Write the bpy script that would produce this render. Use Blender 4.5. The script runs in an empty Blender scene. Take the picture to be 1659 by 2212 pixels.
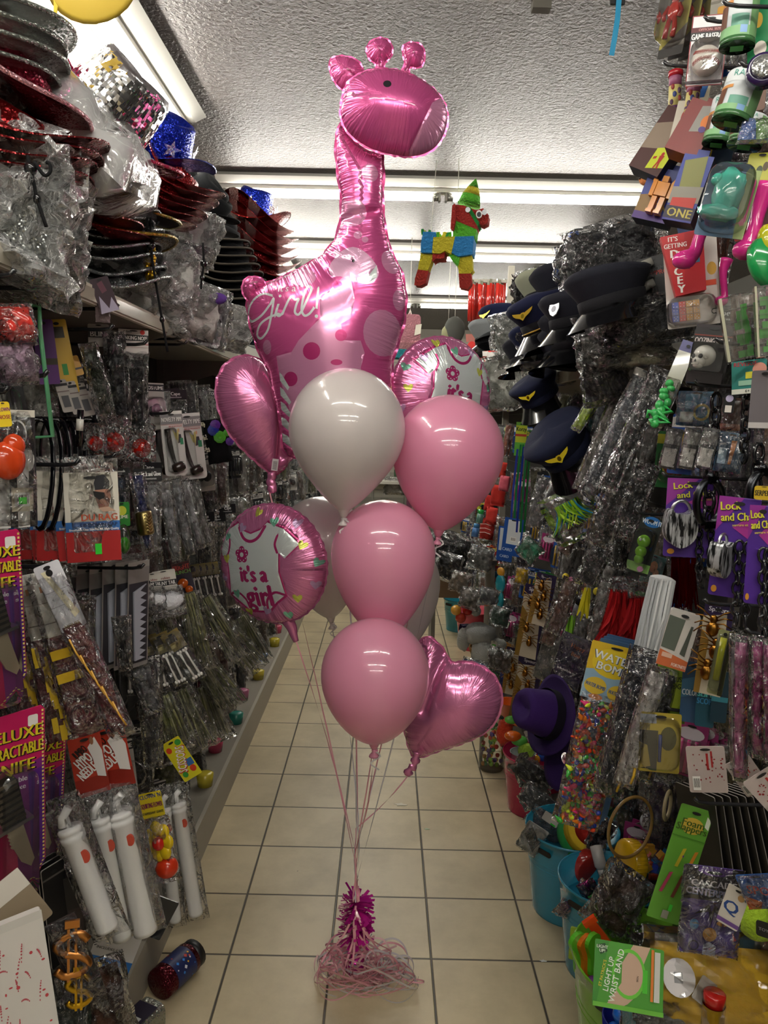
import bpy,bmesh,math,random
import numpy as np
from mathutils import Vector as V,Matrix,geometry,noise
random.seed(7)
PI=math.pi
S=bpy.context.scene
COL=S.collection
# ---------------------------------------------------------------- camera
FP,CX,CY,CAMZ=1680.0,829.5,1106.0,1.60
TH,RO=math.radians(6.5),math.radians(1.25)
_F=V((0,math.cos(TH),-math.sin(TH)));_U0=V((0,math.sin(TH),math.cos(TH)));_R0=V((1,0,0))
_R=_R0*math.cos(RO)+_U0*math.sin(RO);_U=_U0*math.cos(RO)-_R0*math.sin(RO)
EYE=V((0,0,CAMZ))
cam=bpy.data.cameras.new('camera');cam.sensor_fit='VERTICAL';cam.sensor_height=36;cam.lens=FP/2212*36
cam.clip_start=0.02;cam.clip_end=60
co=bpy.data.objects.new('camera',cam);COL.objects.link(co)
co.matrix_world=Matrix(((_R.x,_U.x,-_F.x,EYE.x),(_R.y,_U.y,-_F.y,EYE.y),(_R.z,_U.z,-_F.z,EYE.z),(0,0,0,1)))
S.camera=co
S.view_settings.view_transform='Standard';S.view_settings.look='None';S.view_settings.gamma=1
S.view_settings.exposure=1.9
S.cycles.transparent_max_bounces=20;S.cycles.max_bounces=8
TUBE_E=17.0
W=bpy.data.worlds.new('world');S.world=W;W.use_nodes=True
W.node_tree.nodes['Background'].inputs[0].default_value=(.8,.9,1,1)
W.node_tree.nodes['Background'].inputs[1].default_value=0.12
def ray(px,py):return _F+_R*((px-CX)/FP)-_U*((py-CY)/FP)
def P(px,py,d):# point of the view ray on the plane Y = d
    r=ray(px,py);return EYE+r*(d/r.y)
def PX(px,py,x):r=ray(px,py);return EYE+r*(x/r.x)
def PZ(px,py,z):r=ray(px,py);return EYE+r*((z-CAMZ)/r.z)
def proj(p):
    q=p-EYE;z=q.dot(_F);return V((CX+FP*q.dot(_R)/z,CY-FP*q.dot(_U)/z))
# ---------------------------------------------------------------- materials
MATS={}
def lin(h):
    c=[int(h[i:i+2],16)/255 for i in (0,2,4)]
    return tuple(((x+.055)/1.055)**2.4 if x>.04045 else x/12.92 for x in c)+(1,)
def newmat(name):
    m=bpy.data.materials.new(name);m.use_nodes=True;nt=m.node_tree
    return m,nt,nt.nodes['Principled BSDF'],nt.nodes,nt.links
def setp(b,**k):
    names={'rough':'Roughness','metal':'Metallic','coat':'Coat Weight','sheen':'Sheen Weight','sss':'Subsurface Weight','trans':'Transmission Weight','alpha':'Alpha','spec':'Specular IOR Level','crough':'Coat Roughness'}
    for a,v in k.items():b.inputs[names[a]].default_value=v
def noise_bump(nt,b,scale,strength,dist=.002,kind='n',detail=2):
    tc=nt.nodes.new('ShaderNodeTexCoord')
    if kind=='v':t=nt.nodes.new('ShaderNodeTexVoronoi');t.inputs['Scale'].default_value=scale;o=t.outputs['Distance']
    else:t=nt.nodes.new('ShaderNodeTexNoise');t.inputs['Scale'].default_value=scale;t.inputs['Detail'].default_value=detail;o=t.outputs['Fac']
    nt.links.new(tc.outputs['Object'],t.inputs['Vector'])
    bu=nt.nodes.new('ShaderNodeBump');bu.inputs['Strength'].default_value=strength;bu.inputs['Distance'].default_value=dist
    nt.links.new(o,bu.inputs['Height'])
    nt.links.new(bu.outputs[0],b.inputs['Normal']);return t,bu
def M(h,kind='p'):# colour hex + finish letter -> cached material
    key=h+kind
    if key in MATS:return MATS[key]
    m,nt,b,n,l=newmat('finish_'+key)
    b.inputs['Base Color'].default_value=lin(h)
    if kind=='p':setp(b,rough=.42)                        # printed card / plastic
    elif kind=='g':setp(b,rough=.15,coat=.4)             # glossy plastic
    elif kind=='m':setp(b,rough=.28,metal=1)             # metal
    elif kind=='c':setp(b,rough=.9,spec=.3);noise_bump(nt,b,260,.5,.001)   # cloth
    elif kind=='f':setp(b,rough=.95,sheen=.15);noise_bump(nt,b,140,1,.006)    # fur, feathers
    elif kind=='d':setp(b,rough=.75);noise_bump(nt,b,60,.25,.001)             # painted / paper
    elif kind=='w':# creased cloth or paper in a bag
        setp(b,rough=.45);noise_bump(nt,b,28,.9,.02,detail=5)
    elif kind=='s':# sequins
        setp(b,rough=.22,metal=.75)
        tc=n.new('ShaderNodeTexCoord');vo=n.new('ShaderNodeTexVoronoi');vo.inputs['Scale'].default_value=330
        l.new(tc.outputs['Object'],vo.inputs['Vector'])
        nm=n.new('ShaderNodeVectorMath');nm.operation='SUBTRACT';nm.inputs[1].default_value=(.5,.5,.5)
        l.new(vo.outputs['Color'],nm.inputs[0])
        sc=n.new('ShaderNodeVectorMath');sc.operation='SCALE';sc.inputs['Scale'].default_value=.85;l.new(nm.outputs[0],sc.inputs[0])
        ge=n.new('ShaderNodeNewGeometry');ad=n.new('ShaderNodeVectorMath');l.new(ge.outputs['Normal'],ad.inputs[0]);l.new(sc.outputs[0],ad.inputs[1])
        no=n.new('ShaderNodeVectorMath');no.operation='NORMALIZE';l.new(ad.outputs[0],no.inputs[0]);l.new(no.outputs[0],b.inputs['Normal'])
    MATS[key]=m;return m
def film_mat(name,gloss,haze,scale,strength,tint=(1,1,1,1),dist=.01,crease=.0):
    m=bpy.data.materials.new(name);m.use_nodes=True;nt=m.node_tree;n,l=nt.nodes,nt.links;n.clear()
    out=n.new('ShaderNodeOutputMaterial');tr=n.new('ShaderNodeBsdfTransparent');tr.inputs[0].default_value=tint
    gl=n.new('ShaderNodeBsdfGlossy');gl.inputs['Roughness'].default_value=.1
    di=n.new('ShaderNodeBsdfDiffuse');di.inputs[0].default_value=(.8,.8,.8,1)
    tc=n.new('ShaderNodeTexCoord');no=n.new('ShaderNodeTexNoise');no.inputs['Scale'].default_value=scale;no.inputs['Detail'].default_value=3;no.inputs['Distortion'].default_value=1.2
    l.new(tc.outputs['Object'],no.inputs['Vector'])
    bu=n.new('ShaderNodeBump');bu.inputs['Strength'].default_value=strength;bu.inputs['Distance'].default_value=dist
    l.new(no.outputs['Fac'],bu.inputs['Height']);l.new(bu.outputs[0],gl.inputs['Normal'])
    fr=n.new('ShaderNodeFresnel');fr.inputs[0].default_value=1.45;l.new(bu.outputs[0],fr.inputs['Normal'])
    ma=n.new('ShaderNodeMath');ma.operation='MULTIPLY_ADD';ma.inputs[1].default_value=1.3;ma.inputs[2].default_value=gloss;ma.use_clamp=True
    l.new(fr.outputs[0],ma.inputs[0])
    m1=n.new('ShaderNodeMixShader');mr=n.new('ShaderNodeMapRange');sb=n.new('ShaderNodeMath');sb.operation='SUBTRACT';sb.inputs[1].default_value=.5;ab=n.new('ShaderNodeMath');ab.operation='ABSOLUTE';l.new(no.outputs['Fac'],sb.inputs[0]);l.new(sb.outputs[0],ab.inputs[0]);l.new(ab.outputs[0],mr.inputs[0]);mr.inputs[1].default_value=0;mr.inputs[2].default_value=.022;mr.inputs[3].default_value=haze+crease;mr.inputs[4].default_value=haze;l.new(mr.outputs[0],m1.inputs[0]);l.new(tr.outputs[0],m1.inputs[1]);l.new(di.outputs[0],m1.inputs[2])
    m2=n.new('ShaderNodeMixShader');l.new(ma.outputs[0],m2.inputs[0]);l.new(m1.outputs[0],m2.inputs[1]);l.new(gl.outputs[0],m2.inputs[2])
    l.new(m2.outputs[0],out.inputs[0]);return m
FILM=film_mat('clear_film',.10,.02,22,1,dist=.03,crease=.17)
FILMH=film_mat('cloudy_film',.16,.30,20,1,dist=.03,crease=.4)
PET=film_mat('clear_blister',.05,.015,8,.3)
# ---------------------------------------------------------------- mesh builder
class MB:
    def __init__(s,X=None):s.v=[];s.f=[];s.m=[];s.sm=[];s.mats=[];s.X=X or Matrix()
    def mi(s,m):
        if m not in s.mats:s.mats.append(m)
        return s.mats.index(m)
    def add(s,vs,fs,m,smooth=False,X=None):
        if isinstance(m,str):m=M(m[:6],m[6:] or 'p')
        k=len(s.v);T=s.X@X if X is not None else s.X
        s.v+=[T@V(p) for p in vs];s.f+=[tuple(i+k for i in f) for f in fs]
        i=s.mi(m);s.m+=[i]*len(fs);s.sm+=[smooth]*len(fs);return s
    def box(s,x0,x1,y0,y1,z0,z1,m,X=None):
        vs=[(x,y,z) for x in (x0,x1) for y in (y0,y1) for z in (z0,z1)]
        return s.add(vs,[(0,1,3,2),(4,6,7,5),(0,4,5,1),(2,3,7,6),(0,2,6,4),(1,5,7,3)],m,False,X)
    def lathe(s,prof,m,n=20,X=None,sx=1,sy=1,smooth=True):# profile [(r, z)]
        vs=[];fs=[]
        for r,z in prof:
            for k in range(n):a=2*PI*k/n;vs.append((r*sx*math.cos(a),r*sy*math.sin(a),z))
        for i in range(len(prof)-1):
            for k in range(n):fs.append((i*n+k,i*n+(k+1)%n,(i+1)*n+(k+1)%n,(i+1)*n+k))
        if prof[0][0]>1e-6:fs.append(tuple(range(n))[::-1])
        if prof[-1][0]>1e-6:fs.append(tuple((len(prof)-1)*n+k for k in range(n)))
        return s.add(vs,fs,m,smooth,X)
    def ell(s,c,r,m,n=12,X=None):
        prof=[(math.sin(PI*k/(n//2+2)),-math.cos(PI*k/(n//2+2))) for k in range(n//2+3)]
        T=Matrix.Translation(c)@Matrix.Diagonal((r[0],r[1],r[2],1))
        return s.lathe(prof,m,n,(X@T) if X is not None else T)
    def tube(s,pts,r,m,n=6,smooth=True,closed=False,flat=1.0,caps=True):
        pts=[V(p) for p in pts];N=len(pts);rs=r if isinstance(r,(list,tuple)) else [r]*N
        vs=[];prev=None
        for i,p in enumerate(pts):
            t=(pts[(i+1)%N]-pts[i-1]) if closed else (pts[min(i+1,N-1)]-pts[max(i-1,0)])
            if t.length<1e-9:t=V((0,0,1))
            t.normalize()
            u=prev if prev is not None else (V((0,0,1)) if abs(t.z)<.9 else V((1,0,0)))
            u=u-t*u.dot(t)
            if u.length<1e-6:u=t.orthogonal()
            u.normalize();w=t.cross(u);prev=u
            for k in range(n):a=2*PI*k/n;vs.append(p+(u*math.cos(a)+w*math.sin(a)*flat)*rs[i])
        fs=[]
        for i in range(N if closed else N-1):
            j=(i+1)%N
            for k in range(n):fs.append((i*n+k,i*n+(k+1)%n,j*n+(k+1)%n,j*n+k))
        if not closed and caps:fs.append(tuple(range(n))[::-1]);fs.append(tuple((N-1)*n+k for k in range(n)))
        return s.add(vs,fs,m,smooth)
    def ribbon(s,pts,w,m,dirs=None,th=0):
        pts=[V(p) for p in pts];vs=[];N=len(pts)
        for i,p in enumerate(pts):
            t=pts[min(i+1,N-1)]-pts[max(i-1,0)]
            d=V(dirs[i]) if dirs else V((1,0,0))
            d=d-t*(d.dot(t)/max(t.length_squared,1e-12))
            if d.length<1e-6:d=t.orthogonal()
            d.normalize();vs+=[p-d*w/2,p+d*w/2]
        return s.add(vs,[(2*i,2*i+1,2*i+3,2*i+2) for i in range(N-1)],m,True)
    def prism(s,poly,y0,y1,m,X=None,side=None):# outline in x,z, thickness along y (front = y0)
        n=len(poly);vs=[(x,y0,z) for x,z in poly]+[(x,y1,z) for x,z in poly]
        fl=tuple(range(n));ar=sum(poly[i][0]*poly[(i+1)%n][1]-poly[(i+1)%n][0]*poly[i][1] for i in range(n))
        if n>4:
            tr=geometry.tessellate_polygon([[V((x,z,0)) for x,z in poly]])
            A=[tuple(t) for t in tr];B=[tuple(i+n for i in t) for t in tr]
        else:A=[fl];B=[tuple(i+n for i in fl)]
        s.add(vs,A+B,m,False,X)
        return s.add(vs,[(i,(i+1)%n,(i+1)%n+n,i+n) for i in range(n)],side or m,False,X)
    def face(s,poly,y,m,X=None):
        if len(poly)>4:
            tr=[tuple(t) for t in geometry.tessellate_polygon([[V((x,z,0)) for x,z in poly]])]
        else:tr=[tuple(range(len(poly)))]
        return s.add([(x,y,z) for x,z in poly],tr,m,False,X)
    def text(s,st,x,z,h,m,y=0,rot=0,maxw=None,sh=0,bold=0):
        vs,fs,w=textmesh(st)
        if not vs:return s
        k=h/.72;kx=k
        if maxw and w*k>maxw:kx=maxw/w
        bold=bold or h*.035
        c,sn=math.cos(math.radians(rot)),math.sin(math.radians(rot));out=[]
        for a,b in vs:
            a=(a-w/2)*kx+sh*b*k;b=(b-.36)*k;out.append((x+a*c-b*sn,y,z+a*sn+b*c))
        s.add(out,fs,m)
        if bold:
            s.add([(p[0]+bold,y+.00002,p[2]) for p in out],fs,m);s.add([(p[0]-bold,y+.00002,p[2]) for p in out],fs,m)
        return s
    def build(s,name,parent=None):
        me=bpy.data.meshes.new(name);me.from_pydata([tuple(p) for p in s.v],[],s.f)
        for m in s.mats:me.materials.append(m)
        me.polygons.foreach_set('material_index',s.m);me.polygons.foreach_set('use_smooth',s.sm);me.update()
        o=bpy.data.objects.new(name,me);COL.objects.link(o)
        if parent:o.parent=parent
        return o
_TX={}
def _txobj(st,fill):
    c=bpy.data.curves.new('t','FONT');c.body=st;c.size=1;c.resolution_u=2
    o=bpy.data.objects.new('t',c);COL.objects.link(o);dg=bpy.context.evaluated_depsgraph_get()
    if not fill:c.fill_mode='NONE'
    dg.update();me=bpy.data.meshes.new_from_object(o.evaluated_get(dg))
    bpy.data.objects.remove(o);bpy.data.curves.remove(c);return me
def textmesh(st):
    if st not in _TX:
        me=_txobj(st,True);vs=[(v.co.x,v.co.y) for v in me.vertices];fs=[tuple(p.vertices) for p in me.polygons]
        w=max([v[0] for v in vs],default=0);_TX[st]=(vs,fs,w);bpy.data.meshes.remove(me)
    return _TX[st]
def textloops(st,x,z,h,sh=0,rot=0):
    me=_txobj(st,False);co_=[(v.co.x,v.co.y) for v in me.vertices];adj={}
    for e in me.edges:
        a,b=e.vertices;adj.setdefault(a,[]).append(b);adj.setdefault(b,[]).append(a)
    w=max(v[0] for v in co_);k=h/.72;seen=set();out=[];c,sn=math.cos(rot),math.sin(rot)
    for a in adj:
        if a in seen:continue
        lp=[a];seen.add(a);cur=a
        while True:
            nx=[q for q in adj[cur] if q not in seen]
            if not nx:break
            cur=nx[0];seen.add(cur);lp.append(cur)
        if len(lp)>2:
            L=[]
            for i in lp:
                p,q=(co_[i][0]-w/2)*k+sh*co_[i][1]*k,(co_[i][1]-.36)*k;L.append((x+p*c-q*sn,z+p*sn+q*c))
            out.append(L)
    bpy.data.meshes.remove(me);return out
# ---------------------------------------------------------------- object helpers
def tag(o,label=None,cat=None,group=None,kind=None):
    if label:o['label']=label
    if cat:o['category']=cat
    if group:o['group']=group
    if kind:o['kind']=kind
    return o
def thing(name,label,cat,X=None,group=None):
    o=bpy.data.objects.new(name,None);COL.objects.link(o);o.empty_display_size=.02
    o.matrix_world=X if X is not None else Matrix();return tag(o,label,cat,group)
def struct(mb,name):return tag(mb.build(name),kind='structure')
def dup(root,X,label=None,group=None):
    r=root.copy();COL.objects.link(r);r.matrix_world=X
    if label:r['label']=label
    if group:r['group']=group
    for ch in list(root.children):
        c=ch.copy();COL.objects.link(c);c.parent=r
        for g in list(ch.children):d=g.copy();COL.objects.link(d);d.parent=c
    return r
def frame(o,dn,n):# origin, down vector, front normal -> matrix (local -Z down, local -Y front)
    z=-dn.normalized();y=-n;y=y-z*y.dot(z)
    if y.length<1e-5:y=z.orthogonal()
    y.normalize();x=y.cross(z)
    return Matrix(((x.x,y.x,z.x,o.x),(x.y,y.y,z.y,o.y),(x.z,y.z,z.z,o.z),(0,0,0,1)))
def pxw(X,w):# metres along the frame's local x that cover w pixels
    o=X.translation;e=X.to_3x3()@V((.01,0,0));return .01*w/max((proj(o+e)-proj(o)).length,1e-3)
def rrect(w,h,r,x=0,z=0,n=4):# rounded rectangle centred on x, hanging down from z
    out=[]
    for cx,cz,a0 in ((w/2-r,-r,0),(-w/2+r,-r,90),(-w/2+r,-h+r,180),(w/2-r,-h+r,270)):
        for k in range(n):a=math.radians(a0+90*k/(n-1));out.append((x+cx+r*math.cos(a),z+cz+r*math.sin(a)))
    return out
def ellp(x,z,rx,rz,n=20,rot=0):
    c,s=math.cos(rot),math.sin(rot)
    return [(x+rx*math.cos(2*PI*k/n)*c-rz*math.sin(2*PI*k/n)*s,z+rx*math.cos(2*PI*k/n)*s+rz*math.sin(2*PI*k/n)*c) for k in range(n)]
def smooth_poly(pts,n=6):# closed Catmull-Rom
    out=[];N=len(pts)
    for i in range(N):
        p0,p1,p2,p3=(np.array(pts[(i+j-1)%N],float) for j in range(4))
        for k in range(n):
            t=k/n;q=.5*(2*p1+(p2-p0)*t+(2*p0-5*p1+4*p2-p3)*t*t+(3*p1-p0-3*p2+p3)*t**3);out.append(tuple(q))
    return out
def crom(pts,n=6):# open Catmull-Rom in any dimension
    P_=[np.array(p,float) for p in pts];P_=[2*P_[0]-P_[1]]+P_+[2*P_[-1]-P_[-2]];out=[]
    for i in range(1,len(P_)-2):
        for k in range(n):
            t=k/n;a,b,c,d=P_[i-1:i+3]
            out.append(tuple(.5*(2*b+(c-a)*t+(2*a-5*b+4*c-d)*t*t+(3*b-a-3*c+d)*t**3)))
    out.append(tuple(P_[-2]));return out
# ---------------------------------------------------------------- room
CEIL=2.98;XL=-1.06;XR=3.2;YB=11.6;YF=-3.6
def tile_mat():
    m,nt,b,n,l=newmat('floor_tiles');tc=n.new('ShaderNodeTexCoord');sp=n.new('ShaderNodeSeparateXYZ');l.new(tc.outputs['Object'],sp.inputs[0])
    def line(sock,ph,w,g=.006):
        a=n.new('ShaderNodeMath');a.operation='ADD';a.inputs[1].default_value=-ph+50*w;l.new(sock,a.inputs[0])
        q=n.new('ShaderNodeMath');q.operation='MODULO';q.inputs[1].default_value=w;l.new(a.outputs[0],q.inputs[0])
        s_=n.new('ShaderNodeMath');s_.operation='SUBTRACT';s_.inputs[1].default_value=w/2;l.new(q.outputs[0],s_.inputs[0])
        ab=n.new('ShaderNodeMath');ab.operation='ABSOLUTE';l.new(s_.outputs[0],ab.inputs[0])
        mr=n.new('ShaderNodeMapRange');mr.inputs[1].default_value=w/2-g*.75;mr.inputs[2].default_value=w/2-g*.25;l.new(ab.outputs[0],mr.inputs[0]);return mr.outputs[0]
    gx=line(sp.outputs[0],TX0,TW);gy=line(sp.outputs[1],TY0,TH_)
    mx=n.new('ShaderNodeMath');mx.operation='MAXIMUM';l.new(gx,mx.inputs[0]);l.new(gy,mx.inputs[1])
    no=n.new('ShaderNodeTexNoise');no.inputs['Scale'].default_value=3;no.inputs['Detail'].default_value=8;no.inputs['Roughness'].default_value=.65;l.new(tc.outputs['Object'],no.inputs['Vector'])
    cr=n.new('ShaderNodeValToRGB');cr.color_ramp.elements[0].color=lin('a6987a');cr.color_ramp.elements[1].color=lin('cabb99');cr.color_ramp.elements[0].position=.25;cr.color_ramp.elements[1].position=.6;l.new(no.outputs[0],cr.inputs[0])
    n2=n.new('ShaderNodeTexNoise');n2.inputs['Scale'].default_value=38;n2.inputs['Detail'].default_value=3;l.new(tc.outputs['Object'],n2.inputs['Vector'])
    c2=n.new('ShaderNodeValToRGB');c2.color_ramp.elements[0].position=.77;c2.color_ramp.elements[1].position=.8;c2.color_ramp.elements[0].color=(0,0,0,1);l.new(n2.outputs[0],c2.inputs[0])
    mi=n.new('ShaderNodeMix');mi.data_type='RGBA';mi.inputs[7].default_value=lin('4a4238');l.new(c2.outputs[0],mi.inputs[0]);l.new(cr.outputs[0],mi.inputs[6])
    mg=n.new('ShaderNodeMix');mg.data_type='RGBA';mg.inputs[7].default_value=lin('38332c');l.new(mx.outputs[0],mg.inputs[0]);l.new(mi.outputs[2],mg.inputs[6])
    l.new(mg.outputs[2],b.inputs['Base Color']);setp(b,rough=.38)
    bu=n.new('ShaderNodeBump');bu.invert=True;bu.inputs['Distance'].default_value=.002;l.new(mx.outputs[0],bu.inputs['Height']);l.new(bu.outputs[0],b.inputs['Normal']);return m
TW=(PZ(943.3,2212,0)-PZ(698.6,2212,0)).x;TX0=PZ(698.6,2212,0).x+TW*.5-TW*.5
_ys=[PZ(780,y,0).y for y in (1676,1746,1832,1937,2068)]
TH_=(_ys[0]-_ys[4])/4;TY0=_ys[4]
def ceil_mat():
    m,nt,b,n,l=newmat('textured_ceiling');b.inputs['Base Color'].default_value=lin('6c6562');setp(b,rough=.42,spec=.45)
    tc=n.new('ShaderNodeTexCoord');a=n.new('ShaderNodeTexNoise');a.inputs['Scale'].default_value=60;a.inputs['Detail'].default_value=5;a.inputs['Distortion'].default_value=.6
    l.new(tc.outputs['Object'],a.inputs['Vector']);bu=n.new('ShaderNodeBump');bu.inputs['Strength'].default_value=1;bu.inputs['Distance'].default_value=.016
    l.new(a.outputs[0],bu.inputs['Height']);l.new(bu.outputs[0],b.inputs['Normal']);return m
b=MB();b.box(XL-.1,XR+.1,YF-.1,YB+.1,-.08,0,tile_mat());struct(b,'floor')
b=MB();b.box(XL-.1,XR+.1,YF-.1,YB+.1,CEIL,CEIL+.08,ceil_mat());struct(b,'ceiling')
wm=M('77756f','d')
b=MB();b.box(XL-.08,XL,YF,YB,0,CEIL,wm);struct(b,'wall_left')
b=MB();b.box(XR,XR+.08,YF,YB,0,CEIL,wm);struct(b,'wall_right')
b=MB();b.box(XL-.08,XR+.08,YF-.08,YF,0,CEIL,M('c8c4ba','d'));struct(b,'wall_front')
b=MB();b.box(XL-.08,XR+.08,YB,YB+.08,0,CEIL,M('b8b4a8','d'))
for k in range(19):b.box(XL,XR,YB-.008,YB,.5+k*.125,.5+k*.125+.105,M('cfcabc','d'))
struct(b,'wall_back')
# ceiling strip lights: housing with reflector, tubes with end caps and sockets
em=bpy.data.materials.new('tube_light');em.use_nodes=True;nt=em.node_tree;nt.nodes.clear()
e_=nt.nodes.new('ShaderNodeEmission');e_.inputs[0].default_value=(1,.96,.87,1);e_.inputs[1].default_value=TUBE_E
o_=nt.nodes.new('ShaderNodeOutputMaterial');nt.links.new(e_.outputs[0],o_.inputs[0])
def strip_light(X,n,label,lit=True,gap=.05,L=1.19):
    tot=n*L+(n-1)*gap;t=thing('strip_light',label,'ceiling light',X,None)
    b=MB();b.box(-.04,tot+.04,-.065,.065,-.055,0,M('b9b6ae','d'))
    b.prism([(-.04,-.055),(tot+.04,-.055),(tot+.04,-.075),(-.04,-.075)],-.03,.03,M('d0cec6','d'))
    for s in (-1,1):b.add([(-.04,s*.065,-.055),(tot+.04,s*.065,-.055),(tot+.04,s*.115,-.03),(-.04,s*.115,-.03)],[(0,1,2,3)],M('d6d4cc','d'))
    b.build('housing',t)
    for k in range(n):
        x=k*(L+gap)
        u=MB(Matrix.Translation((x+.02,0,-.098))@Matrix.Rotation(PI/2,4,'Y'));u.lathe([(.019,0),(.019,L-.04)],em,14);tb=u.build('tube',t)
        for e in (0,L-.035):
            c=MB(Matrix.Translation((x+e+.0,0,-.098))@Matrix.Rotation(PI/2,4,'Y'));c.lathe([(.02,0),(.0205,.035)],M('9a9a96','m'),12);c.build('end_cap',tb)
        for e in (-.012,L+.0):
            c=MB();c.box(x+e,x+e+.012,-.022,.022,-.12,-.07,M('8e8c84'));c.build('socket',t)
    return t
def at(x,y,r=0):return Matrix.Translation((x,y,CEIL))@Matrix.Rotation(r,4,'Z')
strip_light(at(-.94,4.6),2,'nearest crosswise strip light with two lit tubes, behind the giraffe balloon neck',L=1.21)
strip_light(at(-.94,6.22),2,'second crosswise strip light, behind the donkey pinata',L=1.21)
strip_light(at(-.94,8.7),2,'farthest crosswise strip light, above the pink pinata',L=1.21)
strip_light(at(-.95,1.2,PI/2),2,'lengthwise strip light in the top left corner above the sequin hats')
strip_light(at(-.95,4.78,PI/2),2,'lengthwise strip light at far left, glowing behind the black hats',L=1.19)
strip_light(at(-.94,.75),2,'added unseen strip light across the aisle above the viewer')  # out of view, added to brighten the goods near the viewer
strip_light(at(-.94,-1.0),2,'strip light across the aisle behind the viewer')
strip_light(at(-.94,-2.7),2,'added unseen strip light at the shop front far behind the viewer')  # another unseen row, added for more light on the goods
strip_light(at(2.1,1.2,PI/2),2,'strip light over the next aisle behind the right display')
# ---------------------------------------------------------------- foil balloons: outline -> inflated skin
def pip(loops,X,Y):
    ins=np.zeros(X.shape,bool)
    for L in loops:
        L=np.array(L);x0,y0=L[:,0],L[:,1];x1,y1=np.roll(x0,-1),np.roll(y0,-1)
        for a,b_,c,d in zip(x0,y0,x1,y1):
            if b_==d:continue
            k=((b_>Y)!=(d>Y));ins^=k&(X<(c-a)*(Y-b_)/(d-b_)+a)
    return ins
def dist_poly(pl,X,Y,closed=True):
    L=np.array(pl);A=L if closed else L[:-1];B=np.roll(L,-1,0) if closed else L[1:]
    best=np.full(X.shape,1e9);arc=np.zeros(X.shape);s0=0
    for a,b_ in zip(A,B):
        d=b_-a;q=float(d@d)+1e-12;t=np.clip(((X-a[0])*d[0]+(Y-a[1])*d[1])/q,0,1)
        r=np.hypot(X-a[0]-t*d[0],Y-a[1]-t*d[1]);k=r<best;best[k]=r[k];arc[k]=s0+t[k]*q**.5;s0+=q**.5
    return best,arc
def foil_mat(h,rough=.21,metal=.5,puck=1.0):
    key='foil'+h
    if key in MATS:return MATS[key]
    m,nt,b,n,l=newmat('foil_'+h);b.inputs['Base Color'].default_value=lin(h);setp(b,rough=rough,metal=metal,coat=.5,crough=.08)
    uv=n.new('ShaderNodeUVMap');sp=n.new('ShaderNodeSeparateXYZ');l.new(uv.outputs[0],sp.inputs[0])
    cb=n.new('ShaderNodeCombineXYZ')
    a=n.new('ShaderNodeMath');a.operation='MULTIPLY';a.inputs[1].default_value=1.0;l.new(sp.outputs[0],a.inputs[0]);l.new(a.outputs[0],cb.inputs[0])
    c=n.new('ShaderNodeMath');c.operation='MULTIPLY';c.inputs[1].default_value=.06;l.new(sp.outputs[1],c.inputs[0]);l.new(c.outputs[0],cb.inputs[1])
    no=n.new('ShaderNodeTexNoise');no.inputs['Scale'].default_value=150;no.inputs['Detail'].default_value=2;l.new(cb.outputs[0],no.inputs['Vector'])
    ex=n.new('ShaderNodeMath');ex.operation='MULTIPLY';ex.inputs[1].default_value=-28;l.new(sp.outputs[1],ex.inputs[0])
    e2=n.new('ShaderNodeMath');e2.operation='EXPONENT';l.new(ex.outputs[0],e2.inputs[0])
    mu=n.new('ShaderNodeMath');mu.operation='MULTIPLY';l.new(no.outputs[0],mu.inputs[0]);l.new(e2.outputs[0],mu.inputs[1])
    bu=n.new('ShaderNodeBump');bu.inputs['Strength'].default_value=.9*puck;bu.inputs['Distance'].default_value=.006;l.new(mu.outputs[0],bu.inputs['Height']);l.new(bu.outputs[0],b.inputs['Normal'])
    MATS[key]=m;return m
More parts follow.
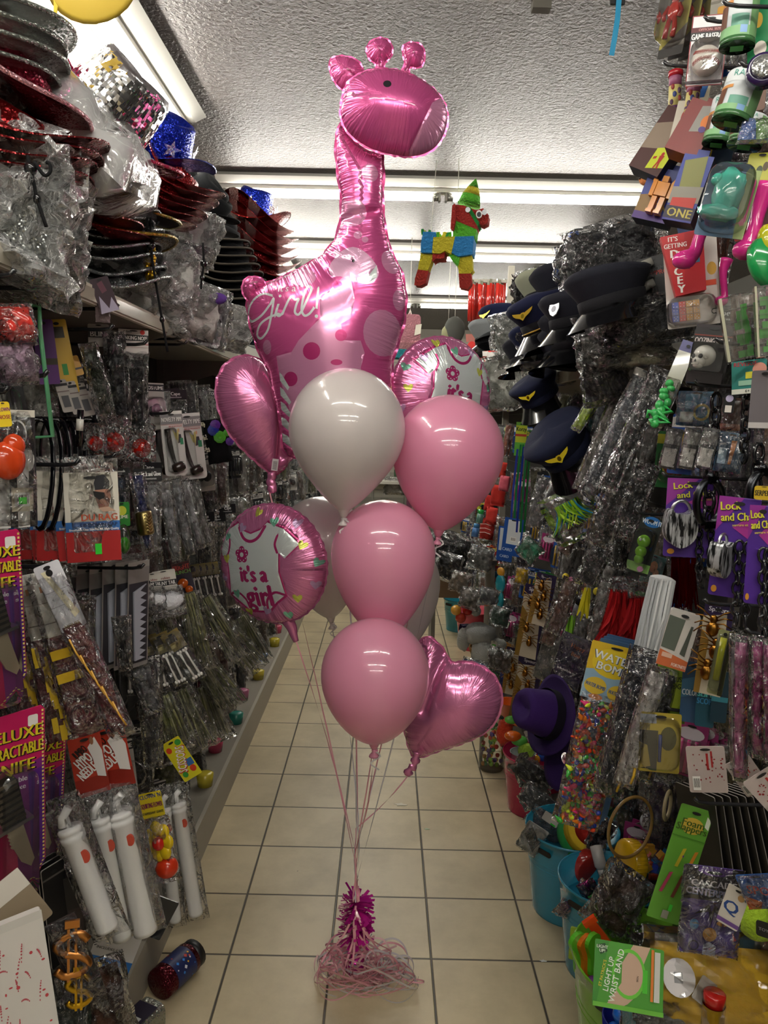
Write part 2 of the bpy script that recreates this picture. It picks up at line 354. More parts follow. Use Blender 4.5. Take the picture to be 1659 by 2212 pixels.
def inflate(name,parent,outline,thick,base,regions=(),res=.008,fold=.004,folds=26,rim=.006,seed=0,back=None,seams=()):
    """outline in local x,z; regions: (loops or ('stroke', pts, halfwidth), material) painted by true cut lines on the front"""
    O=np.array(outline);x0,y0=O.min(0)-.01;x1,y1=O.max(0)+.01;h=max(x1-x0,y1-y0)/170
    gx=np.arange(x0,x1+h,h);gy=np.arange(y0,y1+h,h);GX,GY=np.meshgrid(gx,gy);ins=pip([outline],GX,GY)
    u=np.zeros(GX.shape);D,_=dist_poly(outline,GX,GY);u[ins]=D[ins]*.1
    for it in range(900):
        w=.25*(np.roll(u,1,0)+np.roll(u,-1,0)+np.roll(u,1,1)+np.roll(u,-1,1)+h*h);u=np.where(ins,.1*u+.9*w,0)
    um=u.max()
    def U(px,py):
        fx=np.clip((px-x0)/h,0,len(gx)-2.001);fy=np.clip((py-y0)/h,0,len(gy)-2.001);i=fx.astype(int);j=fy.astype(int);a=fx-i;c=fy-j
        return u[j,i]*(1-a)*(1-c)+u[j,i+1]*a*(1-c)+u[j+1,i]*(1-a)*c+u[j+1,i+1]*a*c
    per=sum(math.dist(outline[i],outline[i-1]) for i in range(len(outline)));ob=[]
    for i in range(len(outline)):
        a,b_=O[i-1],O[i];k=max(1,int(math.dist(a,b_)/res))
        for t in range(k):ob.append(tuple(a+(b_-a)*t/k))
    pts=list(ob);n0=len(ob);edges=[(i,(i+1)%n0) for i in range(n0)]
    rr=random.Random(seed)
    X_,Y_=np.meshgrid(np.arange(x0,x1,res),np.arange(y0,y1,res*.87));X_=X_+(np.arange(X_.shape[0])%2)[:,None]*res/2
    X_=X_.ravel();Y_=Y_.ravel();k=pip([outline],X_,Y_);X_,Y_=X_[k],Y_[k];D,_=dist_poly(ob,X_,Y_);k=D>res*.45
    for px,py in zip(X_[k],Y_[k]):pts.append((px,py))
    D2=D[k];# ring close to the seam for the steep edge
    for i in range(n0):
        a,b_=np.array(ob[i]),np.array(ob[(i+1)%n0]);t=b_-a;nn=np.array((-t[1],t[0]))/(np.hypot(*t)+1e-9)
        for s_ in (1,-1):
            q=(a+b_)/2+nn*s_*res*.22
            if pip([outline],np.array([q[0]]),np.array([q[1]]))[0]:pts.append(tuple(q));break
    for rg,_m in regions:
        loops=rg
        if rg and rg[0]=='stroke':
            P2=np.array(rg[1]);hw=rg[2];T=np.gradient(P2,axis=0);T/=(np.hypot(T[:,0],T[:,1])[:,None]+1e-9);N_=np.stack((-T[:,1],T[:,0]),1)
            loops=[list(map(tuple,P2+N_*hw))+list(map(tuple,(P2-N_*hw)[::-1]))]
        for L in loops:
            if all(pip([outline],np.array([p[0] for p in L]),np.array([p[1] for p in L]))):
                k=len(pts);pts+=[tuple(p) for p in L];edges+=[(k+i,k+(i+1)%len(L)) for i in range(len(L))]
            else:
                L2=[];run=[]
                inn=pip([outline],np.array([p[0] for p in L]),np.array([p[1] for p in L]));k0=len(pts);idx={}
                for i,p in enumerate(L):
                    if inn[i]:idx[i]=len(pts);pts.append(tuple(p))
                for i in range(len(L)):
                    j=(i+1)%len(L)
                    if i in idx and j in idx:edges.append((idx[i],idx[j]))
    vv,ee,ff,*_r=geometry.delaunay_2d_cdt([V(p) for p in pts],edges,[],0,1e-6)
    A=np.array([tuple(v) for v in vv]);T3=np.array([tuple(f) for f in ff if len(f)==3]);cen=A[T3].mean(1)
    T3=T3[pip([outline],cen[:,0],cen[:,1])];cen=A[T3].mean(1)
    dd,arc=dist_poly(outline,A[:,0],A[:,1]);onb=dd<1e-5
    uu=np.where(onb,0,np.maximum(U(A[:,0],A[:,1]),0));H=thick*np.sqrt(uu/um)
    ph=[rr.uniform(0,6.28) for _ in range(4)]
    wv=np.sin(2*PI*folds*arc/per+ph[0]+1.5*np.sin(2*PI*3*arc/per+ph[1]))*.7+np.sin(2*PI*folds*2.3*arc/per+ph[2])*.4
    H=H-fold*np.maximum(wv,-.2)*np.exp(-dd/.035)*np.minimum(dd/.008,1)
    for (ax,ay,bx,by,dp,wd) in seams:# creases: dips along straight lines
        q,_=dist_poly([(ax,ay),(bx,by)],A[:,0],A[:,1],False);H-=dp*np.exp(-(q/wd)**2)*np.minimum(H/.02,1)
    mi=np.zeros(len(T3),int);mats=[base]
    for rg,mt in regions:
        if rg[0]=='stroke':k=dist_poly(rg[1],cen[:,0],cen[:,1],False)[0]<rg[2]*1.02
        else:k=pip(rg,cen[:,0],cen[:,1])
        if mt not in mats:mats.append(mt)
        mi[k]=mats.index(mt)
    n=len(A);vs=[(p[0],-hh,p[1]) for p,hh in zip(A,H)]+[(p[0],hh*.9,p[1]) for p,hh in zip(A,H)]
    T=[tuple(t) for t in T3]
    def ccw(t):a,b_,c=(A[i] for i in t);return (b_[0]-a[0])*(c[1]-a[1])-(b_[1]-a[1])*(c[0]-a[0])>0
    F1=[t if ccw(t) else t[::-1] for t in T];F2=[tuple(i+n for i in t[::-1]) for t in F1]
    me=bpy.data.meshes.new(name);
    bm_=back or base
    if bm_ not in mats:mats.append(bm_)
    # flat welded rim with scallops
    R0=len(vs);cx_,cy_=O.mean(0);m_=len(ob);sgn=1 if sum(ob[i][0]*ob[(i+1)%m_][1]-ob[(i+1)%m_][0]*ob[i][1] for i in range(m_))>0 else-1
    s_=0;RF=[]
    for i in range(m_):
        a=np.array(ob[i-1]);b_=np.array(ob[(i+1)%m_]);t=b_-a;nn=sgn*np.array((t[1],-t[0]))/(np.hypot(*t)+1e-9)
        s_+=math.dist(ob[i],ob[i-1]);w_=rim*(.55+.45*abs(math.sin(PI*folds*s_/per)))
        q=np.array(ob[i])+nn*w_;yy=.5*rim*math.sin(2*PI*folds*s_/per)
        vs+=[(ob[i][0],0,ob[i][1]),(q[0],yy,q[1])]
    for i in range(m_):j=(i+1)%m_;RF.append((R0+2*i,R0+2*i+1,R0+2*j+1,R0+2*j))
    me.from_pydata(vs,[],F1+F2+RF)
    for mt in mats:me.materials.append(mt)
    kb=mats.index(bm_)
    me.polygons.foreach_set('material_index',list(mi)+[kb]*len(F2)+[kb]*len(RF));me.polygons.foreach_set('use_smooth',[True]*len(me.polygons))
    ul=me.uv_layers.new(name='UVMap');AU=np.concatenate([np.stack((arc,dd),1)]*2+[np.array([(0,.5)]*(2*m_))]);li=np.zeros(len(me.loops),int);me.loops.foreach_get('vertex_index',li)
    ul.data.foreach_set('uv',AU[li].ravel().astype(float));me.update()
    o=bpy.data.objects.new(name,me);COL.objects.link(o);o.parent=parent;return o
def vplane(px,py,d,yaw,pitch=0):# upright plane through a point, front turned by yaw from facing the viewer
    n=V((math.sin(yaw),-math.cos(yaw)*math.cos(pitch),math.sin(pitch)*math.cos(yaw)));o=P(px,py,d)
    return frame(o,V((0,math.sin(pitch)*.999,-1)) if pitch else V((0,0,-1)),n)
def toplane(X,pts):
    o=X.translation;R3=X.to_3x3();n=R3@V((0,1,0));I=X.inverted();out=[]
    for px,py in pts:
        r=ray(px,py);t=(o-EYE).dot(n)/r.dot(n);q=I@(EYE+r*t);out.append((q.x,q.z))
    return out
KN=P(772,1800,2.10);WT=PZ(768,2065,.0);WT=V((WT.x,2.12,0));KN=P(772,1800,WT.y-.01);TOPW=P(769,1945,WT.y-.02)
def balloon_ribbon(parent,a,c,w=.0042,sag=.01,seed=0):# ribbon from balloon neck a to the gathering knot, then down to the weight
    r=random.Random(seed);a=V(a);k=KN+V((r.uniform(-.006,.006),r.uniform(-.01,.01),r.uniform(-.14,.10)))
    e=TOPW+V((r.uniform(-.008,.008),r.uniform(-.01,.0),0));pts=[];dirs=[]
    for i in range(22):
        t=i/21;p=a.lerp(k,t);p+=V((math.sin(t*PI)*r.uniform(.9,1)*sag,0,0));pts.append(p)
    for i in range(1,9):pts.append(k.lerp(e,i/8)+V((.003*math.sin(i+seed),0,0)))
    ph=r.uniform(0,6);dirs=[(math.cos(ph+i*.22),math.sin(ph+i*.22),0) for i in range(len(pts))]
    b=MB(parent.matrix_world.inverted());b.ribbon(pts,w,c,dirs);return b.build('ribbon',parent)
PK=M('e79ab4','g');
def latex(h,tr=.25,pearl=.2):
    key='latex'+h
    if key in MATS:return MATS[key]
    m,nt,b,n,l=newmat('latex_'+h);b.inputs['Base Color'].default_value=lin(h);setp(b,rough=.26,coat=1,crough=.07,sheen=pearl)
    t=n.new('ShaderNodeBsdfTranslucent');t.inputs[0].default_value=lin(h);mx=n.new('ShaderNodeMixShader');mx.inputs[0].default_value=tr
    out=n['Material Output'];l.new(b.outputs[0],mx.inputs[1]);l.new(t.outputs[0],mx.inputs[2]);l.new(mx.outputs[0],out.inputs[0]);MATS[key]=m;return m
RIB_P=M('d99aa4','g');RIB_S=M('c9c4c6','g');RIB_H=M('e8a9b6','g')
def latex_balloon(label,cx,ytop,yneck,w,d,col,xneck=None,rib=RIB_P,seed=0,full=.78):
    xneck=cx if xneck is None else xneck;o=P(cx,ytop,d);q=P(xneck,yneck,d-.03*0)
    R=w/FP*d/2;Hh=(o-q).length;X=frame(q,(q-o),V((0,-1,0)));t=thing('latex_balloon',label,'balloon',X)
    prof=[(.006,0),(.010,.006),(.016,.02)];zc=Hh-R*1.04
    for k in range(1,27):
        s_=k/26;ang=PI*s_  # blend from neck to crown
        z=.02+(Hh-.02)*(1-math.cos(ang))/2
        if z<zc:q_=(z-.02)/(zc-.02);r=.016+(R-.016)*math.sin(q_*PI/2)**full
        else:r=R*math.sqrt(max(0,1-((z-zc)/(Hh-zc))**2))
        prof.append((r,z))
    prof[-1]=(0,Hh);b=MB();b.lathe(prof,col,48);b.build('skin',t)
    k=MB();k.lathe([(.004,-.018),(.013,-.02),(.012,-.016),(.005,-.008),(.0065,-.003),(.004,.004)],col,16);k.ell((.004,0,-.004),(.007,.007,.004),col,10);k.build('knot',t)
    r=random.Random(seed);b=MB();b.ribbon([V((.004+.012*math.sin(i*.9),-.006,-.004-i*.006)) for i in range(9)],.004,RIB_S);b.build('ribbon_tail',t)
    balloon_ribbon(t,q+V((0,0,-.005)),rib,seed=seed);return t
WH=latex('e2dad8',.3);PI1=latex('f3a3c4',.34);PI2=latex('f6aac8',.34)
latex_balloon('pearly white latex balloon in front of the giraffe body',755,795,1118,250,1.95,WH,742,RIB_S,1,.9)
latex_balloon('pink latex balloon at the right, its bright pink knot hanging free',983,853,1160,238,2.06,PI1,946,RIB_S,2)
latex_balloon('pink latex balloon in the middle of the column, below the pearly white one',829,1080,1395,228,2.0,PI2,826,RIB_P,3)
latex_balloon('lowest pink latex balloon, front of the column, above the floor',812,1338,1618,241,1.88,PI2,808,RIB_P,4,.62)
latex_balloon('white latex balloon half hidden behind the round foil balloon on the left',682,1073,1345,196,2.52,WH,716,RIB_S,5)
latex_balloon('white latex balloon mostly hidden behind the pink balloons, right side',864,1165,1440,186,2.45,WH,850,RIB_S,6)
# ---- giraffe
def foil_thing(label,X):return thing('foil_balloon',label,'balloon',X)
FPK=foil_mat('cd5592');FLT=foil_mat('d68fb6',.18,.5);FPR=foil_mat('dba8c8',.2,.5);FWH=foil_mat('d3dcdc',.22,.4);FBK=M('222226','g');FHT=foil_mat('d67fae',.17,.55);FDK=foil_mat('bb3576')
GD=2.16;GX=vplane(770,600,GD,0)
gt=foil_thing('tall pink giraffe foil balloon with pale spots and girl lettering',GX)
body_px=[(736,268),(752,292),(775,318),(800,330),(826,334),(828,380),(826,440),(832,500),(845,545),(868,590),(877,640),(874,690),(862,735),(848,778),(846,812),(850,900),(852,975),(800,992),(720,990),(650,990),(622,984),(612,968),(606,905),(590,840),(582,800),(572,785),(556,750),(542,705),(534,660),(540,632),(560,618),(610,600),(660,575),(700,550),(724,520),(736,480),(738,430),(731,380),(726,330),(727,290)]
def gl(pts):return toplane(GX,pts)
def gc(cx,cy,r,r2=None,rot=0):return [gl([(cx+r*math.cos(2*PI*k/22)*math.cos(rot)-(r2 or r)*math.sin(2*PI*k/22)*math.sin(rot),cy+r*math.cos(2*PI*k/22)*math.sin(rot)+(r2 or r)*math.sin(2*PI*k/22)*math.cos(rot)) for k in range(22)])]
reg=[]
# pale printed mother-and-calf figure and spots
reg.append(([gl([(720,640),(758,600),(770,660),(762,700),(742,712),(748,745),(782,745),(790,770),(782,800),(800,985),(660,985),(625,860),(612,820),(606,775),(640,768),(655,745),(680,720),(700,700),(698,660)])],FLT))
for a in ((662,612,27,21),(620,597,16,10,-.4),(800,383,17,20),(765,470,28,30),(843,575,18,26,-.3),(861,655,13,22),(827,727,40,48),(585,755,10,15),(742,452,12,14),(775,520,9,9),(790,530,7,7)):reg.append((gc(*a),FLT))
for a in ((682,767,18),(637,823,15),(733,790,12,6),(742,735,12),(735,632,10)):reg.append((gc(*a),FDK))
reg.append(([gl(smooth_poly([(716,590),(735,560),(765,547),(795,562),(817,592),(815,615),(795,628),(765,622),(740,612),(722,612)],3))],FPR))
reg.append(([gl([(742,560),(730,548),(722,560),(730,572)])],FPR))
reg.append((gc(766,578,3.2),FBK))
reg.append(([gl([(796,612),(815,585),(815,612),(797,626)])],FWH))
for k,y in enumerate((808,838,868,900,935)):reg.append(([gl([(612,y),(618+k*2,y+6),(634+k*3,y+32),(630+k*3,y+38),(613,y+18)])],FWH))
def stroke(pts,hw):P2=gl(crom(pts,7));return (('stroke',P2,hw/FP*GD),FWH)
G=[[(597,648),(575,642),(552,655),(540,680),(548,698),(572,690),(592,668),(600,655),(596,690),(588,720),(572,736),(562,728),(570,708),(590,695),(612,688)],
     [(604,692),(611,668),(607,686),(613,693),(622,686)],[(620,690),(633,660),(640,653),(646,660),(654,659),(650,670),(647,686),(654,692),(662,684)],
     [(662,684),(676,652),(681,638),(674,632),(666,648),(661,680),(667,694),(677,691),(686,680)],[(695,637),(692,680)]]
for s_ in G:reg.append(stroke(s_,2.3))
reg.append((gc(614,650,3),FWH));reg.append((gc(692,696,3.6),FWH))
TR=[textloops("It's a",gl([(627,633)])[0][0],gl([(627,633)])[0][1],15/FP*GD,sh=.1,rot=-.02)]
reg.append((TR[0],FWH))
inflate('body',gt,gl(body_px),.125,FPK,reg,res=.0085,folds=34,seed=2,seams=[tuple(gl([(738,480)])[0])+tuple(gl([(812,462)])[0])+(.02,.008),tuple(gl([(715,565)])[0])+tuple(gl([(765,578)])[0])+(.006,.004),tuple(gl([(690,575)])[0])+tuple(gl([(720,612)])[0])+(.006,.004)])
HXM=vplane(850,250,GD-.055,.12)
head=smooth_poly([(740,215),(752,180),(785,158),(830,150),(880,160),(925,185),(956,218),(966,255),(958,292),(935,322),(895,337),(840,332),(790,315),(752,285),(737,250)],4)
hreg=[([toplane(HXM,[(829+8.5*math.cos(k*.314),208+8.5*math.sin(k*.314)) for k in range(20)])],FBK),([toplane(HXM,[(880,334),(905,282),(925,242),(948,222),(966,225),(985,250),(975,300),(940,330),(900,345)])],FLT)]
def child(name,parent,Xw,outl,thick,base,**k):
    L=Xw.inverted();o=inflate(name,parent,outl,thick,base,**k);o.matrix_local=parent.matrix_world.inverted()@Xw;return o
ho=child('head',gt,HXM,toplane(HXM,head),.085,FPK,regions=hreg,res=.0085,folds=30,seed=4)
for nm,pts,th in (('ear',smooth_poly([(778,178),(752,196),(733,188),(720,170),(713,145),(716,128),(738,122),(765,128),(780,142),(783,158)],3),.028),
                ('horn',smooth_poly([(815,156),(812,138),(800,128),(793,110),(800,92),(822,83),(840,90),(847,108),(842,124),(830,136),(828,156)],3),.026),
                ('horn',smooth_poly([(866,158),(876,138),(872,120),(872,100),(888,93),(908,97),(916,115),(913,138),(900,146),(886,144),(880,162)],3),.026),
                ('tail',smooth_poly([(556,625),(540,648),(528,638),(524,620),(532,602),(550,599),(566,604),(572,616)],3),.02)):
    xm=vplane(sum(p[0] for p in pts)/len(pts),sum(p[1] for p in pts)/len(pts),GD-.02,0);child(nm,gt,xm,toplane(xm,pts),th,FPK,res=.006,folds=11,fold=.006,seed=len(nm),rim=.005)
balloon_ribbon(gt,P(735,985,GD),RIB_H,seed=11)
# ---- hearts
def heart_px(k=1):return None
def foil(label,yaw,d,cx,cy,pts,thick,base,tailpts,seed,regions=None,seams=(),folds=24,pitch=0):
    X=vplane(cx,cy,d,yaw,pitch);t=foil_thing(label,X);inflate('skin',t,toplane(X,pts),thick,base,regions(X) if regions else (),folds=folds,seed=seed,seams=seams(X) if seams else ())
    tl=[P(x,y,d) for x,y in tailpts];b=MB(X.inverted());n=len(tl)
    rr=random.Random(seed);ws=[(.016,.008)[i%2]*(1 if i<n-1 else 1.3) for i in range(n)]
    b.tube(crom([tuple(p+V((rr.uniform(-.003,.003),0,0))) for p in tl],3),[.016*(1-.55*math.sin(i*.9)**2) for i in range(3*(n-1)+1)],base,8,flat=.35);b.build('filling_neck',t)
    balloon_ribbon(t,tl[-1],RIB_P,seed=seed);return t
hr=smooth_poly([(912,1382),(930,1378),(955,1400),(975,1430),(1010,1430),(1045,1442),(1070,1465),(1083,1500),(1078,1540),(1055,1575),(1010,1600),(950,1620),(898,1635),(880,1600),(872,1540),(880,1470),(895,1410)],4)
foil('pink heart foil balloon low on the right, tilted, behind the lowest latex balloon',-.25,2.16,980,1510,hr,.085,FHT,[(903,1625),(897,1640),(893,1655),(885,1662),(881,1676)],21,seams=lambda X:[tuple(toplane(X,[(958,1415)])[0])+tuple(toplane(X,[(925,1520)])[0])+(.02,.014)],folds=28)
hl=smooth_poly([(583,800),(560,778),(530,769),(500,778),(478,800),(467,836),(472,880),(492,930),(530,975),(580,1018),(600,1022),(625,995),(668,940),(690,880),(694,830),(676,792),(645,776),(612,782)],4)
foil('pink heart foil balloon at the left edge of the giraffe, seen side-on',.5,2.28,575,890,hl,.09,FHT,[(592,1012),(590,1026),(584,1038),(590,1050),(582,1062)],22,seams=lambda X:[tuple(toplane(X,[(583,800)])[0])+tuple(toplane(X,[(597,985)])[0])+(.035,.016)],folds=26)
b=MB(frame(P(594,1004,2.24),V((-.12,0,-1)),V((.2,-1,0))));b.box(-.009,.009,-.0004,0,-.017,.017,M('c8c4c6'))
for k in range(7):b.box(-.006,.006,-.0008,0,-.013+k*.0035,-.0115+k*.0035,M('333338'))
o=b.build('price_sticker');o.parent=[x for x in COL.objects if x.get('label','').startswith('pink heart foil balloon at the left')][0];o.matrix_parent_inverse=o.parent.matrix_world.inverted()
# ---- round it's-a-girl foils
def heartloop(cx,cy,s,rot=0):
    P_=[(0,.28),(.25,.5),(.5,.42),(.52,.12),(.3,-.2),(0,-.52),(-.3,-.2),(-.52,.12),(-.5,.42),(-.25,.5)]
    return [(cx+(x*math.cos(rot)-y*math.sin(rot))*s,cy+(x*math.sin(rot)+y*math.cos(rot))*s) for x,y in P_]
MINT=foil_mat('7fc8ac',.25,.5);LIME=foil_mat('cfd45a',.25,.5);LAV=foil_mat('c3a3cc',.25,.5)
def girl_foil(label,px,py,d,yaw,R,cx,cy,rot,tailpts,seed):
    """disc of radius R; print centre cx,cy"""
    X=vplane(px,py,d,yaw);t=foil_thing(label,X);out=[(R*math.cos(2*PI*k/72)*1,R*1.02*math.sin(2*PI*k/72)) for k in range(72)]
    def tr(pts,s=R):return [(cx+(x*math.cos(rot)-y*math.sin(rot))*s,cy+(x*math.sin(rot)+y*math.cos(rot))*s) for x,y in pts]
    rg=[]
    shirt=[(-.52,.62),(-.30,.72),(-.18,.60),(0,.54),(.18,.60),(.30,.72),(.60,.60),(.86,.34),(.62,.12),(.52,.22),(.50,-.1),(.56,-.5),(.38,-.62),(.2,-.78),(-.2,-.78),(-.38,-.62),(-.56,-.5),(-.50,-.1),(-.52,.22),(-.62,.12),(-.86,.34)]
    big=[(x*1.06,y*1.05) for x,y in shirt]
    rg+=[([tr(big)],FDK),([tr(shirt)],FWH),(('stroke',tr(crom([(-.27,.66),(-.15,.48),(0,.42),(.15,.48),(.27,.66)],5)),.026*R),FDK),
           (('stroke',tr(crom([(.5,.22),(.46,.36),(.5,.5)],4)),.02*R),FDK),(('stroke',tr(crom([(-.5,.22),(-.46,.36),(-.5,.5)],4)),.02*R),FDK),(('stroke',tr(crom([(-.55,-.5),(-.38,-.45),(-.22,-.58),(-.18,-.76)],4)),.022*R),FDK),(('stroke',tr(crom([(.55,-.5),(.38,-.45),(.22,-.58),(.18,-.76)],4)),.022*R),FDK)]
    for k in range(5):a=PI/2+2*PI*k/5;rg.append(([tr(ellp(-.18+.085*math.cos(a),.2+.085*math.sin(a),.062,.062,12))],FDK))
    for k in range(5):a=PI/2+2*PI*k/5;rg+=[([tr(ellp(-.18+.10*math.cos(a+dd_),.2+.10*math.sin(a+dd_),.012,.012,6))],FWH) for dd_ in (-.25,.3)]
    rg.append(([tr(ellp(-.18,.2,.04,.04,12))],FWH))
    for st,x,z,h in (("it's a",.02,-.12,.27),('girl',.06,-.50,.38)):
        L=textloops(st,0,0,h);fat=[tr([(p[0]*.8+x,p[1]+z) for p in lp]) for lp in L]
        for ox,oz in ((0,0),(.02,0),(-.02,0),(0,.014),(0,-.014)):rg.append(([[(p[0]+ox*R,p[1]+oz*R) for p in lp] for lp in fat],FDK))
    rr=random.Random(seed)
    for k in range(15):
        a=2*PI*(k+.3)/15;q=.84+.07*(-1)**k;c_=(MINT,LIME,LAV)[k%3];rg.append(([heartloop(q*R*math.cos(a),q*R*math.sin(a),.15*R,rr.uniform(-.5,.5))],c_))
    inflate('skin',t,out,R*.42,FHT,rg,res=.0075,folds=38,fold=.005,seed=seed)
    tl=[P(x,y,d-.01) for x,y in tailpts];b=MB(X.inverted());b.tube(crom([tuple(p) for p in tl],3),[.02*(1-.6*i/(3*(len(tl)-1))) for i in range(3*(len(tl)-1)+1)],FHT,10,flat=.4);b.build('filling_neck',t)
    balloon_ribbon(t,tl[-1],RIB_P,seed=seed);return t
girl_foil('round baby shirt foil balloon at the left, facing left, full lettering visible',590,1218,2.26,-.34,.172,-.036,.0,.10,[(618,1335),(630,1355),(634,1370),(640,1386)],31)
girl_foil('round baby shirt foil balloon behind the giraffe right side, lettering hidden by a latex balloon',953,850,2.3,.38,.158,.03,.02,-.12,[(950,960),(948,985),(946,1000)],32)
# ---- weight with foil pom and curled ribbons
wt=thing('balloon_weight','magenta foil pom weight on the floor gathering curled pink ribbons','balloon weight',Matrix.Translation(WT))
b=MB();rr=random.Random(5);FM=foil_mat('d42aa2',.2,.5)
b.lathe([(.0,0),(.03,.0),(.032,.03),(.02,.05),(0,.055)],FM,12);b.build('base',wt)
b=MB();topz=TOPW.z
for k in range(260):
    z0=rr.uniform(topz*.4,topz-.01);a=rr.uniform(0,6.28);e=rr.uniform(-.3,.8);L=rr.uniform(.04,.062);d0=V((math.cos(a)*math.cos(e),math.sin(a)*math.cos(e),math.sin(e)));c=V((0,0,z0));b.ribbon([c,c+d0*L*.5,c+d0*L+V((0,0,-.004))],.009,FM,[(-math.sin(a),math.cos(a),.3)]*3)
b.build('foil_fringe',wt)
for k in range(46):
    c=(RIB_P,RIB_H,RIB_S,M('e9c3c4','g'))[k%4];r0=rr.uniform(.02,.085);cx_,cy_=rr.gauss(.03,.05),rr.gauss(-.04,.035);ph=rr.uniform(0,6.28);tu=rr.uniform(.8,2.1);pts=[V((.0,-.02,topz-.02+rr.uniform(-.03,.01)))];dirs=[(1,0,0)]
    if k%4:pts=[];dirs=[]
    else:pts.append(V((cx_*.4+.01*math.cos(ph),cy_*.4-.02,topz*.6)));dirs.append((1,0,0))
    hz=rr.uniform(.003,.045)
    for i in range(int(tu*14)):
        a=ph+i*2*PI/14;q=V((cx_+r0*math.cos(a),cy_+r0*.8*math.sin(a),.004+hz+hz*math.sin(a*1.3+k)+.03*math.exp(-i*.25)));pts.append(q);dirs.append((.3*math.cos(a),.3*math.sin(a),1))
    b=MB();b.ribbon(crom([tuple(p) for p in pts],3),.0058,c,[dirs[min(i//3,len(dirs)-1)] for i in range(3*(len(pts)-1)+1)]);b.build('curled_ribbon',wt)
for cx_,cy_,r0,hz in ((.175,-.065,.026,.03),(.12,-.03,.055,.004)):
    b=MB();pts=[V((.05,-.03,.02))]+[V((cx_+r0*math.cos(a_*.45+3),cy_+r0*math.sin(a_*.45+3),.006+hz*.5*(1+math.sin(a_*.45)))) for a_ in range(14)];b.ribbon(crom([tuple(p) for p in pts],3),.0045,RIB_H,[(0,.2,1)]*(3*(len(pts)-1)+1));b.build('curled_ribbon',wt)
# ---------------------------------------------------------------- placing on the displays
def HG(px0,py0,px1,py1,w,x=None,d=None,ang=40,dd=0.0,side=-1):
    """frame hung between two picture points; x = distance of the plane from the aisle centre, or d = depth"""
    o=P(px0,py0,d) if d is not None else PX(px0,py0,x)
    e=P(px1,py1,o.y+dd);a=math.radians(ang)
    X=frame(o,e-o,V((-side*math.sin(a),-math.cos(a),0)));return X,pxw(X,w),(e-o).length
def L_(px0,py0,px1,py1,w,x=.70,**k):k.setdefault('ang',38);return HG(px0,py0,px1,py1,w,-x if k.get('d') is None else None,side=-1,**k)
def R_(px0,py0,px1,py1,w,x=.70,**k):k.setdefault('ang',38);return HG(px0,py0,px1,py1,w,x if k.get('d') is None else None,side=1,**k)
def deco(b,w,h,y,items):
    """printed artwork: units u in -.5...5 across, v in 0..1 down"""
    for i,it in enumerate(items or ()):
        yy=y-.0003*(i+1);k=it[0]
        if k=='b':b.face([(-w/2,-it[1]*h),(w/2,-it[1]*h),(w/2,-it[2]*h),(-w/2,-it[2]*h)],yy,it[3])
        elif k=='r':b.face([(it[1]*w,-it[2]*h),(it[3]*w,-it[2]*h),(it[3]*w,-it[4]*h),(it[1]*w,-it[4]*h)],yy,it[5])
        elif k=='e':b.face(ellp(it[1]*w,-it[2]*h,it[3]*w,it[4]*h,18),yy,it[5])
        elif k=='p':b.face([(u*w,-v*h) for u,v in it[1]],yy,it[2])
        elif k=='o':
            q=ellp(it[1]*w,-it[2]*h,it[3]*w,it[4]*h,24);q2=ellp(it[1]*w,-it[2]*h,it[3]*w*it[6],it[4]*h*it[6],24)
            b.add([(p[0],yy,p[1]) for p in q+q2],[(j,(j+1)%24,(j+1)%24+24,j+24) for j in range(24)],it[5])
        elif k=='t':b.text(it[1],it[2]*w,-it[3]*h,it[4]*h,it[5],yy,it[6] if len(it)>6 else 0,maxw=(it[7] if len(it)>7 else .92)*w)
        elif k=='c':# bar code
            u,v,du,dv=it[1:5];b.face([(u*w,-v*h),((u+du)*w,-v*h),((u+du)*w,-(v+dv)*h),(u*w,-(v+dv)*h)],yy,'e8e8e4')
            for j in range(11):x0=(u+du*(.08+.08*j))*w;b.face([(x0,-(v+dv*.15)*h),(x0+du*w*(.02+.02*(j*7%3)),-(v+dv*.15)*h),(x0+du*w*(.02+.02*(j*7%3)),-(v+dv*.8)*h),(x0,-(v+dv*.8)*h)],yy-.0002,'222222')
def cardmesh(w,h,t,col,items=None,hole=True,rad=.004,sidecol=None):
    b=MB();b.prism(rrect(w,h,min(rad,w*.2,h*.2)),-t/2,t/2,col,side=sidecol)
    if hole:hw=min(w*.14,.016);b.face(ellp(0,-min(.012,h*.06),hw,min(.0035,h*.03),10),-t/2-.0025,'1c1c1e');
    deco(b,w,h,-t/2,items);return b
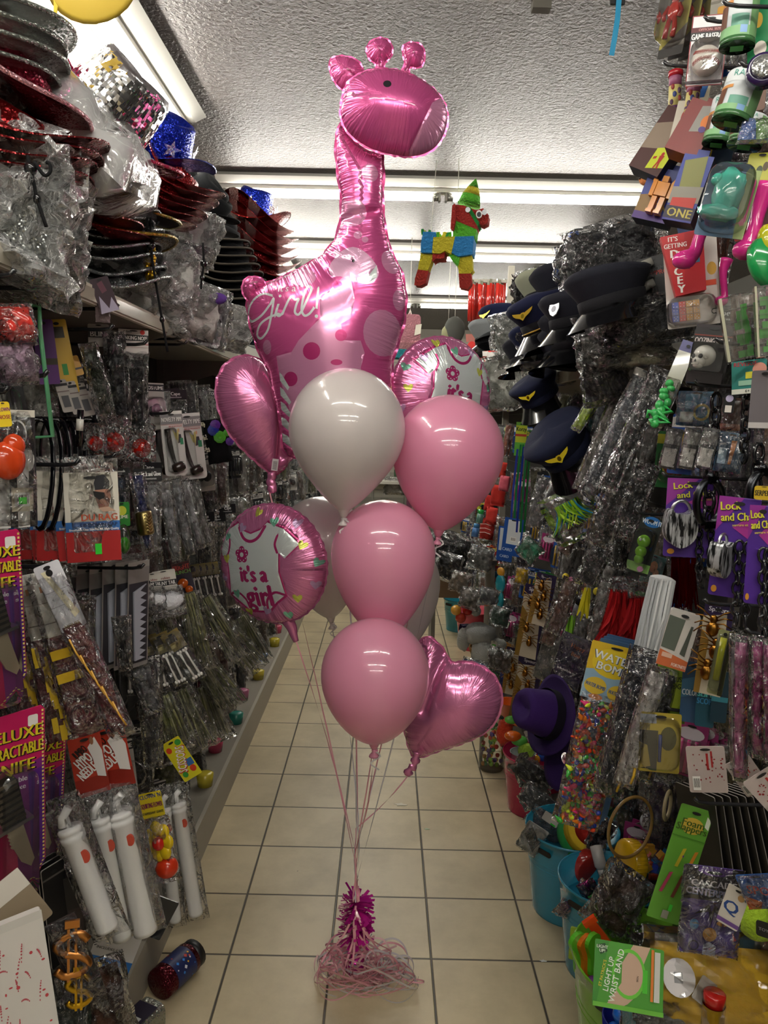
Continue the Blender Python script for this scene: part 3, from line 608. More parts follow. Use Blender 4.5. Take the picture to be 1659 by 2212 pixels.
def pillow(w,h,t,mat,seed=0,nx=9,nz=12,amp=.35,smooth=False,z0=0,jag=.04,b=None,taper=0,X=None,sm_=1.0):
    """closed soft sheet pair: a stuffed bag, hanging from z0"""
    b=b or MB();vs=[];o=V((seed*3.1,seed*1.7,seed*.9));W_=max(w,.02)
    for s in (-1,1):
        for j in range(nz+1):
            for i in range(nx+1):
                u,v=i/nx,j/nz;e=(max(0,1-(2*u-1)**4)*max(0,1-(2*v-1)**6))**.5
                n_=noise.noise(V((u*4,v*6*h/W_*.5+s*9,0))*sm_+o)+.5*noise.noise(V((u*11,v*13,s*5))+o)
                ww=w*(1-taper*v)
                x=(u-.5)*ww*(1+jag*noise.noise(V((v*7,s,0))+o)*2)+w*jag*noise.noise(V((v*4,3,1))+o);y=s*t/2*e*(1+amp*n_*2)+t*.25*amp*noise.noise(V((u*2,v*3,7))+o)
                z=z0-v*h*(1+jag*.5*noise.noise(V((u*6,2,0))+o));vs.append((x,y,z))
    k=(nx+1)*(nz+1);F=[]
    for j in range(nz):
        for i in range(nx):
            a=j*(nx+1)+i;F+=[(a,a+nx+1,a+nx+2,a+1),(k+a,k+a+1,k+a+nx+2,k+a+nx+1)]
    for i in range(nx):F+=[(i,i+1,k+i+1,k+i),(nz*(nx+1)+i,k+nz*(nx+1)+i,k+nz*(nx+1)+i+1,nz*(nx+1)+i+1)]
    for j in range(nz):a=j*(nx+1);c=a+nx;F+=[(a,k+a,k+a+nx+1,a+nx+1),(c,c+nx+1,k+c+nx+1,k+c)]
    return b.add(vs,F,mat,smooth,X)
def blister(w,h,t,z0,x0=0,y=0,r=.3):
    """clear dome standing off a card"""
    b=MB();A=[(p[0],p[1]) for p in rrect(w,h,min(w,h)*r,x0,z0,5)];n=len(A);cx_,cz=x0,z0-h/2
    def ring(s,yy):return [(cx_+(p[0]-cx_)*s,yy,cz+(p[1]-cz)*s) for p in A]
    vs=ring(1.06,y)+ring(1,y-.002)+ring(.97,y-t*.8)+ring(.88,y-t);F=[(k*n+i,k*n+(i+1)%n,(k+1)*n+(i+1)%n,(k+1)*n+i) for k in range(3) for i in range(n)]
    tr=geometry.tessellate_polygon([[V((p[0],p[2],0)) for p in vs[3*n:]]]);F+=[tuple(3*n+i for i in t_) for t_ in tr]
    return b.add(vs,F,PET,False)
CNT={}
def uniq(label):
    CNT[label]=CNT.get(label,0)+1;return label
def pack(name,label,cat,XF,card=None,film=None,cont=None,tags=(),group=None,parts=()):
    """XF = (matrix, w, h). card=(col, deco, v1) header/backing; film=(v0, thickness[, mat]); cont = list of (part name, mesh builder)"""
    X,w,h=XF;t=thing(name,label,cat,X,group)
    if card:
        col,dc,v1=card[:3];b=cardmesh(w*(card[3] if len(card)>3 else 1),h*v1,.0012,col,dc);b.build('header_card' if v1<.5 else 'backing_card',t)
    for nm,mb in (cont or ()):mb.build(nm,t)
    if film:pillow(w*1.02,h*(1-film[0]),film[1],film[2] if len(film)>2 else FILM,seed=len(label)+w*50,z0=-h*film[0]).build('clear_bag',t)
    return t
def row(root,n,step,label,group,jit=.004,rot=.06,seed=1):
    r=random.Random(seed+len(label));X0=root.matrix_world.copy();out=[root];root['group']=group
    for i in range(1,n):
        X=Matrix.Translation(V(step)*i+V((0,0,r.uniform(-jit,jit))))@X0@Matrix.Rotation(r.uniform(-rot,rot),4,'Y')@Matrix.Rotation(r.uniform(-rot,rot),4,'Z');out.append(dup(root,X,label,group))
    return out
def hook(X,L=.22,side=-1,label='black peg hook'):
    """wire hook from the display back to the item"""
    b=MB();o=X.translation;pts=[o+V((-side*-.0,0,0))+V((side*L,0,.0)),o+V((side*.02,0,.0)),o+V((-side*.012,0,.004)),o+V((-side*.022,0,.016))]
    b.tube(pts,.0028,M('26262a','g'),6);return b
# ---- products
def stick(b,p,q,r,m,n=8):return b.tube([p,V(p).lerp(V(q),.5),q],r,m,n)
def star_poly(cx,cz,r,n=5,k=.42,rot=PI/2):return [(cx+(r if i%2==0 else r*k)*math.cos(rot+PI*i/n),cz+(r if i%2==0 else r*k)*math.sin(rot+PI*i/n)) for i in range(2*n)]
def chainmesh(n,L=.030,r=.0032,m=None,wob=.003,seed=0):
    b=MB();rr=random.Random(seed);z=0;m=m or M('1e1e22','g')
    for i in range(n):
        a=(i%2)*PI/2+.3+rr.uniform(-.2,.2);pts=[]
        for k in range(10):
            t=2*PI*k/10;x=L*.36*math.cos(t);zz=L*.55*math.sin(t);pts.append((x*math.cos(a)+rr.uniform(-1,1)*0,x*math.sin(a),z+zz-L*.5))
        b.tube(pts,r,m,5,closed=True);z-=L*.82
    return b
def feathers(n,L,w,m,seed=0,spread=.5,b=None,cz=0):
    """hanging tuft of feathers or hair strips"""
    b=b or MB();rr=random.Random(seed)
    for i in range(n):
        x0=rr.uniform(-w*.25,w*.25);a=rr.uniform(-spread,spread);l=L*rr.uniform(.6,1);y0=rr.uniform(-w*.3,w*.3);pts=[]
        for k in range(5):t=k/4;pts.append((x0+math.sin(a)*l*t*t*.7,y0+rr.uniform(-.3,.3)*w*t*.3,cz-l*t))
        wd=L*.05;q=[V(p) for p in pts];vs=[];ps=rr.uniform(0,PI)
        for k,p in enumerate(q):ww=wd*math.sin(.3+2.6*k/4);vs+=[p-V((ww*math.cos(ps),ww*math.sin(ps),0)),p+V((ww*math.cos(ps),ww*math.sin(ps),0))]
        b.add(vs,[(2*k,2*k+1,2*k+3,2*k+2) for k in range(4)],m if isinstance(m,str) or not isinstance(m,(list,tuple)) else m[i%len(m)],True)
    return b
def fuzzball(c,r,m,seed=0,n=14,amp=.10,b=None,sq=(1,1,1),sp=0):
    b=b or MB();bm=bmesh.new();bmesh.ops.create_icosphere(bm,subdivisions=3,radius=1);o=V((seed,seed*2,1));vs=[]
    for v in bm.verts:
        p=v.co.normalized();k=1+amp*noise.noise(p*4+o)+amp*.7*noise.noise(p*13+o);
        if sp:k+=sp*(v.index%3==0)
        vs.append(V(c)+V((p.x*r*k*sq[0],p.y*r*k*sq[1],p.z*r*k*sq[2])))
    F=[tuple(v.index for v in f.verts) for f in bm.faces];bm.free();return b.add(vs,F,m,True)
# ---- hats (origin at the middle of the brim, crown up +Z, length along Y)
def brim_mesh(b,a,c,ra,rb,curl,m,th=.003,n=32,front=.0,X=None,m2=None,stripes=None):
    """oval brim from inner (ra,rb) to outer (a,c) with sides curled up"""
    R=5;vs=[]
    for lay in (0,1):
        for i in range(R+1):
            t=i/R
            for k in range(n):
                an=2*PI*k/n;x=(ra+(a-ra)*t)*math.cos(an);y=(rb+(c-rb)*t)*math.sin(an);z=curl*t**1.6*(math.cos(an)**2)*1.0-front*t*t*(math.sin(an)**2);vs.append((x,y,z-(th if lay else 0)))
    N=(R+1)*n;F=[[],[]]
    for lay in (0,1):
        for i in range(R):
            for k in range(n):
                f=(lay*N+i*n+k,lay*N+i*n+(k+1)%n,lay*N+(i+1)*n+(k+1)%n,lay*N+(i+1)*n+k);F[1 if stripes and (k//stripes)%2 else 0].append(f)
    for k in range(n):F[0].append((R*n+k,R*n+(k+1)%n,N+R*n+(k+1)%n,N+R*n+k))
    b.add(vs,F[0],m,True,X)
    if F[1]:b.add(vs,F[1],m2,True,X)
    return b
def crown_mesh(b,ra,rb,h,m,dent=.35,X=None,n=28,top=.8,stripes=None,m2=None):
    R=9;vs=[];
    for i in range(R+1):
        t=i/R
        if t<.62:q=t/.62;s_=1-(1-top)*q;z=h*q
        else:q=(t-.62)/.38;s_=top*(1-q)+.02;z=h*(1-.0*q)
        for k in range(n):
            an=2*PI*k/n;x=ra*s_*math.cos(an)*(1-.12*(z/h)*math.sin(an)**2*0);y=rb*s_*math.sin(an);zz=z
            if t>=.62:zz-=h*dent*math.exp(-(x/(ra*.32))**2)*(1-abs(y/(rb*top+1e-6))**3*.6)*min(1,q*2.2)
            if .3<t:x*=1-.22*max(0,math.sin(an))*min(1,t)
            vs.append((x,y,zz))
    A=[];B=[]
    for i in range(R):
        for k in range(n):(B if stripes and (k//stripes)%2 else A).append((i*n+k,i*n+(k+1)%n,(i+1)*n+(k+1)%n,(i+1)*n+k))
    b.add(vs,A,m,True,X)
    if B:b.add(vs,B,m2,True,X)
    return b
def cowboy(label,X,crown,brim,s=1.0,under=None,band=None,stripes=None,c2=None,star=None,trim=None,group=None,ch=1,curl=.07):
    t=thing('cowboy_hat',label,'hat',X,group)
    b=MB();brim_mesh(b,.145*s,.19*s,.078*s,.098*s,curl*s,brim,stripes=stripes,m2=c2,th=.003,n=36,front=.015);b.build('brim',t)
    b=MB();crown_mesh(b,.08*s,.10*s,.115*s*ch,crown);
    if star:
        for a in range(0,360,60):
            Xs=Matrix.Rotation(math.radians(a),4,'Z')@Matrix.Translation((0,-.093*s,.055*s));b.face(star_poly(0,0,.028*s),0,star,Xs)
    b.build('crown',t)
    if band:b=MB();n=28;vs=[(.082*s*math.cos(2*PI*k/n),.102*s*math.sin(2*PI*k/n),z) for z in (.002,.022*s) for k in range(n)];b.add(vs,[(k,(k+1)%n,n+(k+1)%n,n+k) for k in range(n)],band,True);b.build('band',t)
    if trim:b=MB();b.tube([(.146*s*math.cos(2*PI*k/40),.191*s*math.sin(2*PI*k/40),curl*s*math.cos(2*PI*k/40)**2-.015*math.sin(2*PI*k/40)**2) for k in range(40)],.0045,trim,6,closed=True);b.build('brim_trim',t)
    return t
def peaked_cap(label,X,top='1b1c26c',band='15151ac',visor='0c0c0eg',badge=None,s=1.0,group=None,cord=None):
    """visor points to local -Y"""
    t=thing('peaked_cap',label,'cap',X,group);b=MB();n=28
    prof=[(.092,0),(.094,.035),(.098,.045),(.120,.078),(.124,.09),(.112,.10),(.05,.105),(0,.105)]
    vs=[];
    for r,z in prof:
        for k in range(n):a=2*PI*k/n;vs.append((r*s*math.cos(a),r*s*1.08*math.sin(a),(z-max(0,math.sin(a))*.0+max(0,-math.sin(a))*.35*max(0,z-.045))*s))
    b.add(vs,[(i*n+k,i*n+(k+1)%n,(i+1)*n+(k+1)%n,(i+1)*n+k) for i in range(1,len(prof)-1) for k in range(n)],top,True);b.build('top',t)
    b=MB();b.lathe([(.0935*s,0),(.096*s,.002*s),(.097*s,.034*s),(.094*s,.036*s)],band,n,sy=1.08);b.build('band',t)
    b=MB();vs=[];m_=14
    for i in range(4):
        for k in range(m_+1):a=PI+PI*(k/m_*.8+.1);q=i/3;r=.095+.072*q*math.sin((k/m_)*PI)**.7;vs.append((r*s*math.cos(a),r*s*1.08*math.sin(a),(.004-.05*q)*s))
    b.add(vs,[(i*(m_+1)+k,i*(m_+1)+k+1,(i+1)*(m_+1)+k+1,(i+1)*(m_+1)+k) for i in range(3) for k in range(m_)],visor,True);b.build('visor',t)
    if cord:b=MB();b.tube([(.098*s*math.cos(PI+PI*k/12),.106*s*math.sin(PI+PI*k/12),.008*s) for k in range(13)],.003,cord,6);b.build('cord',t)
    if badge:
        b=MB();Xb=Matrix.Translation((0,-.128*s,.066*s))@Matrix.Rotation(-.45,4,'X')
        if badge=='shield':b.prism([(x*s,z*s) for x,z in [(-.018,.022),(-.01,.026),(0,.022),(.01,.026),(.018,.022),(.02,0),(.012,-.018),(0,-.026),(-.012,-.018),(-.02,0)]],-.004,0,'c8c8ccm',Xb);b.face(ellp(0,0,.010*s,.012*s,14),-.0045,'55555am',Xb)
        else:
            b.face([(x*s,z*s) for x,z in [(0,.02),(.008,.012),(.045,.022),(.04,.012),(.03,.004),(.012,-.004),(0,-.014),(-.012,-.004),(-.03,.004),(-.04,.012),(-.045,.022),(-.008,.012)]],-.003,badge,Xb);b.face(ellp(0,.002,.007*s,.008*s,12),-.0038,'8a7a20m',Xb)
        b.build('badge',t)
    return t
def Rm(rx=0,ry=0,rz=0):return Matrix.Rotation(math.radians(rz),4,'Z')@Matrix.Rotation(math.radians(ry),4,'Y')@Matrix.Rotation(math.radians(rx),4,'X')
def TP(p):return Matrix.Translation(p)
def lump(label,cat,X,w,h,t,m,seed=0,name='crumpled_bag',film=FILM,cont=None,group=None,nx=12,nz=12,amp=.7):
    """crumpled clear bag with soft contents, centred at the top"""
    th=thing(name,label,cat,X,group)
    if cont is None:pillow(w*.86,h*.84,t*.7,m,seed+5,8,8,.4,True,-h*.08).build('contents',th)
    else:cont.build('contents',th)
    pillow(w,h,t,film,seed,nx,nz,amp,False,0,.09).build('clear_bag',th);return th
# ================================================================ LEFT SIDE
SHX=-.66;SHZ=PX(300,672,SHX).z
unit=thing('display_shelf','long grey display unit along the left wall, top shelf over peg hooks','display shelf',TP((-.9,3.5,0)))
def part(nm,b,par):o=b.build(nm);o.parent=par;o.matrix_parent_inverse=par.matrix_world.inverted();return o
b=MB();b.box(-1.05,-1.03,-.4,9.2,.1,SHZ,'3a3836d')
for k in range(16):b.box(-1.031,-1.027,-.4,9.2,.2+k*.1,.203+k*.1,'1c1b1a')
part('back_panel',b,unit)
b=MB();b.box(-1.05,SHX,-.4,9.2,SHZ-.02,SHZ,'8f8a80d');b.box(SHX,SHX+.012,-.4,9.2,SHZ-.035,SHZ+.006,'c9c3b4d');b.box(SHX+.012,SHX+.016,-.4,9.2,SHZ-.03,SHZ-.002,'b3ad9dg');part('top_shelf',b,unit)
b=MB();b.box(-1.05,-.655,-.4,9.2,.0,.13,'8a8478d');b.box(-.655,-.64,-.4,9.2,.0,.145,'a8a294d');part('base_shelf',b,unit)
for y in (1.1,2.32,3.54,4.76,6.0,7.2):
    b=MB();b.box(-1.03,-1.0,y-.015,y+.015,.1,SHZ,'77726ad')
    b.prism([(-1.03,SHZ-.02),(SHX+.03,SHZ-.02),(SHX+.03,SHZ-.035),(-1.03,SHZ-.16)],y-.002,y+.002,'77726ad');part('upright',b,unit)
def phook(px,py,x=-.62,L=.34):
    b=MB();o=PX(px,py,x);b.tube([o+V((-L,0,-.004)),o+V((-.03,0,0)),o+V((-.008,0,.003)),o+V((0,0,.012))],.0045,'1f1f22g',7);part('peg_hook',b,unit)
for a in ((92,623),(32,598),(256,668),(104,815),(20,850),(172,1005),(245,713),(318,745),(395,733),(404,745),(115,1225),(312,1228),(258,1138),(372,894),(22,1575),(250,990),(205,1535)):phook(*a)
# ---- near packs
KD=[('b',0,.03,'c2195a'),('p',[(.1,.2),(.5,.35),(.5,1),(-.1,1)],'6a2080'),('p',[(-.5,.1),(.2,.1),(.0,.9),(-.5,1)],'c01e5e')]
def knifecard(label,XF,blade=True):
    X,w,h=XF;t=thing('toy_knife_card',label,'toy knife',X);pts=[(-w/2,-h*.02),(w*.46,0),(w*.5,-h*.02),(w*.5,-h*.78),(w*.42,-h*.84),(-w*.05,-h),(-w/2,-h)]
    b=MB();b.prism(pts,-.001,.001,'c11c5c');b.face([(w*.12,-h*.3),(w*.49,-h*.25),(w*.49,-h*.79),(w*.2,-h*.92)],-.0013,'7a2478');b.face([(w*.3,-h*.32),(w*.49,-h*.3),(w*.49,-h*.79),(w*.35,-h*.86)],-.0015,'561f80')
    for i,(s_,z) in enumerate((('DELUXE',.11),('RETRACTABLE',.19),('KNIFE',.27))):
        b.text(s_,w*.12+.0015,-h*z-.0015,h*.058,'141414',-.0017,maxw=w*.7,bold=.002);b.text(s_,w*.12,-h*z,h*.058,'d8c428',-.0020,maxw=w*.7)
    b.text('retractable',w*.1,-h*.335,h*.026,'e8e0e8',-.0018);b.text('luxe',w*.2,-h*.372,h*.026,'e8e0e8',-.0018)
    b.face(rrect(.016,.018,.003,w*.36,-h*.035),-.0018,'e8e4e0');b.face(ellp(-w*.1,-h*.03,.012,.004),-.0018,'2a0a18')
    n=70;seg=[(w*.47,-h*.015),(w*.475,-h*.775),(w*.41,-h*.825),(-w*.05,-h*.98)]
    for (p,q) in zip(seg,seg[1:]):
        m_=int(math.dist(p,q)/.0062)
        for k in range(m_):b.face([(p[0]+(q[0]-p[0])*(k+.2)/m_-.0015,p[1]+(q[1]-p[1])*(k+.2)/m_),(p[0]+(q[0]-p[0])*(k+.2)/m_+.0015,p[1]+(q[1]-p[1])*(k+.2)/m_),(p[0]+(q[0]-p[0])*(k+.75)/m_+.0015,p[1]+(q[1]-p[1])*(k+.75)/m_),(p[0]+(q[0]-p[0])*(k+.75)/m_-.0015,p[1]+(q[1]-p[1])*(k+.75)/m_)],-.0022,'e6cf74')
    b.build('backing_card',t)
    b=MB();A=Matrix.Translation((w*.12,-.016,-h*.60))@Matrix.Rotation(math.radians(-14),4,'Y')
    saw=[(-.012,h*.09)]+[(-.012+(k%2)*.003,h*.09-h*.02*k*.5) for k in range(1,14)]+[(-.004,-h*.12),(.008,-h*.17),(.016,-h*.14),(.014,h*.09)]
    b.prism(saw,-.002,.002,'b9ac92g',A);b.build('blade',t)
    b=MB();b.prism([(-.018,h*.09),(.018,h*.09),(.022,h*.30),(.010,h*.34),(-.016,h*.34),(-.022,h*.2)],-.011,.011,'2b2622g',A)
    for k in range(7):b.box(-.019,.019,-.0125,-.011,h*(.11+.03*k),h*(.125+.03*k),'4a4238g',A)
    b.build('handle',t);b=MB();b.box(-.028,.028,-.014,.012,h*.078,h*.094,'c9c9ccm',A);b.build('guard',t)
    bl=blister(w*.42,h*.66,.034,-h*.26,w*.13);bl.build('clear_blister',t);return t
knifecard('magenta toy knife card cut by the left frame edge, above the other knife cards',L_(-40,1150,-18,1560,170,.60,ang=50))
knifecard('magenta toy knife card with yellow lettering, lower one of the front pair at far left',L_(0,1545,5,1985,205,.58,ang=50))
knifecard('magenta toy knife card standing out behind the lower front one, its saw blade showing',L_(64,1585,50,1920,170,.66,ang=50))
def drag(lab,XF,bk='b21f22'):
    X,w,h=XF;t=thing('head_scarf_pack',lab,'head scarf',X)
    D=[('b',0,.66,'e4dfd2'),('b',.55,.66,'2f6fb8'),('b',.66,1,bk),('p',[(.1,.04),(.25,.03),(.34,.1),(.34,.17),(.3,.2),(.07,.2),(.05,.12)],'26262e'),('p',[(.06,.2),(.33,.19),(.36,.27),(.30,.40),(.22,.43),(.13,.41),(.08,.31)],'b98670'),('p',[(.03,.21),(.24,.23),(.23,.29),(.14,.31),(.05,.27)],'0e0e10'),('p',[(.11,.40),(.3,.39),(.44,.44),(.2,.445)],'c9a58e'),('r',.12,.36,.2,.37,'8a4a48'),
         ('t','DU RAG',.12,.50,.075,'c1502f'),('t','TIE DOWN CAP',.1,.585,.04,'12284e'),('t','Breathable, One Size Fits All, High Quality',.02,.635,.026,'e8ecf2'),('r',.02,.80,.14,.92,'35e03a')]
    cardmesh(w,h,.004,'e4dfd2',D,rad=.002,sidecol=M('b5302c')).build('printed_pack',t);pillow(w*1.03,h*1.17,.007,FILM,3,6,8,.25,z0=h*.15,jag=.01).build('clear_bag',t);return t
x_=L_(195,1020,205,1212,118,.64,ang=22)
d0=drag('front red head scarf pack lettered DU RAG with a green price tag',x_)
for k in range(1,7):dup(d0,Matrix.Translation((-.030*k,.004*k,.004*(k%2)))@x_[0]@Matrix.Rotation(.05*(-1)**k,4,'Y'),'red and white head scarf pack hanging behind the front DU RAG pack','head scarf packs on the hook')
x2=L_(222,1000,226,1165,42,.70,ang=60);t=thing('head_scarf_pack','head scarf pack turned edge-on at the right of the front DU RAG pack','head scarf',x2[0])
cardmesh(x2[1],x2[2],.003,'d8d2c4',[('b',.5,.6,'3a66a0'),('e',.1,.18,.2,.13,'8d7468'),('e',.1,.1,.22,.07,'2a2a30'),('t','DU',0,.44,.06,'b5502f'),('c',-.3,.72,.6,.18)]).build('printed_pack',t)
# suspender pack
x3=L_(20,885,28,1140,110,.62,ang=40);t=thing('suspender_pack','black card of white suspenders and glasses with orange ball, at left frame edge','suspenders',x3[0]);w,h=x3[1:]
cardmesh(w,h,.003,'2a2629',[('b',0,.06,'cfc8bc'),('o',.13,.2,.2,.12,'dcdad6',.86),('r',-.3,.5,-.05,1,'d9d7d4'),('r',.1,.45,.34,1,'d9d7d4'),('e',.34,.42,.12,.1,'d9d7d4'),('r',-.02,.66,.42,.86,'d6cdb8'),('c',.04,.70,.3,.12),('r',.12,.74,.28,.80,'3be23c')]).build('backing_card',t)
b=MB();b.ell((-.01,-.02,-h*.42),(.028,.02,.032),'d9481eg',16);b.ell((-.0,-.02,-h*.30),(.018,.014,.02),'d9481eg',16);b.build('clown_nose',t);pillow(w,h,.03,FILM,9).build('clear_bag',t)
x4=L_(4,868,12,922,30,.60);t=thing('header_card','yellow card with purple lettering above the orange ball at left frame edge','card',x4[0]);cardmesh(x4[1],x4[2],.001,'e8c81e',[('t','CLOWN',0,.3,.16,'7a1f6a'),('t','NOSE',0,.6,.16,'a02a3a')]).build('card',t)
x5=L_(25,655,55,838,95,.62);lump('clear bag with red and white clown part at the left edge under the shelf','costume bag',x5[0],x5[1],x5[2]*.5,.05,'c8322ag',3)
lump('clear bag with pink and purple novelty below the red clown bag','costume bag',TP(V((0,0,-x5[2]*.42)))@x5[0],x5[1],x5[2]*.55,.045,'9b7f94w',8)
b=MB();o_=PX(85,660,-.70);b.tube([o_+V((-.05,0,.0)),o_,o_+V((.0,0,-.05)),o_+V((.02,0,-.26)),o_+V((-.08,0,-.27))],.005,'6fbf8cg',6);tag(b.build('plastic_hanger'),'pale green plastic hanger hanging below the shelf near the left edge','hanger')
for i,(a,c,l) in enumerate((((118,690,150,850,46),'c9a030','mustard yellow backing card in the dark under the shelf'),((152,770,168,812,30),'d09a2a','small orange box card hanging in front of the black bags'),((90,690,108,830,46),'5a2a70','purple card strip under the shelf beside the green hanger'))):
    q=L_(*a,.74);t=thing('hanging_card',l,'card',q[0]);cardmesh(q[1],q[2],.002,c,[('r',-.3,.1,.3,.25,'3a3020'),('r',-.1,.6,.15,.75,'2f8a3a')] if i==0 else [('b',.6,.7,'3a3020')]).build('card',t)
for k in range(3):
    q=L_(128+k*20,820+k*4,150+k*22,890+k*4,26,.72-.01*k,ang=60);t=thing('bow_tie_card',('left','middle','right')[k]+' of three small white cards with grey print beside the black belts','card',q[0]);cardmesh(q[1],q[2],.001,'a9a29c',[('b',.12,.2,'3a3a3c'),('b',.35,.38,'7a6a6a'),('r',-.3,.5,.3,.85,'5a5a5e')]).build('card',t)
# black hanging headbands
for k in range(7):
    o_=PX(80+k*18,905,-.72-.012*(k%2));b=MB();r=.10+.005*(k%3);pts=[(r*.35*math.sin(a_*.35),.02*math.cos(a_*.5),-r*1.15*(1-math.cos(a_*.35))) for a_ in range(19)];b.X=TP(o_);b.tube(pts,.006,'0f0f14g',6,flat=.5,closed=True);tag(b.build('headband'),'thin black headband hanging in the dark row above the head scarf packs','headband','black headbands')
q=L_(174,885,170,965,11,.66,ang=20);t=thing('cane','black novelty cane with a white band beside the hanging headbands','cane',q[0]);b=MB();b.tube([(0,0,0),(0,0,-q[2]*1.0)],.007,'0c0c10g',12);b.build('shaft',t);b=MB();b.lathe([(.0078,-.02),(.0078,-.045)],'e4e2dcg',12);b.build('band',t)
# ---- long rounded bags with header cards
for i,(a,hd,l,cm) in enumerate((((288,712,292,940,66),('BLINKING NOSE',True),'rounded clear bag of black cloth under a header lettered BLINKING NOSE','101014w'),((247,715,262,925,52),None,'rounded clear bag with a tall black object, left of the blinking nose bag','17171cw'),((190,740,232,905,44),None,'slim clear bag with green and blue stripe left of the rounded bags','2c3424w'))):
    q=L_(*a,.69-.01*i,ang=30);X,w,h=q;t=thing('costume_bag',l,'costume bag',X)
    if hd:b=cardmesh(w*.98,h*.22,.001,'d6d0cc',[('b',.0,.12,'e6e2de'),('t','rubies',-.2,.08,.1,'222222'),('b',.22,.48,'1c1c1e'),('t','BLINKING NOSE',0,.35,.17,'f0eeea'),('e',.3,.1,.08,.1,'cc2a20'),('b',.6,.63,'b04a44'),('b',.74,.76,'b9a09c')]);b.build('header_card',t)
    z0=-h*.2 if hd else 0;pillow(w*.7,(h+z0)*.86,.04,cm,4+i,6,9,.3,True,z0-h*.08,taper=.2).build('contents',t);pillow(w*.98,h+z0,.06,FILM,7+i,9,14,.7,z0=z0,jag=.06).build('clear_bag',t)
q=L_(262,755,268,800,34,.70,ang=20);t=thing('header_card','white header lettered BLIN half covered, left of the blinking nose header','card',L_(212,700,214,742,42,.72,ang=25)[0]);w,h=.05,.055;cardmesh(w,h,.001,'b8b0ac',[('b',.25,.6,'242426'),('t','BLIN',-.05,.43,.24,'e8e6e2')]).build('card',t)
for i,(px,py,r) in enumerate(((305,968,21),(247,955,22),(205,958,17))):
    o_=PX(px,py,-.67);rm=r/FP*o_.y;t=thing('red_nose',('brightest red blinking nose ball in a clear bag, rightmost of three','red nose ball in a clear bag, middle of three below the rounded bags','dark red nose ball in a clear bag, leftmost of three')[i],'clown nose',TP(o_));b=MB();b.ell((0,0,0),(rm,rm*.9,rm),'b3180fg',20);b.build('ball',t);pillow(rm*3,rm*4,rm*1.8,FILM,i,z0=rm*2.6).build('clear_bag',t)
# ---- novelty pipe cards
def pipecard(lab,XF):
    X,w,h=XF;t=thing('novelty_pipe_card',lab,'novelty pipe',X)
    cardmesh(w,h,.0015,'dad7d4',[('b',0,.05,'efedea'),('t','rubies',-.28,.03,.03,'222222',0,.4),('b',.05,.2,'8f8c8e'),('t','NOVELTY PIPE',.02,.13,.075,'262628'),('t','NOVELTY PIPE',.01,.127,.07,'f4f2f0'),('b',.205,.21,'d08a88'),('t','PIPE DE NOUVEAUTE',.15,.235,.025,'c86a6a',0,.6),('p',[(.0,.28),(.12,.34),(.24,.27),(.28,.40),(.2,.50),(.1,.42)],'c9bb72'),('p',[(.26,.36),(.36,.36),(.4,.48),(.2,.5)],'3a3440'),('r',.3,.42,.44,.52,'2f8a60'),('e',.28,.30,.03,.03,'d8a07a')],rad=.012).build('backing_card',t)
    b=MB();b.tube(crom([(-w*.26,-.012,-h*.27),(-w*.2,-.013,-h*.5),(-w*.1,-.015,-h*.72),(-w*.02,-.02,-h*.83)],4),[.010-.0004*i for i in range(13)],'2a2422g',12,flat=1);b.build('stem',t)
    b=MB();b.X=Matrix.Translation((w*.08,-.02,-h*.86))@Rm(0,75,0);b.lathe([(0,-.022),(.012,-.02),(.017,-.008),(.016,.012),(.013,.02),(.009,.019),(.008,.006),(0,.004)],'332a26g',16);b.build('bowl',t)
    blister(w*.5,h*.68,.03,-h*.25,-w*.1).build('clear_blister',t);return t
q=L_(402,893,420,1035,58,.68,ang=25);r0=pipecard('front white card lettered NOVELTY PIPE with a dark plastic pipe',q)
q2=L_(368,888,382,1028,48,.70,ang=25);pipecard('novelty pipe card half hidden at the left of the front one',q2)
for k in range(4):dup(r0,Matrix.Translation((-.035*k-.08,.01,.006*(k%2)))@q[0]@Matrix.Rotation(.1*(-1)**k,4,'Y'),'white novelty pipe card deep on the hook behind the front two','pipe cards behind')
# ---- black gloves with roses
q=L_(462,905,478,1000,52,.67,ang=15);X,w,h=q;t=thing('rose_glove_pack','black hanging gloves trimmed with green, blue and purple fabric roses','gloves',X);pillow(w,h,.04,'0e0e12c',2,8,10,.2,True).build('glove',t)
for px,pz,c,r in ((.1,.42,'5bbf2eg',.024),(-.12,.25,'2433b0g',.022),(.0,.14,'6b2fa8g',.02),(.48,.55,'6b2fa8g',.016),(.42,.35,'5bbf2eg',.014)):
    b=MB();
    for k in range(5):a=k*1.3;b.X=Matrix.Translation((px*w,-.024-.003*k,-pz*h));b.lathe([(r*(1-.18*k)*.2,.0),(r*(1-.18*k),.002),(r*(1-.18*k)*1.02,.006),(r*(1-.18*k)*.8,.003)],c,9,Rm(90,0,0))
    b.build('rose',t)
for k in range(3):
    b=MB();rr=random.Random(k)
    for j in range(16):b.ell((-w*.5+rr.uniform(-.008,.008),-.02+rr.uniform(-.006,.006),-h*(.1+.28*k)+rr.uniform(-.008,.008)),(.003,.003,.003),'e0dcc8g',6)
    b.build('bead_cluster',t)
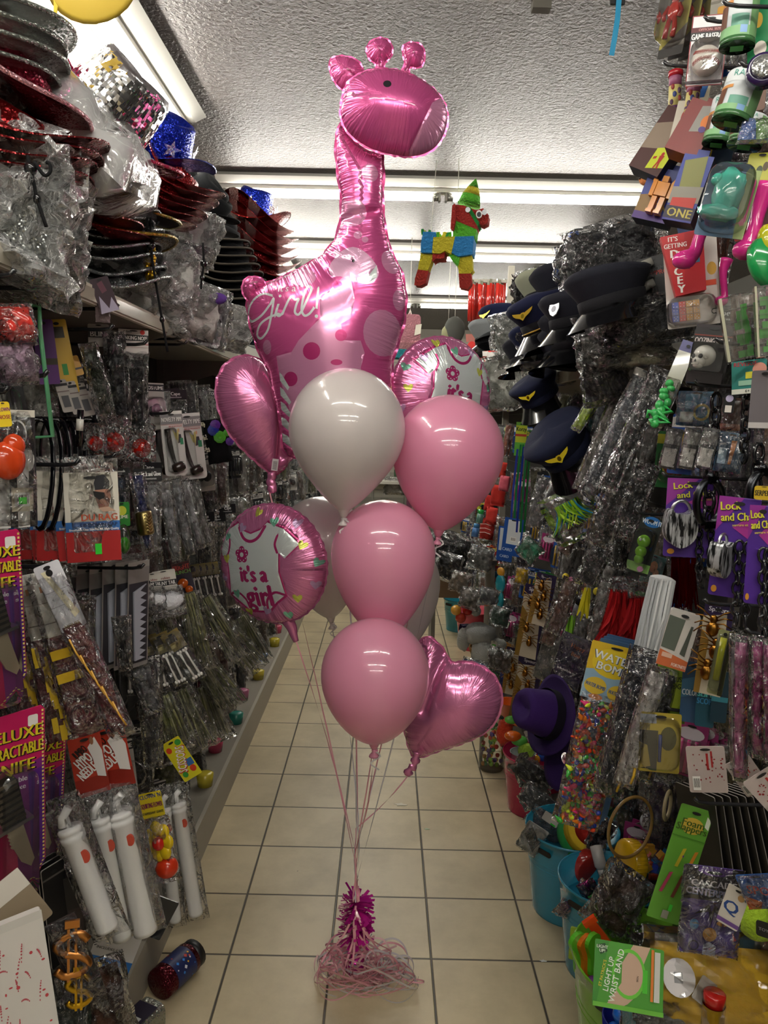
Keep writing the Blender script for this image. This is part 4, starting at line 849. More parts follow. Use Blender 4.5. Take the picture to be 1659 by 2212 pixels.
# ---- bunny tails
for i,(a,l) in enumerate((((352,1232,368,1330,60),'front white puff tail under a header lettered BUNNY TAIL'),((328,1238,336,1322,44),'white bunny tail puff behind the front one'),((306,1240,312,1310,40),'white bunny tail puff at the back, next to the grey saw cards'))):
    q=L_(*a,.66+.015*i,ang=12);X,w,h=q;t=thing('bunny_tail_pack',l,'bunny tail',X)
    cardmesh(w*.85,h*.42,.001,'ddd8cf',[('e',-.28,.25,.11,.16,'c8352b'),('t','rubies',.05,.4,.13,'8a3030',0,.5),('b',.52,.8,'222024'),('t','BUNNY TAIL',0,.66,.2,'f2f0ec')]).build('header_card',t);fuzzball((w*.1,-.01,-h*.66),w*.42,'e6e8eef',3+i,amp=.05,sq=(1.15,.9,.82)).build('puff',t);pillow(w*1.2,h*.68,.06,FILM,i+2,z0=-h*.36).build('clear_bag',t)
q=L_(388,1215,408,1300,40,.70,ang=20);X,w,h=q;t=thing('pumpkin_novelty','small orange pumpkin novelty on a dark card behind the bunny tails','novelty',X);cardmesh(w,h,.002,'2a2438',[('b',.0,.28,'4a1a1c'),('t','FRIGHT',0,.12,.12,'c43a30'),('t','BUNCH',0,.24,.09,'6fae50')]).build('backing_card',t);b=MB();b.ell((-w*.1,-.02,-h*.5),(.018,.016,.017),'d0601ag',14);b.ell((w*.15,-.018,-h*.68),(.014,.012,.013),'d0601ag',14);b.build('pumpkin',t)
# ---- grey saw tooth cards
def sawcard(lab,XF):
    X,w,h=XF;t=thing('toy_saw_card',lab,'toy saw',X);cardmesh(w,h,.0012,'8c8886',[('b',.0,.06,'a8a4a0'),('r',-.45,.2,.45,.96,'3a3a40')]).build('backing_card',t)
    b=MB();pts=[(-w*.3,-h*.28),(w*.3,-h*.22)]+[(w*.3-(k%2)*w*.3,-h*(.24+.034*k)) for k in range(1,21)]+[(-w*.2,-h*.93)];b.prism(pts,-.008,-.003,'b4b8c6g');b.build('saw_blade',t);return t
q=L_(300,1212,296,1440,46,.66,ang=62);s0=sawcard('grey toy saw card, rightmost and nearest of the row left of the bunny tails',q)
for k in range(1,10):dup(s0,Matrix.Translation((-.030*k,-.012*k,.004*(k%3)-.003*k))@q[0],'grey toy saw card in the tight row behind the rightmost one','toy saw cards on the hook')
# ---- green fluid capsules
q=L_(262,1085,268,1200,38,.66,ang=30)
def gcap(lab,XF):
    X,w,h=XF;t=thing('slime_capsule_card',lab,'slime capsule',X);cardmesh(w*.9,h*.45,.001,'2f8a35',[('e',0,.35,.3,.2,'d8e04a'),('t','SLIME',0,.6,.14,'f0f0e0')]).build('backing_card',t);b=MB();b.ell((0,-.01,-h*.68),(w*.42,.018,h*.28),PET,14);b.build('clear_capsule',t);b=MB();b.ell((0,-.01,-h*.78),(w*.36,.014,h*.14),'3fae1eg',14);b.build('green_gel',t);return t
g0=gcap('clear capsule half full of green gel, rightmost below the head scarf packs',q)
for k in range(1,5):dup(g0,Matrix.Translation((-.03*k,-.008*k,-.002*k))@q[0],'clear capsule with green gel behind the rightmost one','green gel capsules')
# ---- skull mask and glove bags, blades
def slimbag(lab,XF,cm,header=None,cat='costume bag',hv=.16,th=.03,film=FILM,taper=.3,hc='1a1a1e'):
    X,w,h=XF;t=thing('costume_bag',lab,cat,X)
    if header:cardmesh(w,h*hv,.001,hc,[('t',header,0,.4,.34,'f0f0ee'),('t','pasamontanas',0,.75,.16,'cfcfcf')]).build('header_card',t)
    z0=-h*hv if header else 0
    pillow(w*.62,(h+z0)*.9,th*.6,cm,int(w*900)%17,5,9,.3,True,z0-h*.04,taper=.35).build('contents',t);pillow(w,h+z0,th,film,int(h*700)%23,8,14,.55,z0=z0,taper=taper).build('clear_bag',t);return t
slimbag('clear bag under a black header lettered Skull Mask and Glove',L_(318,1012,328,1190,62,.66,ang=20),'8f9296w','Skull Mask and Glove')
slimbag('clear bag under a black header left of the skull mask header',L_(252,1012,262,1110,56,.72,ang=20),'22344aw','Neck mask')
q=L_(296,1020,322,1195,38,.635,ang=20);t=slimbag('pointed clear bag with a blue dagger sheath and gold scroll grip',q,'1f2a6aw');b=MB();b.X=Matrix.Translation((0,-.012,-q[2]*.62));b.lathe([(.018,-.03),(.021,-.026),(.021,.026),(.018,.03)],'9a8a58m',16)
for k in range(6):b.tube([(.021*math.cos(-1.6+a*.25+.0),.021*math.sin(-1.6+a*.25)-.001,-.02+.008*k+.004*math.sin(a*2)) for a in range(5)],.0013,'d6c48am',5)
b.build('gold_grip',t)
for i,(a,c) in enumerate((((352,1035,382,1212,40),'9a9da2w'),((372,1030,412,1200,40),'7f8288w'),((392,1035,436,1186,38),'a0a3a6w'),((412,1040,452,1180,36),'8a8a86w'))):slimbag('pointed bag with a silver grey blade, '+('first','second','third','fourth')[i]+' right of the skull mask bag',L_(*a,.65,ang=20),c,taper=.5)
# ---- maroon scarves
def scarf(lab,XF,mode,seed=1):
    X,w,h=XF;t=thing('striped_scarf_bag',lab,'scarf',X)
    cardmesh(w*.7,h*.50,.001,'dcdad2',[('b',.12,.13,'9a968c'),('b',.36,.37,'9a968c'),('b',.6,.615,'8a867c'),('r',-.35,.17,-.2,.24,'b0703a'),('r',-.1,.42,.0,.5,'6a3040'),('r',.05,.2,.35,.33,'c2c0b8'),('c',-.3,.86,.5,.08)]).build('header_card',t)
    m_=M('672430','w')
    b=pillow(w*.85,h*.62,.014,m_,seed,6,10,.15,True,-h*.38)
    if mode==0:
        for z in (.46,.60):b.box(-w*.40,w*.2,-.0125,-.009,-h*(z+.055),-h*z,'d3ae2cc')
    else:
        rr=random.Random(seed)
        for k in range(14):x,z=rr.uniform(-.33,.33)*w,-h*rr.uniform(.45,.95);b.box(x-.005,x+.005,-.012,-.0085,z-.014,z+.014,'cfae2ec')
    b.build('scarf',t);pillow(w,h,.024,FILM,seed+3,8,14,.3,jag=.02).build('clear_bag',t);return t
scarf('maroon scarf bag with two yellow bars, front of the scarf hook',L_(98,1232,196,1585,95,.60,ang=25),0,1)
q=L_(64,1240,130,1600,66,.63,ang=30);s1=scarf('maroon and yellow scarf bag at the left of the front scarf bag',q,1,2)
dup(s1,Matrix.Translation((-.05,.02,0))@q[0],'maroon and yellow scarf bag furthest left and deepest on its hook')
q=L_(98,1218,262,1580,62,.585,ang=10);X,w,h=q;t=thing('striped_tie_bag','maroon tie with thin gold stripes in a clear bag under a white hang card','tie',X)
cardmesh(w*.95,h*.38,.0012,'e2e2ea',[('b',.4,.41,'b0b0bc'),('b',.62,.63,'b0b0bc'),('p',[(-.3,.1),(-.1,.1),(.45,.8),(.2,.85)],'efe6c4'),('e',0,.14,.13,.05,'1a1a1c'),('t','HOUSE',0,.93,.05,'8a7a50')]).build('header_card',t)
b=pillow(w*.8,h*.64,.016,M('6a2028','w'),8,6,12,.15,True,-h*.35,taper=.15)
for k in range(5):b.tube([(-w*.25+w*.12*k,-.013,-h*(.42+.1*k)),(-w*.22+w*.12*k,-.0135,-h*(.5+.1*k)),(-w*.14+w*.12*k,-.013,-h*(.57+.1*k))],.0018,'d09a3cg',5)
b.build('tie',t);pillow(w,h*.98,.026,FILM,12,8,16,.3,z0=-h*.06,jag=.02).build('clear_bag',t)
lump('green costume in a clear bag between the knife cards and scarf bags','costume bag',L_(62,1500,78,1600,50,.68)[0],.06,.12,.03,'1f5a3cw',4)
# ---- bones on black cards
def bonecard(lab,XF):
    X,w,h=XF;t=thing('hair_bone_card',lab,'hair bone',X);cardmesh(w,h*.98,.0012,'17161c',[('b',0,.36,'9a8a52m'),('r',-.35,.08,.2,.2,'3a3428'),('r',-.3,.24,.1,.3,'c8b878')]).build('backing_card',t)
    for s in (-1,1):
        b=MB();x=s*w*.16+w*.1;b.tube([(x,-.008,-h*.42),(x,-.008,-h*.6),(x+w*.02,-.008,-h*.9)],[.0042,.003,.0042],'dedcd8g',8)
        for e in (-1,1):b.ell((x+e*.004,-.008,-h*.40),(.005,.005,.006),'dedcd8g',8);b.ell((x+w*.02+e*.004,-.008,-h*.915),(.005,.005,.006),'dedcd8g',8)
        b.build('bone',t)
    pillow(w*1.05,h,.018,FILM,5,5,9,.3).build('clear_bag',t);return t
q=L_(364,1366,428,1470,42,.655,ang=15);b0=bonecard('front black card with two white plastic bones and a gold top',q)
for k in range(1,6):dup(b0,Matrix.Translation((-.034*k,.0,-.006*k))@q[0]@Matrix.Rotation(.13*k,4,'Y'),'black card with white plastic bones fanned out behind the front one','bone cards')
q=L_(455,1215,470,1290,30,.68,ang=10);b1=bonecard('black card of pale bones further along, under the silver blade bags',q)
for k in range(1,4):dup(b1,Matrix.Translation((-.02*k-.0,-.02*k,0))@q[0],'pale bones card behind the one under the silver blade bags','further bone cards')
# ---- olive grass skirts / feather packs
def strandbag(lab,XF,cols,seed=0,n=26,film=FILM,cat='grass bundle',nm='strand_bundle_bag'):
    X,w,h=XF;t=thing(nm,lab,cat,X);b=MB();rr=random.Random(seed)
    for i in range(n):
        x0=rr.uniform(-.3,.3)*w;x1=x0*1.5+rr.uniform(-.1,.1)*w;y=rr.uniform(-.012,.012);l=h*rr.uniform(.8,.97);r_=w*rr.uniform(.02,.05)
        b.tube([(x0,y,-.02*h),((x0+x1)/2+rr.uniform(-.03,.03)*w,y-.004,-l*.5),(x1,y,-l)],[r_,r_*1.1,r_*.4],cols[i%len(cols)],5)
    b.build('strands',t);pillow(w*1.08,h,.036,film,seed,7,14,.5,taper=-.1).build('clear_bag',t);return t
OL=['6f7248w','8a8a5cw','54582fw','9a9a74w']
for i,a in enumerate(((402,1280,440,1450,58),(440,1290,520,1425,46),(470,1340,560,1450,50),(385,1490,440,1620,66),(350,1500,392,1622,60),(420,1400,510,1530,54),(520,1330,574,1430,34),(440,1480,486,1600,50),(340,1300,372,1400,44))):
    strandbag('olive strand bundle in crinkled film, '+('behind the bunny tails','reaching toward the round foil balloon','pointing to the aisle below the round foil balloon','at the bottom right of the bone cards','directly under the bone cards','long and shiny right of the bone cards','just under the round foil balloon','lowest toward the aisle','in the shade left of the bone cards')[i],L_(*a,.66+.006*i,ang=20),OL,i)
# ---- hypo needles
def needle(lab,XF,card=True):
    X,w,h=XF;t=thing('giant_syringe_pack',lab,'toy syringe',X);r=w*.30;z0=-h*.30 if card else-.02
    if card:cardmesh(w,h*.28,.001,'b5331f',[('b',.7,1,'8e2216'),('t','JUMBO',-.2,.24,.14,'141414',30,.42),('t','HYPO',-.14,.4,.2,'141414',30,.5),('t','HYPO',-.15,.395,.19,'f2f0ec',30,.5),('t','NEEDLE',-.08,.58,.17,'f2f0ec',30,.6),('p',[(.05,.2),(.3,.05),(.46,.3),(.45,.75),(.2,.7),(.15,.4)],'e8e4e2'),('e',.2,.1,.06,.07,'9c6a4c')]).build('header_card',t)
    b=MB(Matrix.Translation((0,-.01,0)));b.lathe([(0,-h*.985),(r*.98,-h*.98),(r,-h*.96),(r,z0-.07),(r*1.1,z0-.066),(r*1.1,z0-.056),(r*.98,z0-.053),(r*1.08,z0-.05),(r*1.08,z0-.043),(r*.9,z0-.04),(0,z0-.04)],'e9e9e8g',24)
    b.prism(ellp(r*.58,z0-.10,.009,.013,16),-r*.92,-r*.7,'d0543f');b.build('barrel',t)
    b=MB(Matrix.Translation((0,-.01,0)));b.tube([(-r*.5,0,z0-.036),(-r*.3,0,z0-.02),(r*.5,0,z0-.004)],.0085,'ededecg',10);b.tube([(0,0,z0-.045),(0,0,z0-.01)],.006,'ededecg',8);b.build('plunger',t)
    pillow(w,h-(-z0 if card else 0)+.02,w*.5,FILM,int(h*999),8,14,.25,z0=z0+.02,jag=.02).build('clear_bag',t);return t
needle('giant white toy syringe under a red card lettered JUMBO HYPO NEEDLE',L_(222,1575,318,2015,92,.60,ang=8))
needle('giant white toy syringe, second from the left, its red card edge-on',L_(180,1590,265,2030,74,.63,ang=25))
needle('giant white toy syringe leaning out beside the magenta knife cards',L_(128,1720,236,2005,88,.615,ang=15),False)
needle('giant white toy syringe behind the yellow squirt flower, nearer the aisle',L_(378,1690,425,1975,54,.62,ang=8),False)
needle('giant white toy syringe mostly hidden between the flower and its neighbour',L_(352,1700,380,1990,46,.65,ang=8),False)
# squirt flower
q=L_(322,1712,362,1900,62,.60,ang=8);X,w,h=q;t=thing('squirt_flower_pack','yellow squirt flower with red centre and red bulb in a clear bag','squirt flower',X)
cardmesh(w*.8,h*.28,.001,'dfc81e',[('t',"CLOWN 'N",0,.14,.17,'2a3a8a'),('t','SQUIRTING FLOWER',0,.5,.2,'7a1f4a'),('t',"D'ASPERSEANT GEANTE",0,.8,.1,'222222')]).build('header_card',t)
b=MB(Matrix.Translation((w*.05,-.02,-h*.52))@Rm(80,0,-25));
for k in range(7):a=2*PI*k/7;b.ell((.026*math.cos(a),.034*math.sin(a),0),(.018,.02,.009),'e8c81cg',12)
b.build('petals',t);b=MB();b.ell((w*.05,-.032,-h*.52),(.016,.012,.018),'d8281eg',14);b.build('flower_centre',t);b=MB();b.ell((w*.14,-.02,-h*.82),(.030,.028,.028),'d93a18g',18);b.build('bulb',t);pillow(w*1.05,h*.75,.07,FILM,4,z0=-h*.27).build('clear_bag',t)
q=L_(366,1600,372,1694,44,.63,ang=8);t=thing('scissors_card','yellow dotted card lettered SCISSORS hanging over the white syringes','card',q[0]@Rm(0,-28,0));cardmesh(q[1],q[2],.001,'d8cf22',[('e',-.3,.2,.14,.07,'d0401e'),('e',.3,.12,.16,.07,'3a9a3a'),('e',.25,.8,.16,.08,'d0401e'),('e',-.25,.85,.14,.07,'3a9a3a'),('r',.1,.55,.45,.72,'2f6ab0'),('t','SCISSORS',0,.5,.2,'c0281c',68,1.5),('t','SCISSORS',-.02,.49,.19,'f0e8e8',68,1.4)]).build('card',t)
# toy scissors/handcuffs rings, dark packs
for i,(a,c,l) in enumerate((((322,1420,332,1660,60),'4a484ew','long clear bag of grey plastic weapons between the saw cards and syringes'),((300,1440,338,1540,60),'55555aw','black edged triangular clear bag below the toy saw cards'),((262,1330,272,1450,44),'202024w','clear bag of a dark cane behind the tie bag'))):slimbag(l,L_(*a,.67,ang=20),c)
b=MB(TP(PX(286,1672,-.62)));b.tube([(.034*math.cos(a*.42),0,.034*math.sin(a*.42)) for a in range(15)],.0022,PET,6,closed=True);tag(b.build('clear_ring'),'clear plastic ring hanging over the white syringes','ring')
# bottom-left corner
q=L_(12,1990,66,2330,165,.50,ang=35);t=thing('blood_print_pack','white cloth pack with red finger smears at the bottom left corner','costume pack',q[0]);rr=random.Random(8)
D=[('b',0,.05,'cfccc6')]+[('e',u_+.02*j*c_,v_+.012*j*(1-c_)+.004*(j-3)**2*.3,.014-.002*abs(j-3),.006,'b8505a') for u_,v_,c_ in [(rr.uniform(-.3,.35),rr.uniform(.1,.6),rr.uniform(-.8,1)) for _k in range(13)] for j in range(7)]+[('e',rr.uniform(-.3,.4),rr.uniform(.1,.7),rr.uniform(.01,.03),rr.uniform(.004,.012),'c04048') for k in range(12)]
cardmesh(q[1],q[2],.012,'d8d4ce',D,hole=False).build('printed_pack',t)
q=L_(-20,1920,60,2020,150,.56,ang=35);t=thing('kraft_board','brown kraft board behind the bloody white pack','card',q[0]);cardmesh(q[1],q[2],.003,'8a7a62',[('b',0,.35,'cfc8bc')],hole=False).build('board',t)
q=L_(128,1985,200,2160,68,.55,ang=20);X,w,h=q;t=thing('dollar_pendant_pack','gold dollar sign pendants in a clear bag at the bottom left','pendant',X);cardmesh(w*1.05,h,.001,'3a3034',[]).build('backing_card',t)
for (ox,oz,s,c) in ((-.02*0,-h*.4,1,'c98a4cm'),(-.012,-h*.8,.72,'c9a02am')):
    b=MB(Matrix.Translation((ox,-.01,oz))@Rm(0,20,0));sp_=[(.026*s,.022*s),(.012*s,.034*s),(-.012*s,.032*s),(-.026*s,.018*s),(-.012*s,.003*s),(.014*s,-.005*s),(.026*s,-.02*s),(.012*s,-.034*s),(-.012*s,-.036*s),(-.026*s,-.024*s)]
    b.tube([(x,0,z) for x,z in crom(sp_,4)],.0075*s,c,8,flat=.6)
    for x in (-.006*s,.006*s):b.box(x-.002,x+.002,-.003,.003,-.046*s,.046*s,c)
    b.box(-.012*s,.012*s,-.003,.003,.047*s,.06*s,c);b.build('pendant',t)
pillow(w*1.05,h,.03,FILM,6).build('clear_bag',t)
q=L_(105,1880,130,2120,62,.60,ang=45);k0=thing('black_boxed_pack','black pack with a barcode standing behind the gold pendants','pack',L_(150,1890,168,2110,60,.60,ang=30)[0]);cardmesh(q[1]*.9,q[2],.02,'141216',[('r',-.2,.3,.4,.55,'2a2022'),('c',-.2,.58,.55,.16),('t','SKU 24009',.1,.54,.03,'c8c0b8')],hole=False).build('printed_pack',k0)
for k in range(4):t=thing('black_card_pack',('nearest','second','third','fourth')[k]+' thin black pack seen edge-on beside the bottom syringe','pack',Matrix.Translation((-.012*k,.012*k,0))@L_(112,1868,128,2010,50,.62,ang=62)[0]);cardmesh(.05,.20,.003,'0f0e10',[('b',.1,.12,'55504c')],sidecol=M('a8a4a0')).build('card',t)
lump('dark orange and black costume bag in the bottom left corner','costume bag',L_(190,2080,235,2300,110,.55,ang=25)[0],.12,.24,.06,'3a1c0ew',6)
lump('dark green costume bag at the bottom left edge','costume bag',L_(150,2150,160,2330,80,.56,ang=25)[0],.08,.2,.05,'0e2018w',8)
q=L_(272,1990,282,2130,110,.60,ang=12);t=thing('white_blue_pack','white pack with a blue bottom band under the syringes','pack',q[0]@Rm(0,24,0));cardmesh(q[1]*.9,q[2]*.8,.003,'d4d2d4',[('b',.72,1,'1f6fc0'),('r',-.3,.82,-.15,.92,'d8b83a'),('t','INCLUDES ONE',-.1,.55,.05,'444444')],hole=False).build('printed_pack',t)
q=L_(345,1935,350,2020,96,.60,ang=12);t=thing('black_film_pack','black pack with glossy film just above the glitter bottle','pack',q[0]@Rm(0,30,0));cardmesh(q[1],q[2],.004,'1a1a20g',[('p',[(-.1,.5),(.1,.4),(.1,.8)],'2f7fc0')],hole=False).build('printed_pack',t)
# glitter shakers on the floor
def shaker(lab,p,ax,r,L,body,cap,labc,name='glitter_shaker'):
    z=V(ax).normalized();x=z.orthogonal().normalized();y=z.cross(x);X=Matrix(((x.x,y.x,z.x,p.x),(x.y,y.y,z.y,p.y),(x.z,y.z,z.z,p.z),(0,0,0,1)));t=thing(name,lab,'glitter bottle',X)
    b=MB();b.lathe([(0,0),(r*.96,0),(r,.005),(r,L*.82),(r*.9,L*.84)],body,24);b.build('bottle',t)
    b=MB();b.lathe([(r*.92,L*.83),(r*.92,L),(0,L)],cap,20);b.build('cap',t)
    b=MB();n=24;b.add([(1.008*r*math.cos(2*PI*k/n),1.008*r*math.sin(2*PI*k/n),z_) for z_ in (L*.2,L*.72) for k in range(n)],[(k,(k+1)%n,n+(k+1)%n,n+k) for k in range(n)],labc,True)
    rr=random.Random(5)
    for k in range(26):
        a,z_=rr.uniform(0,6.28),rr.uniform(.24,.68)*L;q_=rr.uniform(.002,.006);c=('e8b020','d04a3a','e8e8f0','3a8ae0')[k%4]
        b.add([(1.02*r*math.cos(a+da/r),1.02*r*math.sin(a+da/r),z_+dz) for da,dz in ((-q_,0),(0,-q_),(q_,0),(0,q_))],[(0,1,2,3)],c)
    b.build('label',t);return t
pz=PZ(360,2160,0);shaker('dark galaxy glitter bottle lying on the floor below the syringes',V((pz.x-.02,pz.y+.0,.045)),(.35,.72,.0),.044,.15,'5a1420s','161618','1f2a5a')
pz=PZ(300,2290,0);t=thing('glitter_tub','small silver glitter tub with a galaxy label on the floor at lower left','glitter bottle',TP((pz.x-.02,pz.y+.06,0))@Rm(0,0,-25));b=MB();b.prism(rrect(.075,.075,.02,0,.075,5),-.06,.06,'a9aca4s');b.build('tub',t);b=MB();b.box(-.03,.03,-.035,.04,.0755,.0765,'201830');b.box(-.02,.02,-.03,-.01,.0767,.0772,'c8c8c4');b.build('label',t)
# ---------------------------------------------------------------- hats and bags on the left top shelf
def hat_at(px,py,d,rx=0,ry=0,rz=0):return TP(P(px,py,d))@Rm(rx,ry,rz)
RED,RST='84191cs','b08a86s'
def stack(n,X,step,labf,group,**k):
    first=cowboy(labf(0),X,**k);
    for i in range(1,n):dup(first,X@Matrix.Translation((0,(i%3-1)*.006,step*i))@Rm(0,(i*37%5-2)*.8,(i*53%7-3)*1.5),labf(i))
    return first
ST=dict(crown=RED,brim='74181as',stripes=2,c2='b48d88s',ch=.3)
stack(6,hat_at(-20,395,1.5,6,30,8),.021,lambda i:('lowest','second','third','fourth','fifth','top')[i]+' red and white striped sequin hat of the stack at the left edge',None,**ST)
cowboy('dark pink lined sequin hat tipped over the striped stack at the left edge',hat_at(10,175,1.52,0,48,10),crown='8a2038s',brim='7c2a35s',trim=M('d8a0a8','s'),ch=.5)
for i,(x,y) in enumerate(((-75,95),(-55,58),(-60,20),(-40,-12))):cowboy(('lowest','second','third','top')[i]+' silver sequin hat of the stack in the top left corner',hat_at(x,y,1.5,8,42,6),crown='b9bdb8s',brim='c2c6c0s',trim=M('8c918a','s'),ch=.4)
for i,(a,c) in enumerate((((150,405,1.95),'7c1a1cs'),((165,440,1.95),'8a1a1as'),((185,470,2.0),'8c1a18s'))):cowboy(('upper','middle','lower')[i]+' dark red sequin hat under the white bagged hat',hat_at(*a,4,40,8),crown=c,brim=c,ch=.4)
t=cowboy('white sequin hat inside a cloudy clear bag, left of the mirror tile hat',hat_at(150,345,1.75,10,40,12),crown='e3e4e0s',brim='d9dbd6s',s=1.1);X=t.matrix_world
pillow(.31,.40,.17,film_mat('milky_film',.12,.5,16,.7,crease=.2),5,12,14,.2,True,0,.03,X=Matrix.Translation((0,-.2,.04))@Rm(90,0,0)).build('clear_bag',t)
mm=bpy.data.materials.new('mirror_tiles');mm.use_nodes=True;nt=mm.node_tree;b_=nt.nodes['Principled BSDF'];setp(b_,rough=.06,metal=1)
def mirror_mat(name,h):
    m,nt,b,n,l=newmat(name);b.inputs['Base Color'].default_value=lin(h);setp(b,rough=.07,metal=1)
    tc=n.new('ShaderNodeTexCoord');sc=n.new('ShaderNodeVectorMath');sc.operation='SNAP';sc.inputs[1].default_value=(.0085,.0085,.0085);l.new(tc.outputs['Object'],sc.inputs[0])
    wn=n.new('ShaderNodeTexWhiteNoise');l.new(sc.outputs[0],wn.inputs['Vector'])
    nm=n.new('ShaderNodeVectorMath');nm.operation='SUBTRACT';nm.inputs[1].default_value=(.5,.5,.5);l.new(wn.outputs['Color'],nm.inputs[0])
    s2=n.new('ShaderNodeVectorMath');s2.operation='SCALE';s2.inputs['Scale'].default_value=.45;l.new(nm.outputs[0],s2.inputs[0])
    ge=n.new('ShaderNodeNewGeometry');ad=n.new('ShaderNodeVectorMath');l.new(ge.outputs['Normal'],ad.inputs[0]);l.new(s2.outputs[0],ad.inputs[1]);no=n.new('ShaderNodeVectorMath');no.operation='NORMALIZE';l.new(ad.outputs[0],no.inputs[0]);l.new(no.outputs[0],b.inputs['Normal']);return m
MIR=mirror_mat('mirror_tiles_silver','f0f0f4');MIP=mirror_mat('mirror_tiles_pink','f0b8d4')
t=cowboy('mirror tile hat with a pink sequin trimmed brim, tipped under the corner light',hat_at(208,272,1.95,14,44,14),crown=MIR,brim=MIP,trim=M('b8305a','s'),s=1.42,band=M('c43a88','s'),curl=.05)
cowboy('blue sequin hat with silver stars beside the mirror tile hat',hat_at(345,335,2.55,10,38,-25),crown='1b2fa8s',brim='1a2c98s',star=M('d5d6dc','s'),s=1.05)
stack(6,hat_at(318,445,2.55,6,44,8),.026,lambda i:('lowest','second','third','fourth','fifth','top')[i]+' red and white striped sequin hat of the leaning stack right of the mirror hat',None,**ST)
cowboy('gold trimmed dark hat squeezed between the white bagged hat and the striped stack',hat_at(268,420,2.2,6,50,8),crown='3a1210s',brim='20140ec',trim=M('a08a3a','s'),ch=.4)
cowboy('glittery gold edged hat below the dark red hats',hat_at(245,490,2.1,4,34,6),crown='7a6228s',brim='54401es',trim=M('a88c30','s'),ch=.4)
for i,(x,y) in enumerate(((430,465),(432,455))):cowboy(('lower','upper')[i]+' plain black felt hat right of the leaning striped stack',hat_at(x,y-20*i,3.0,8,50,0),crown='15171ac',brim='101214c',ch=1-.2*i)
# bagged grey sequin hats
for i,(x,y) in enumerate(((218,452),(205,475),(215,500),(222,535),(228,560),(238,592),(246,618),(230,520))):
    cowboy(('first','second','third','fourth','fifth','sixth','seventh','eighth')[i]+' grey glitter hat brim counted down the bagged pile on the shelf',hat_at(x,y,2.1+.03*(i%3),4,26-2*i,4+i),crown='7d8082s',brim=('8b8e90s','5f6366s')[i%2],s=.92,trim=M('9a9d9e','s'),ch=.25)
# crumpled clear bags
BG=((0,268,150,1.42,.26,.24,'a9aeae'),(70,330,150,1.46,.20,.24,'b4b8b6'),(20,420,150,1.42,.26,.18,'9c9f9e'),(120,420,140,1.6,.16,.20,'aeb2b0'),(95,520,150,1.6,.18,.16,'b2b4b2'),(40,500,100,1.5,.16,.14,'a2a5a4'),(158,555,60,1.72,.07,.14,'bfc1bf'),(275,520,120,2.15,.20,.16,'b7b9b7'),(300,585,110,2.2,.14,.16,'c4c5c2'),(360,560,160,2.35,.24,.20,'bcbdb8'),(330,640,160,2.35,.26,.13,'b0b0ac'),(420,640,150,2.55,.24,.20,'c0bfba'),(425,490,120,2.8,.18,.20,'c8cac8'),(452,500,80,2.85,.11,.18,'d0d2d0'),(500,690,140,3.0,.20,.18,'b8b8b4'),(385,540,60,2.4,.12,.10,'b9bab8'))
nmz=('topmost at the left edge','upper right of the left heap','left edge over the shelf lip','beside the hanging black cord','right end of the left heap, near the price flyer','low at the left edge','dangling in a point over the shelf lip','on the grey glitter hats','tied end hanging by the grey glitter hats','large one under the black and purple pack','flat on the shelf behind the second cord','round one beside the webbed mask','draped from the striped hats to the black stack','knotted white end in front of the black felt hats','long tail reaching to the heart balloon','small stiff one below the black pack')
for i,(x,y,wp,d,w,h,c) in enumerate(BG):
    X=TP(P(x,y-40*(h/.2),d))@Rm(0,12,32);lump('crumpled clear bag, '+nmz[i],'plastic bag',X,w,h,.13,c+'s' if i<6 else c+'w',i*3+1,film=FILMH,nx=16,nz=16,amp=.9)
q=P(330,470,2.2);lump('black and purple printed pack above the clear bags, sagging','costume bag',TP(P(385,508,2.32))@Rm(55,10,42),.26,.20,.04,'201826g',4)
lump('webbed grey mask in a clear bag at the right end of the shelf bags','mask',TP(P(452,618,2.62))@Rm(0,10,25),.17,.20,.12,'85868cw',11)
b=MB(TP(P(470,645,2.52)));b.ell((0,0,0),(.03,.02,.018),'5b3a8ac');tag(b.build('purple_tassel'),'small purple tuft inside the bag above the webbed mask','tuft')
t=thing('price_flyer','dark printed flyer with pale shapes hanging over the shelf lip','flyer',TP(P(212,600,1.75))@Rm(0,-20,35));cardmesh(.042,.075,.001,'3a2430',[('p',[(-.3,.5),(0,.9),(.3,.6),(.5,1),(-.5,1)],'a9a0b8'),('p',[(-.2,.15),(.1,.1),(.2,.4),(-.1,.45)],'6a3a4a')]).build('sheet',t)
t=thing('small_foil_pack','little crinkled pack hanging straight below the printed flyer','pack',TP(P(222,655,1.78))@Rm(0,0,35));pillow(.032,.042,.01,M('8d7c80','w'),3).build('pack',t)
# black stack and far red stack with a blue hat
k0=cowboy('lowest black hat of the tall stack behind the hanging cord',hat_at(520,715,3.6,4,18,0),crown='131316c',brim='19181ag',s=1.25,trim=M('4a443c','c'))
for i in range(1,12):dup(k0,hat_at(520-i*7.2,715-i*18.5,3.6,4,18+i*1.2,0),'black hat within the tall stack behind the hanging cord','tall black hat stack')
r0=cowboy('lowest red and white sequin hat of the big far stack beside the giraffe tail',hat_at(560,700,4.15,4,6,0),crown='7c1a1cs',brim='70181as',stripes=2,c2='a88480s',s=1.36,ch=.35)
for i in range(1,11):dup(r0,hat_at(560-(i-5)*(i-5)*.25+4-i*1.0,700-i*21,4.15,4,6+i*1.7,i*4),'red and white sequin hat within the big far stack beside the giraffe tail','big far red hat stack')
cowboy('blue sequin hat with silver stars on top of the big far red stack',hat_at(543,476,4.15,6,14,0),crown='1c33b8s',brim='8f1c1cs',star=M('d5d6dc','s'),s=1.3)
cowboy('dark teal hat at the bottom of the far stack, near the giraffe tail',hat_at(545,742,4.1,2,6,0),crown='20404as',brim='35505cs',s=1.2)
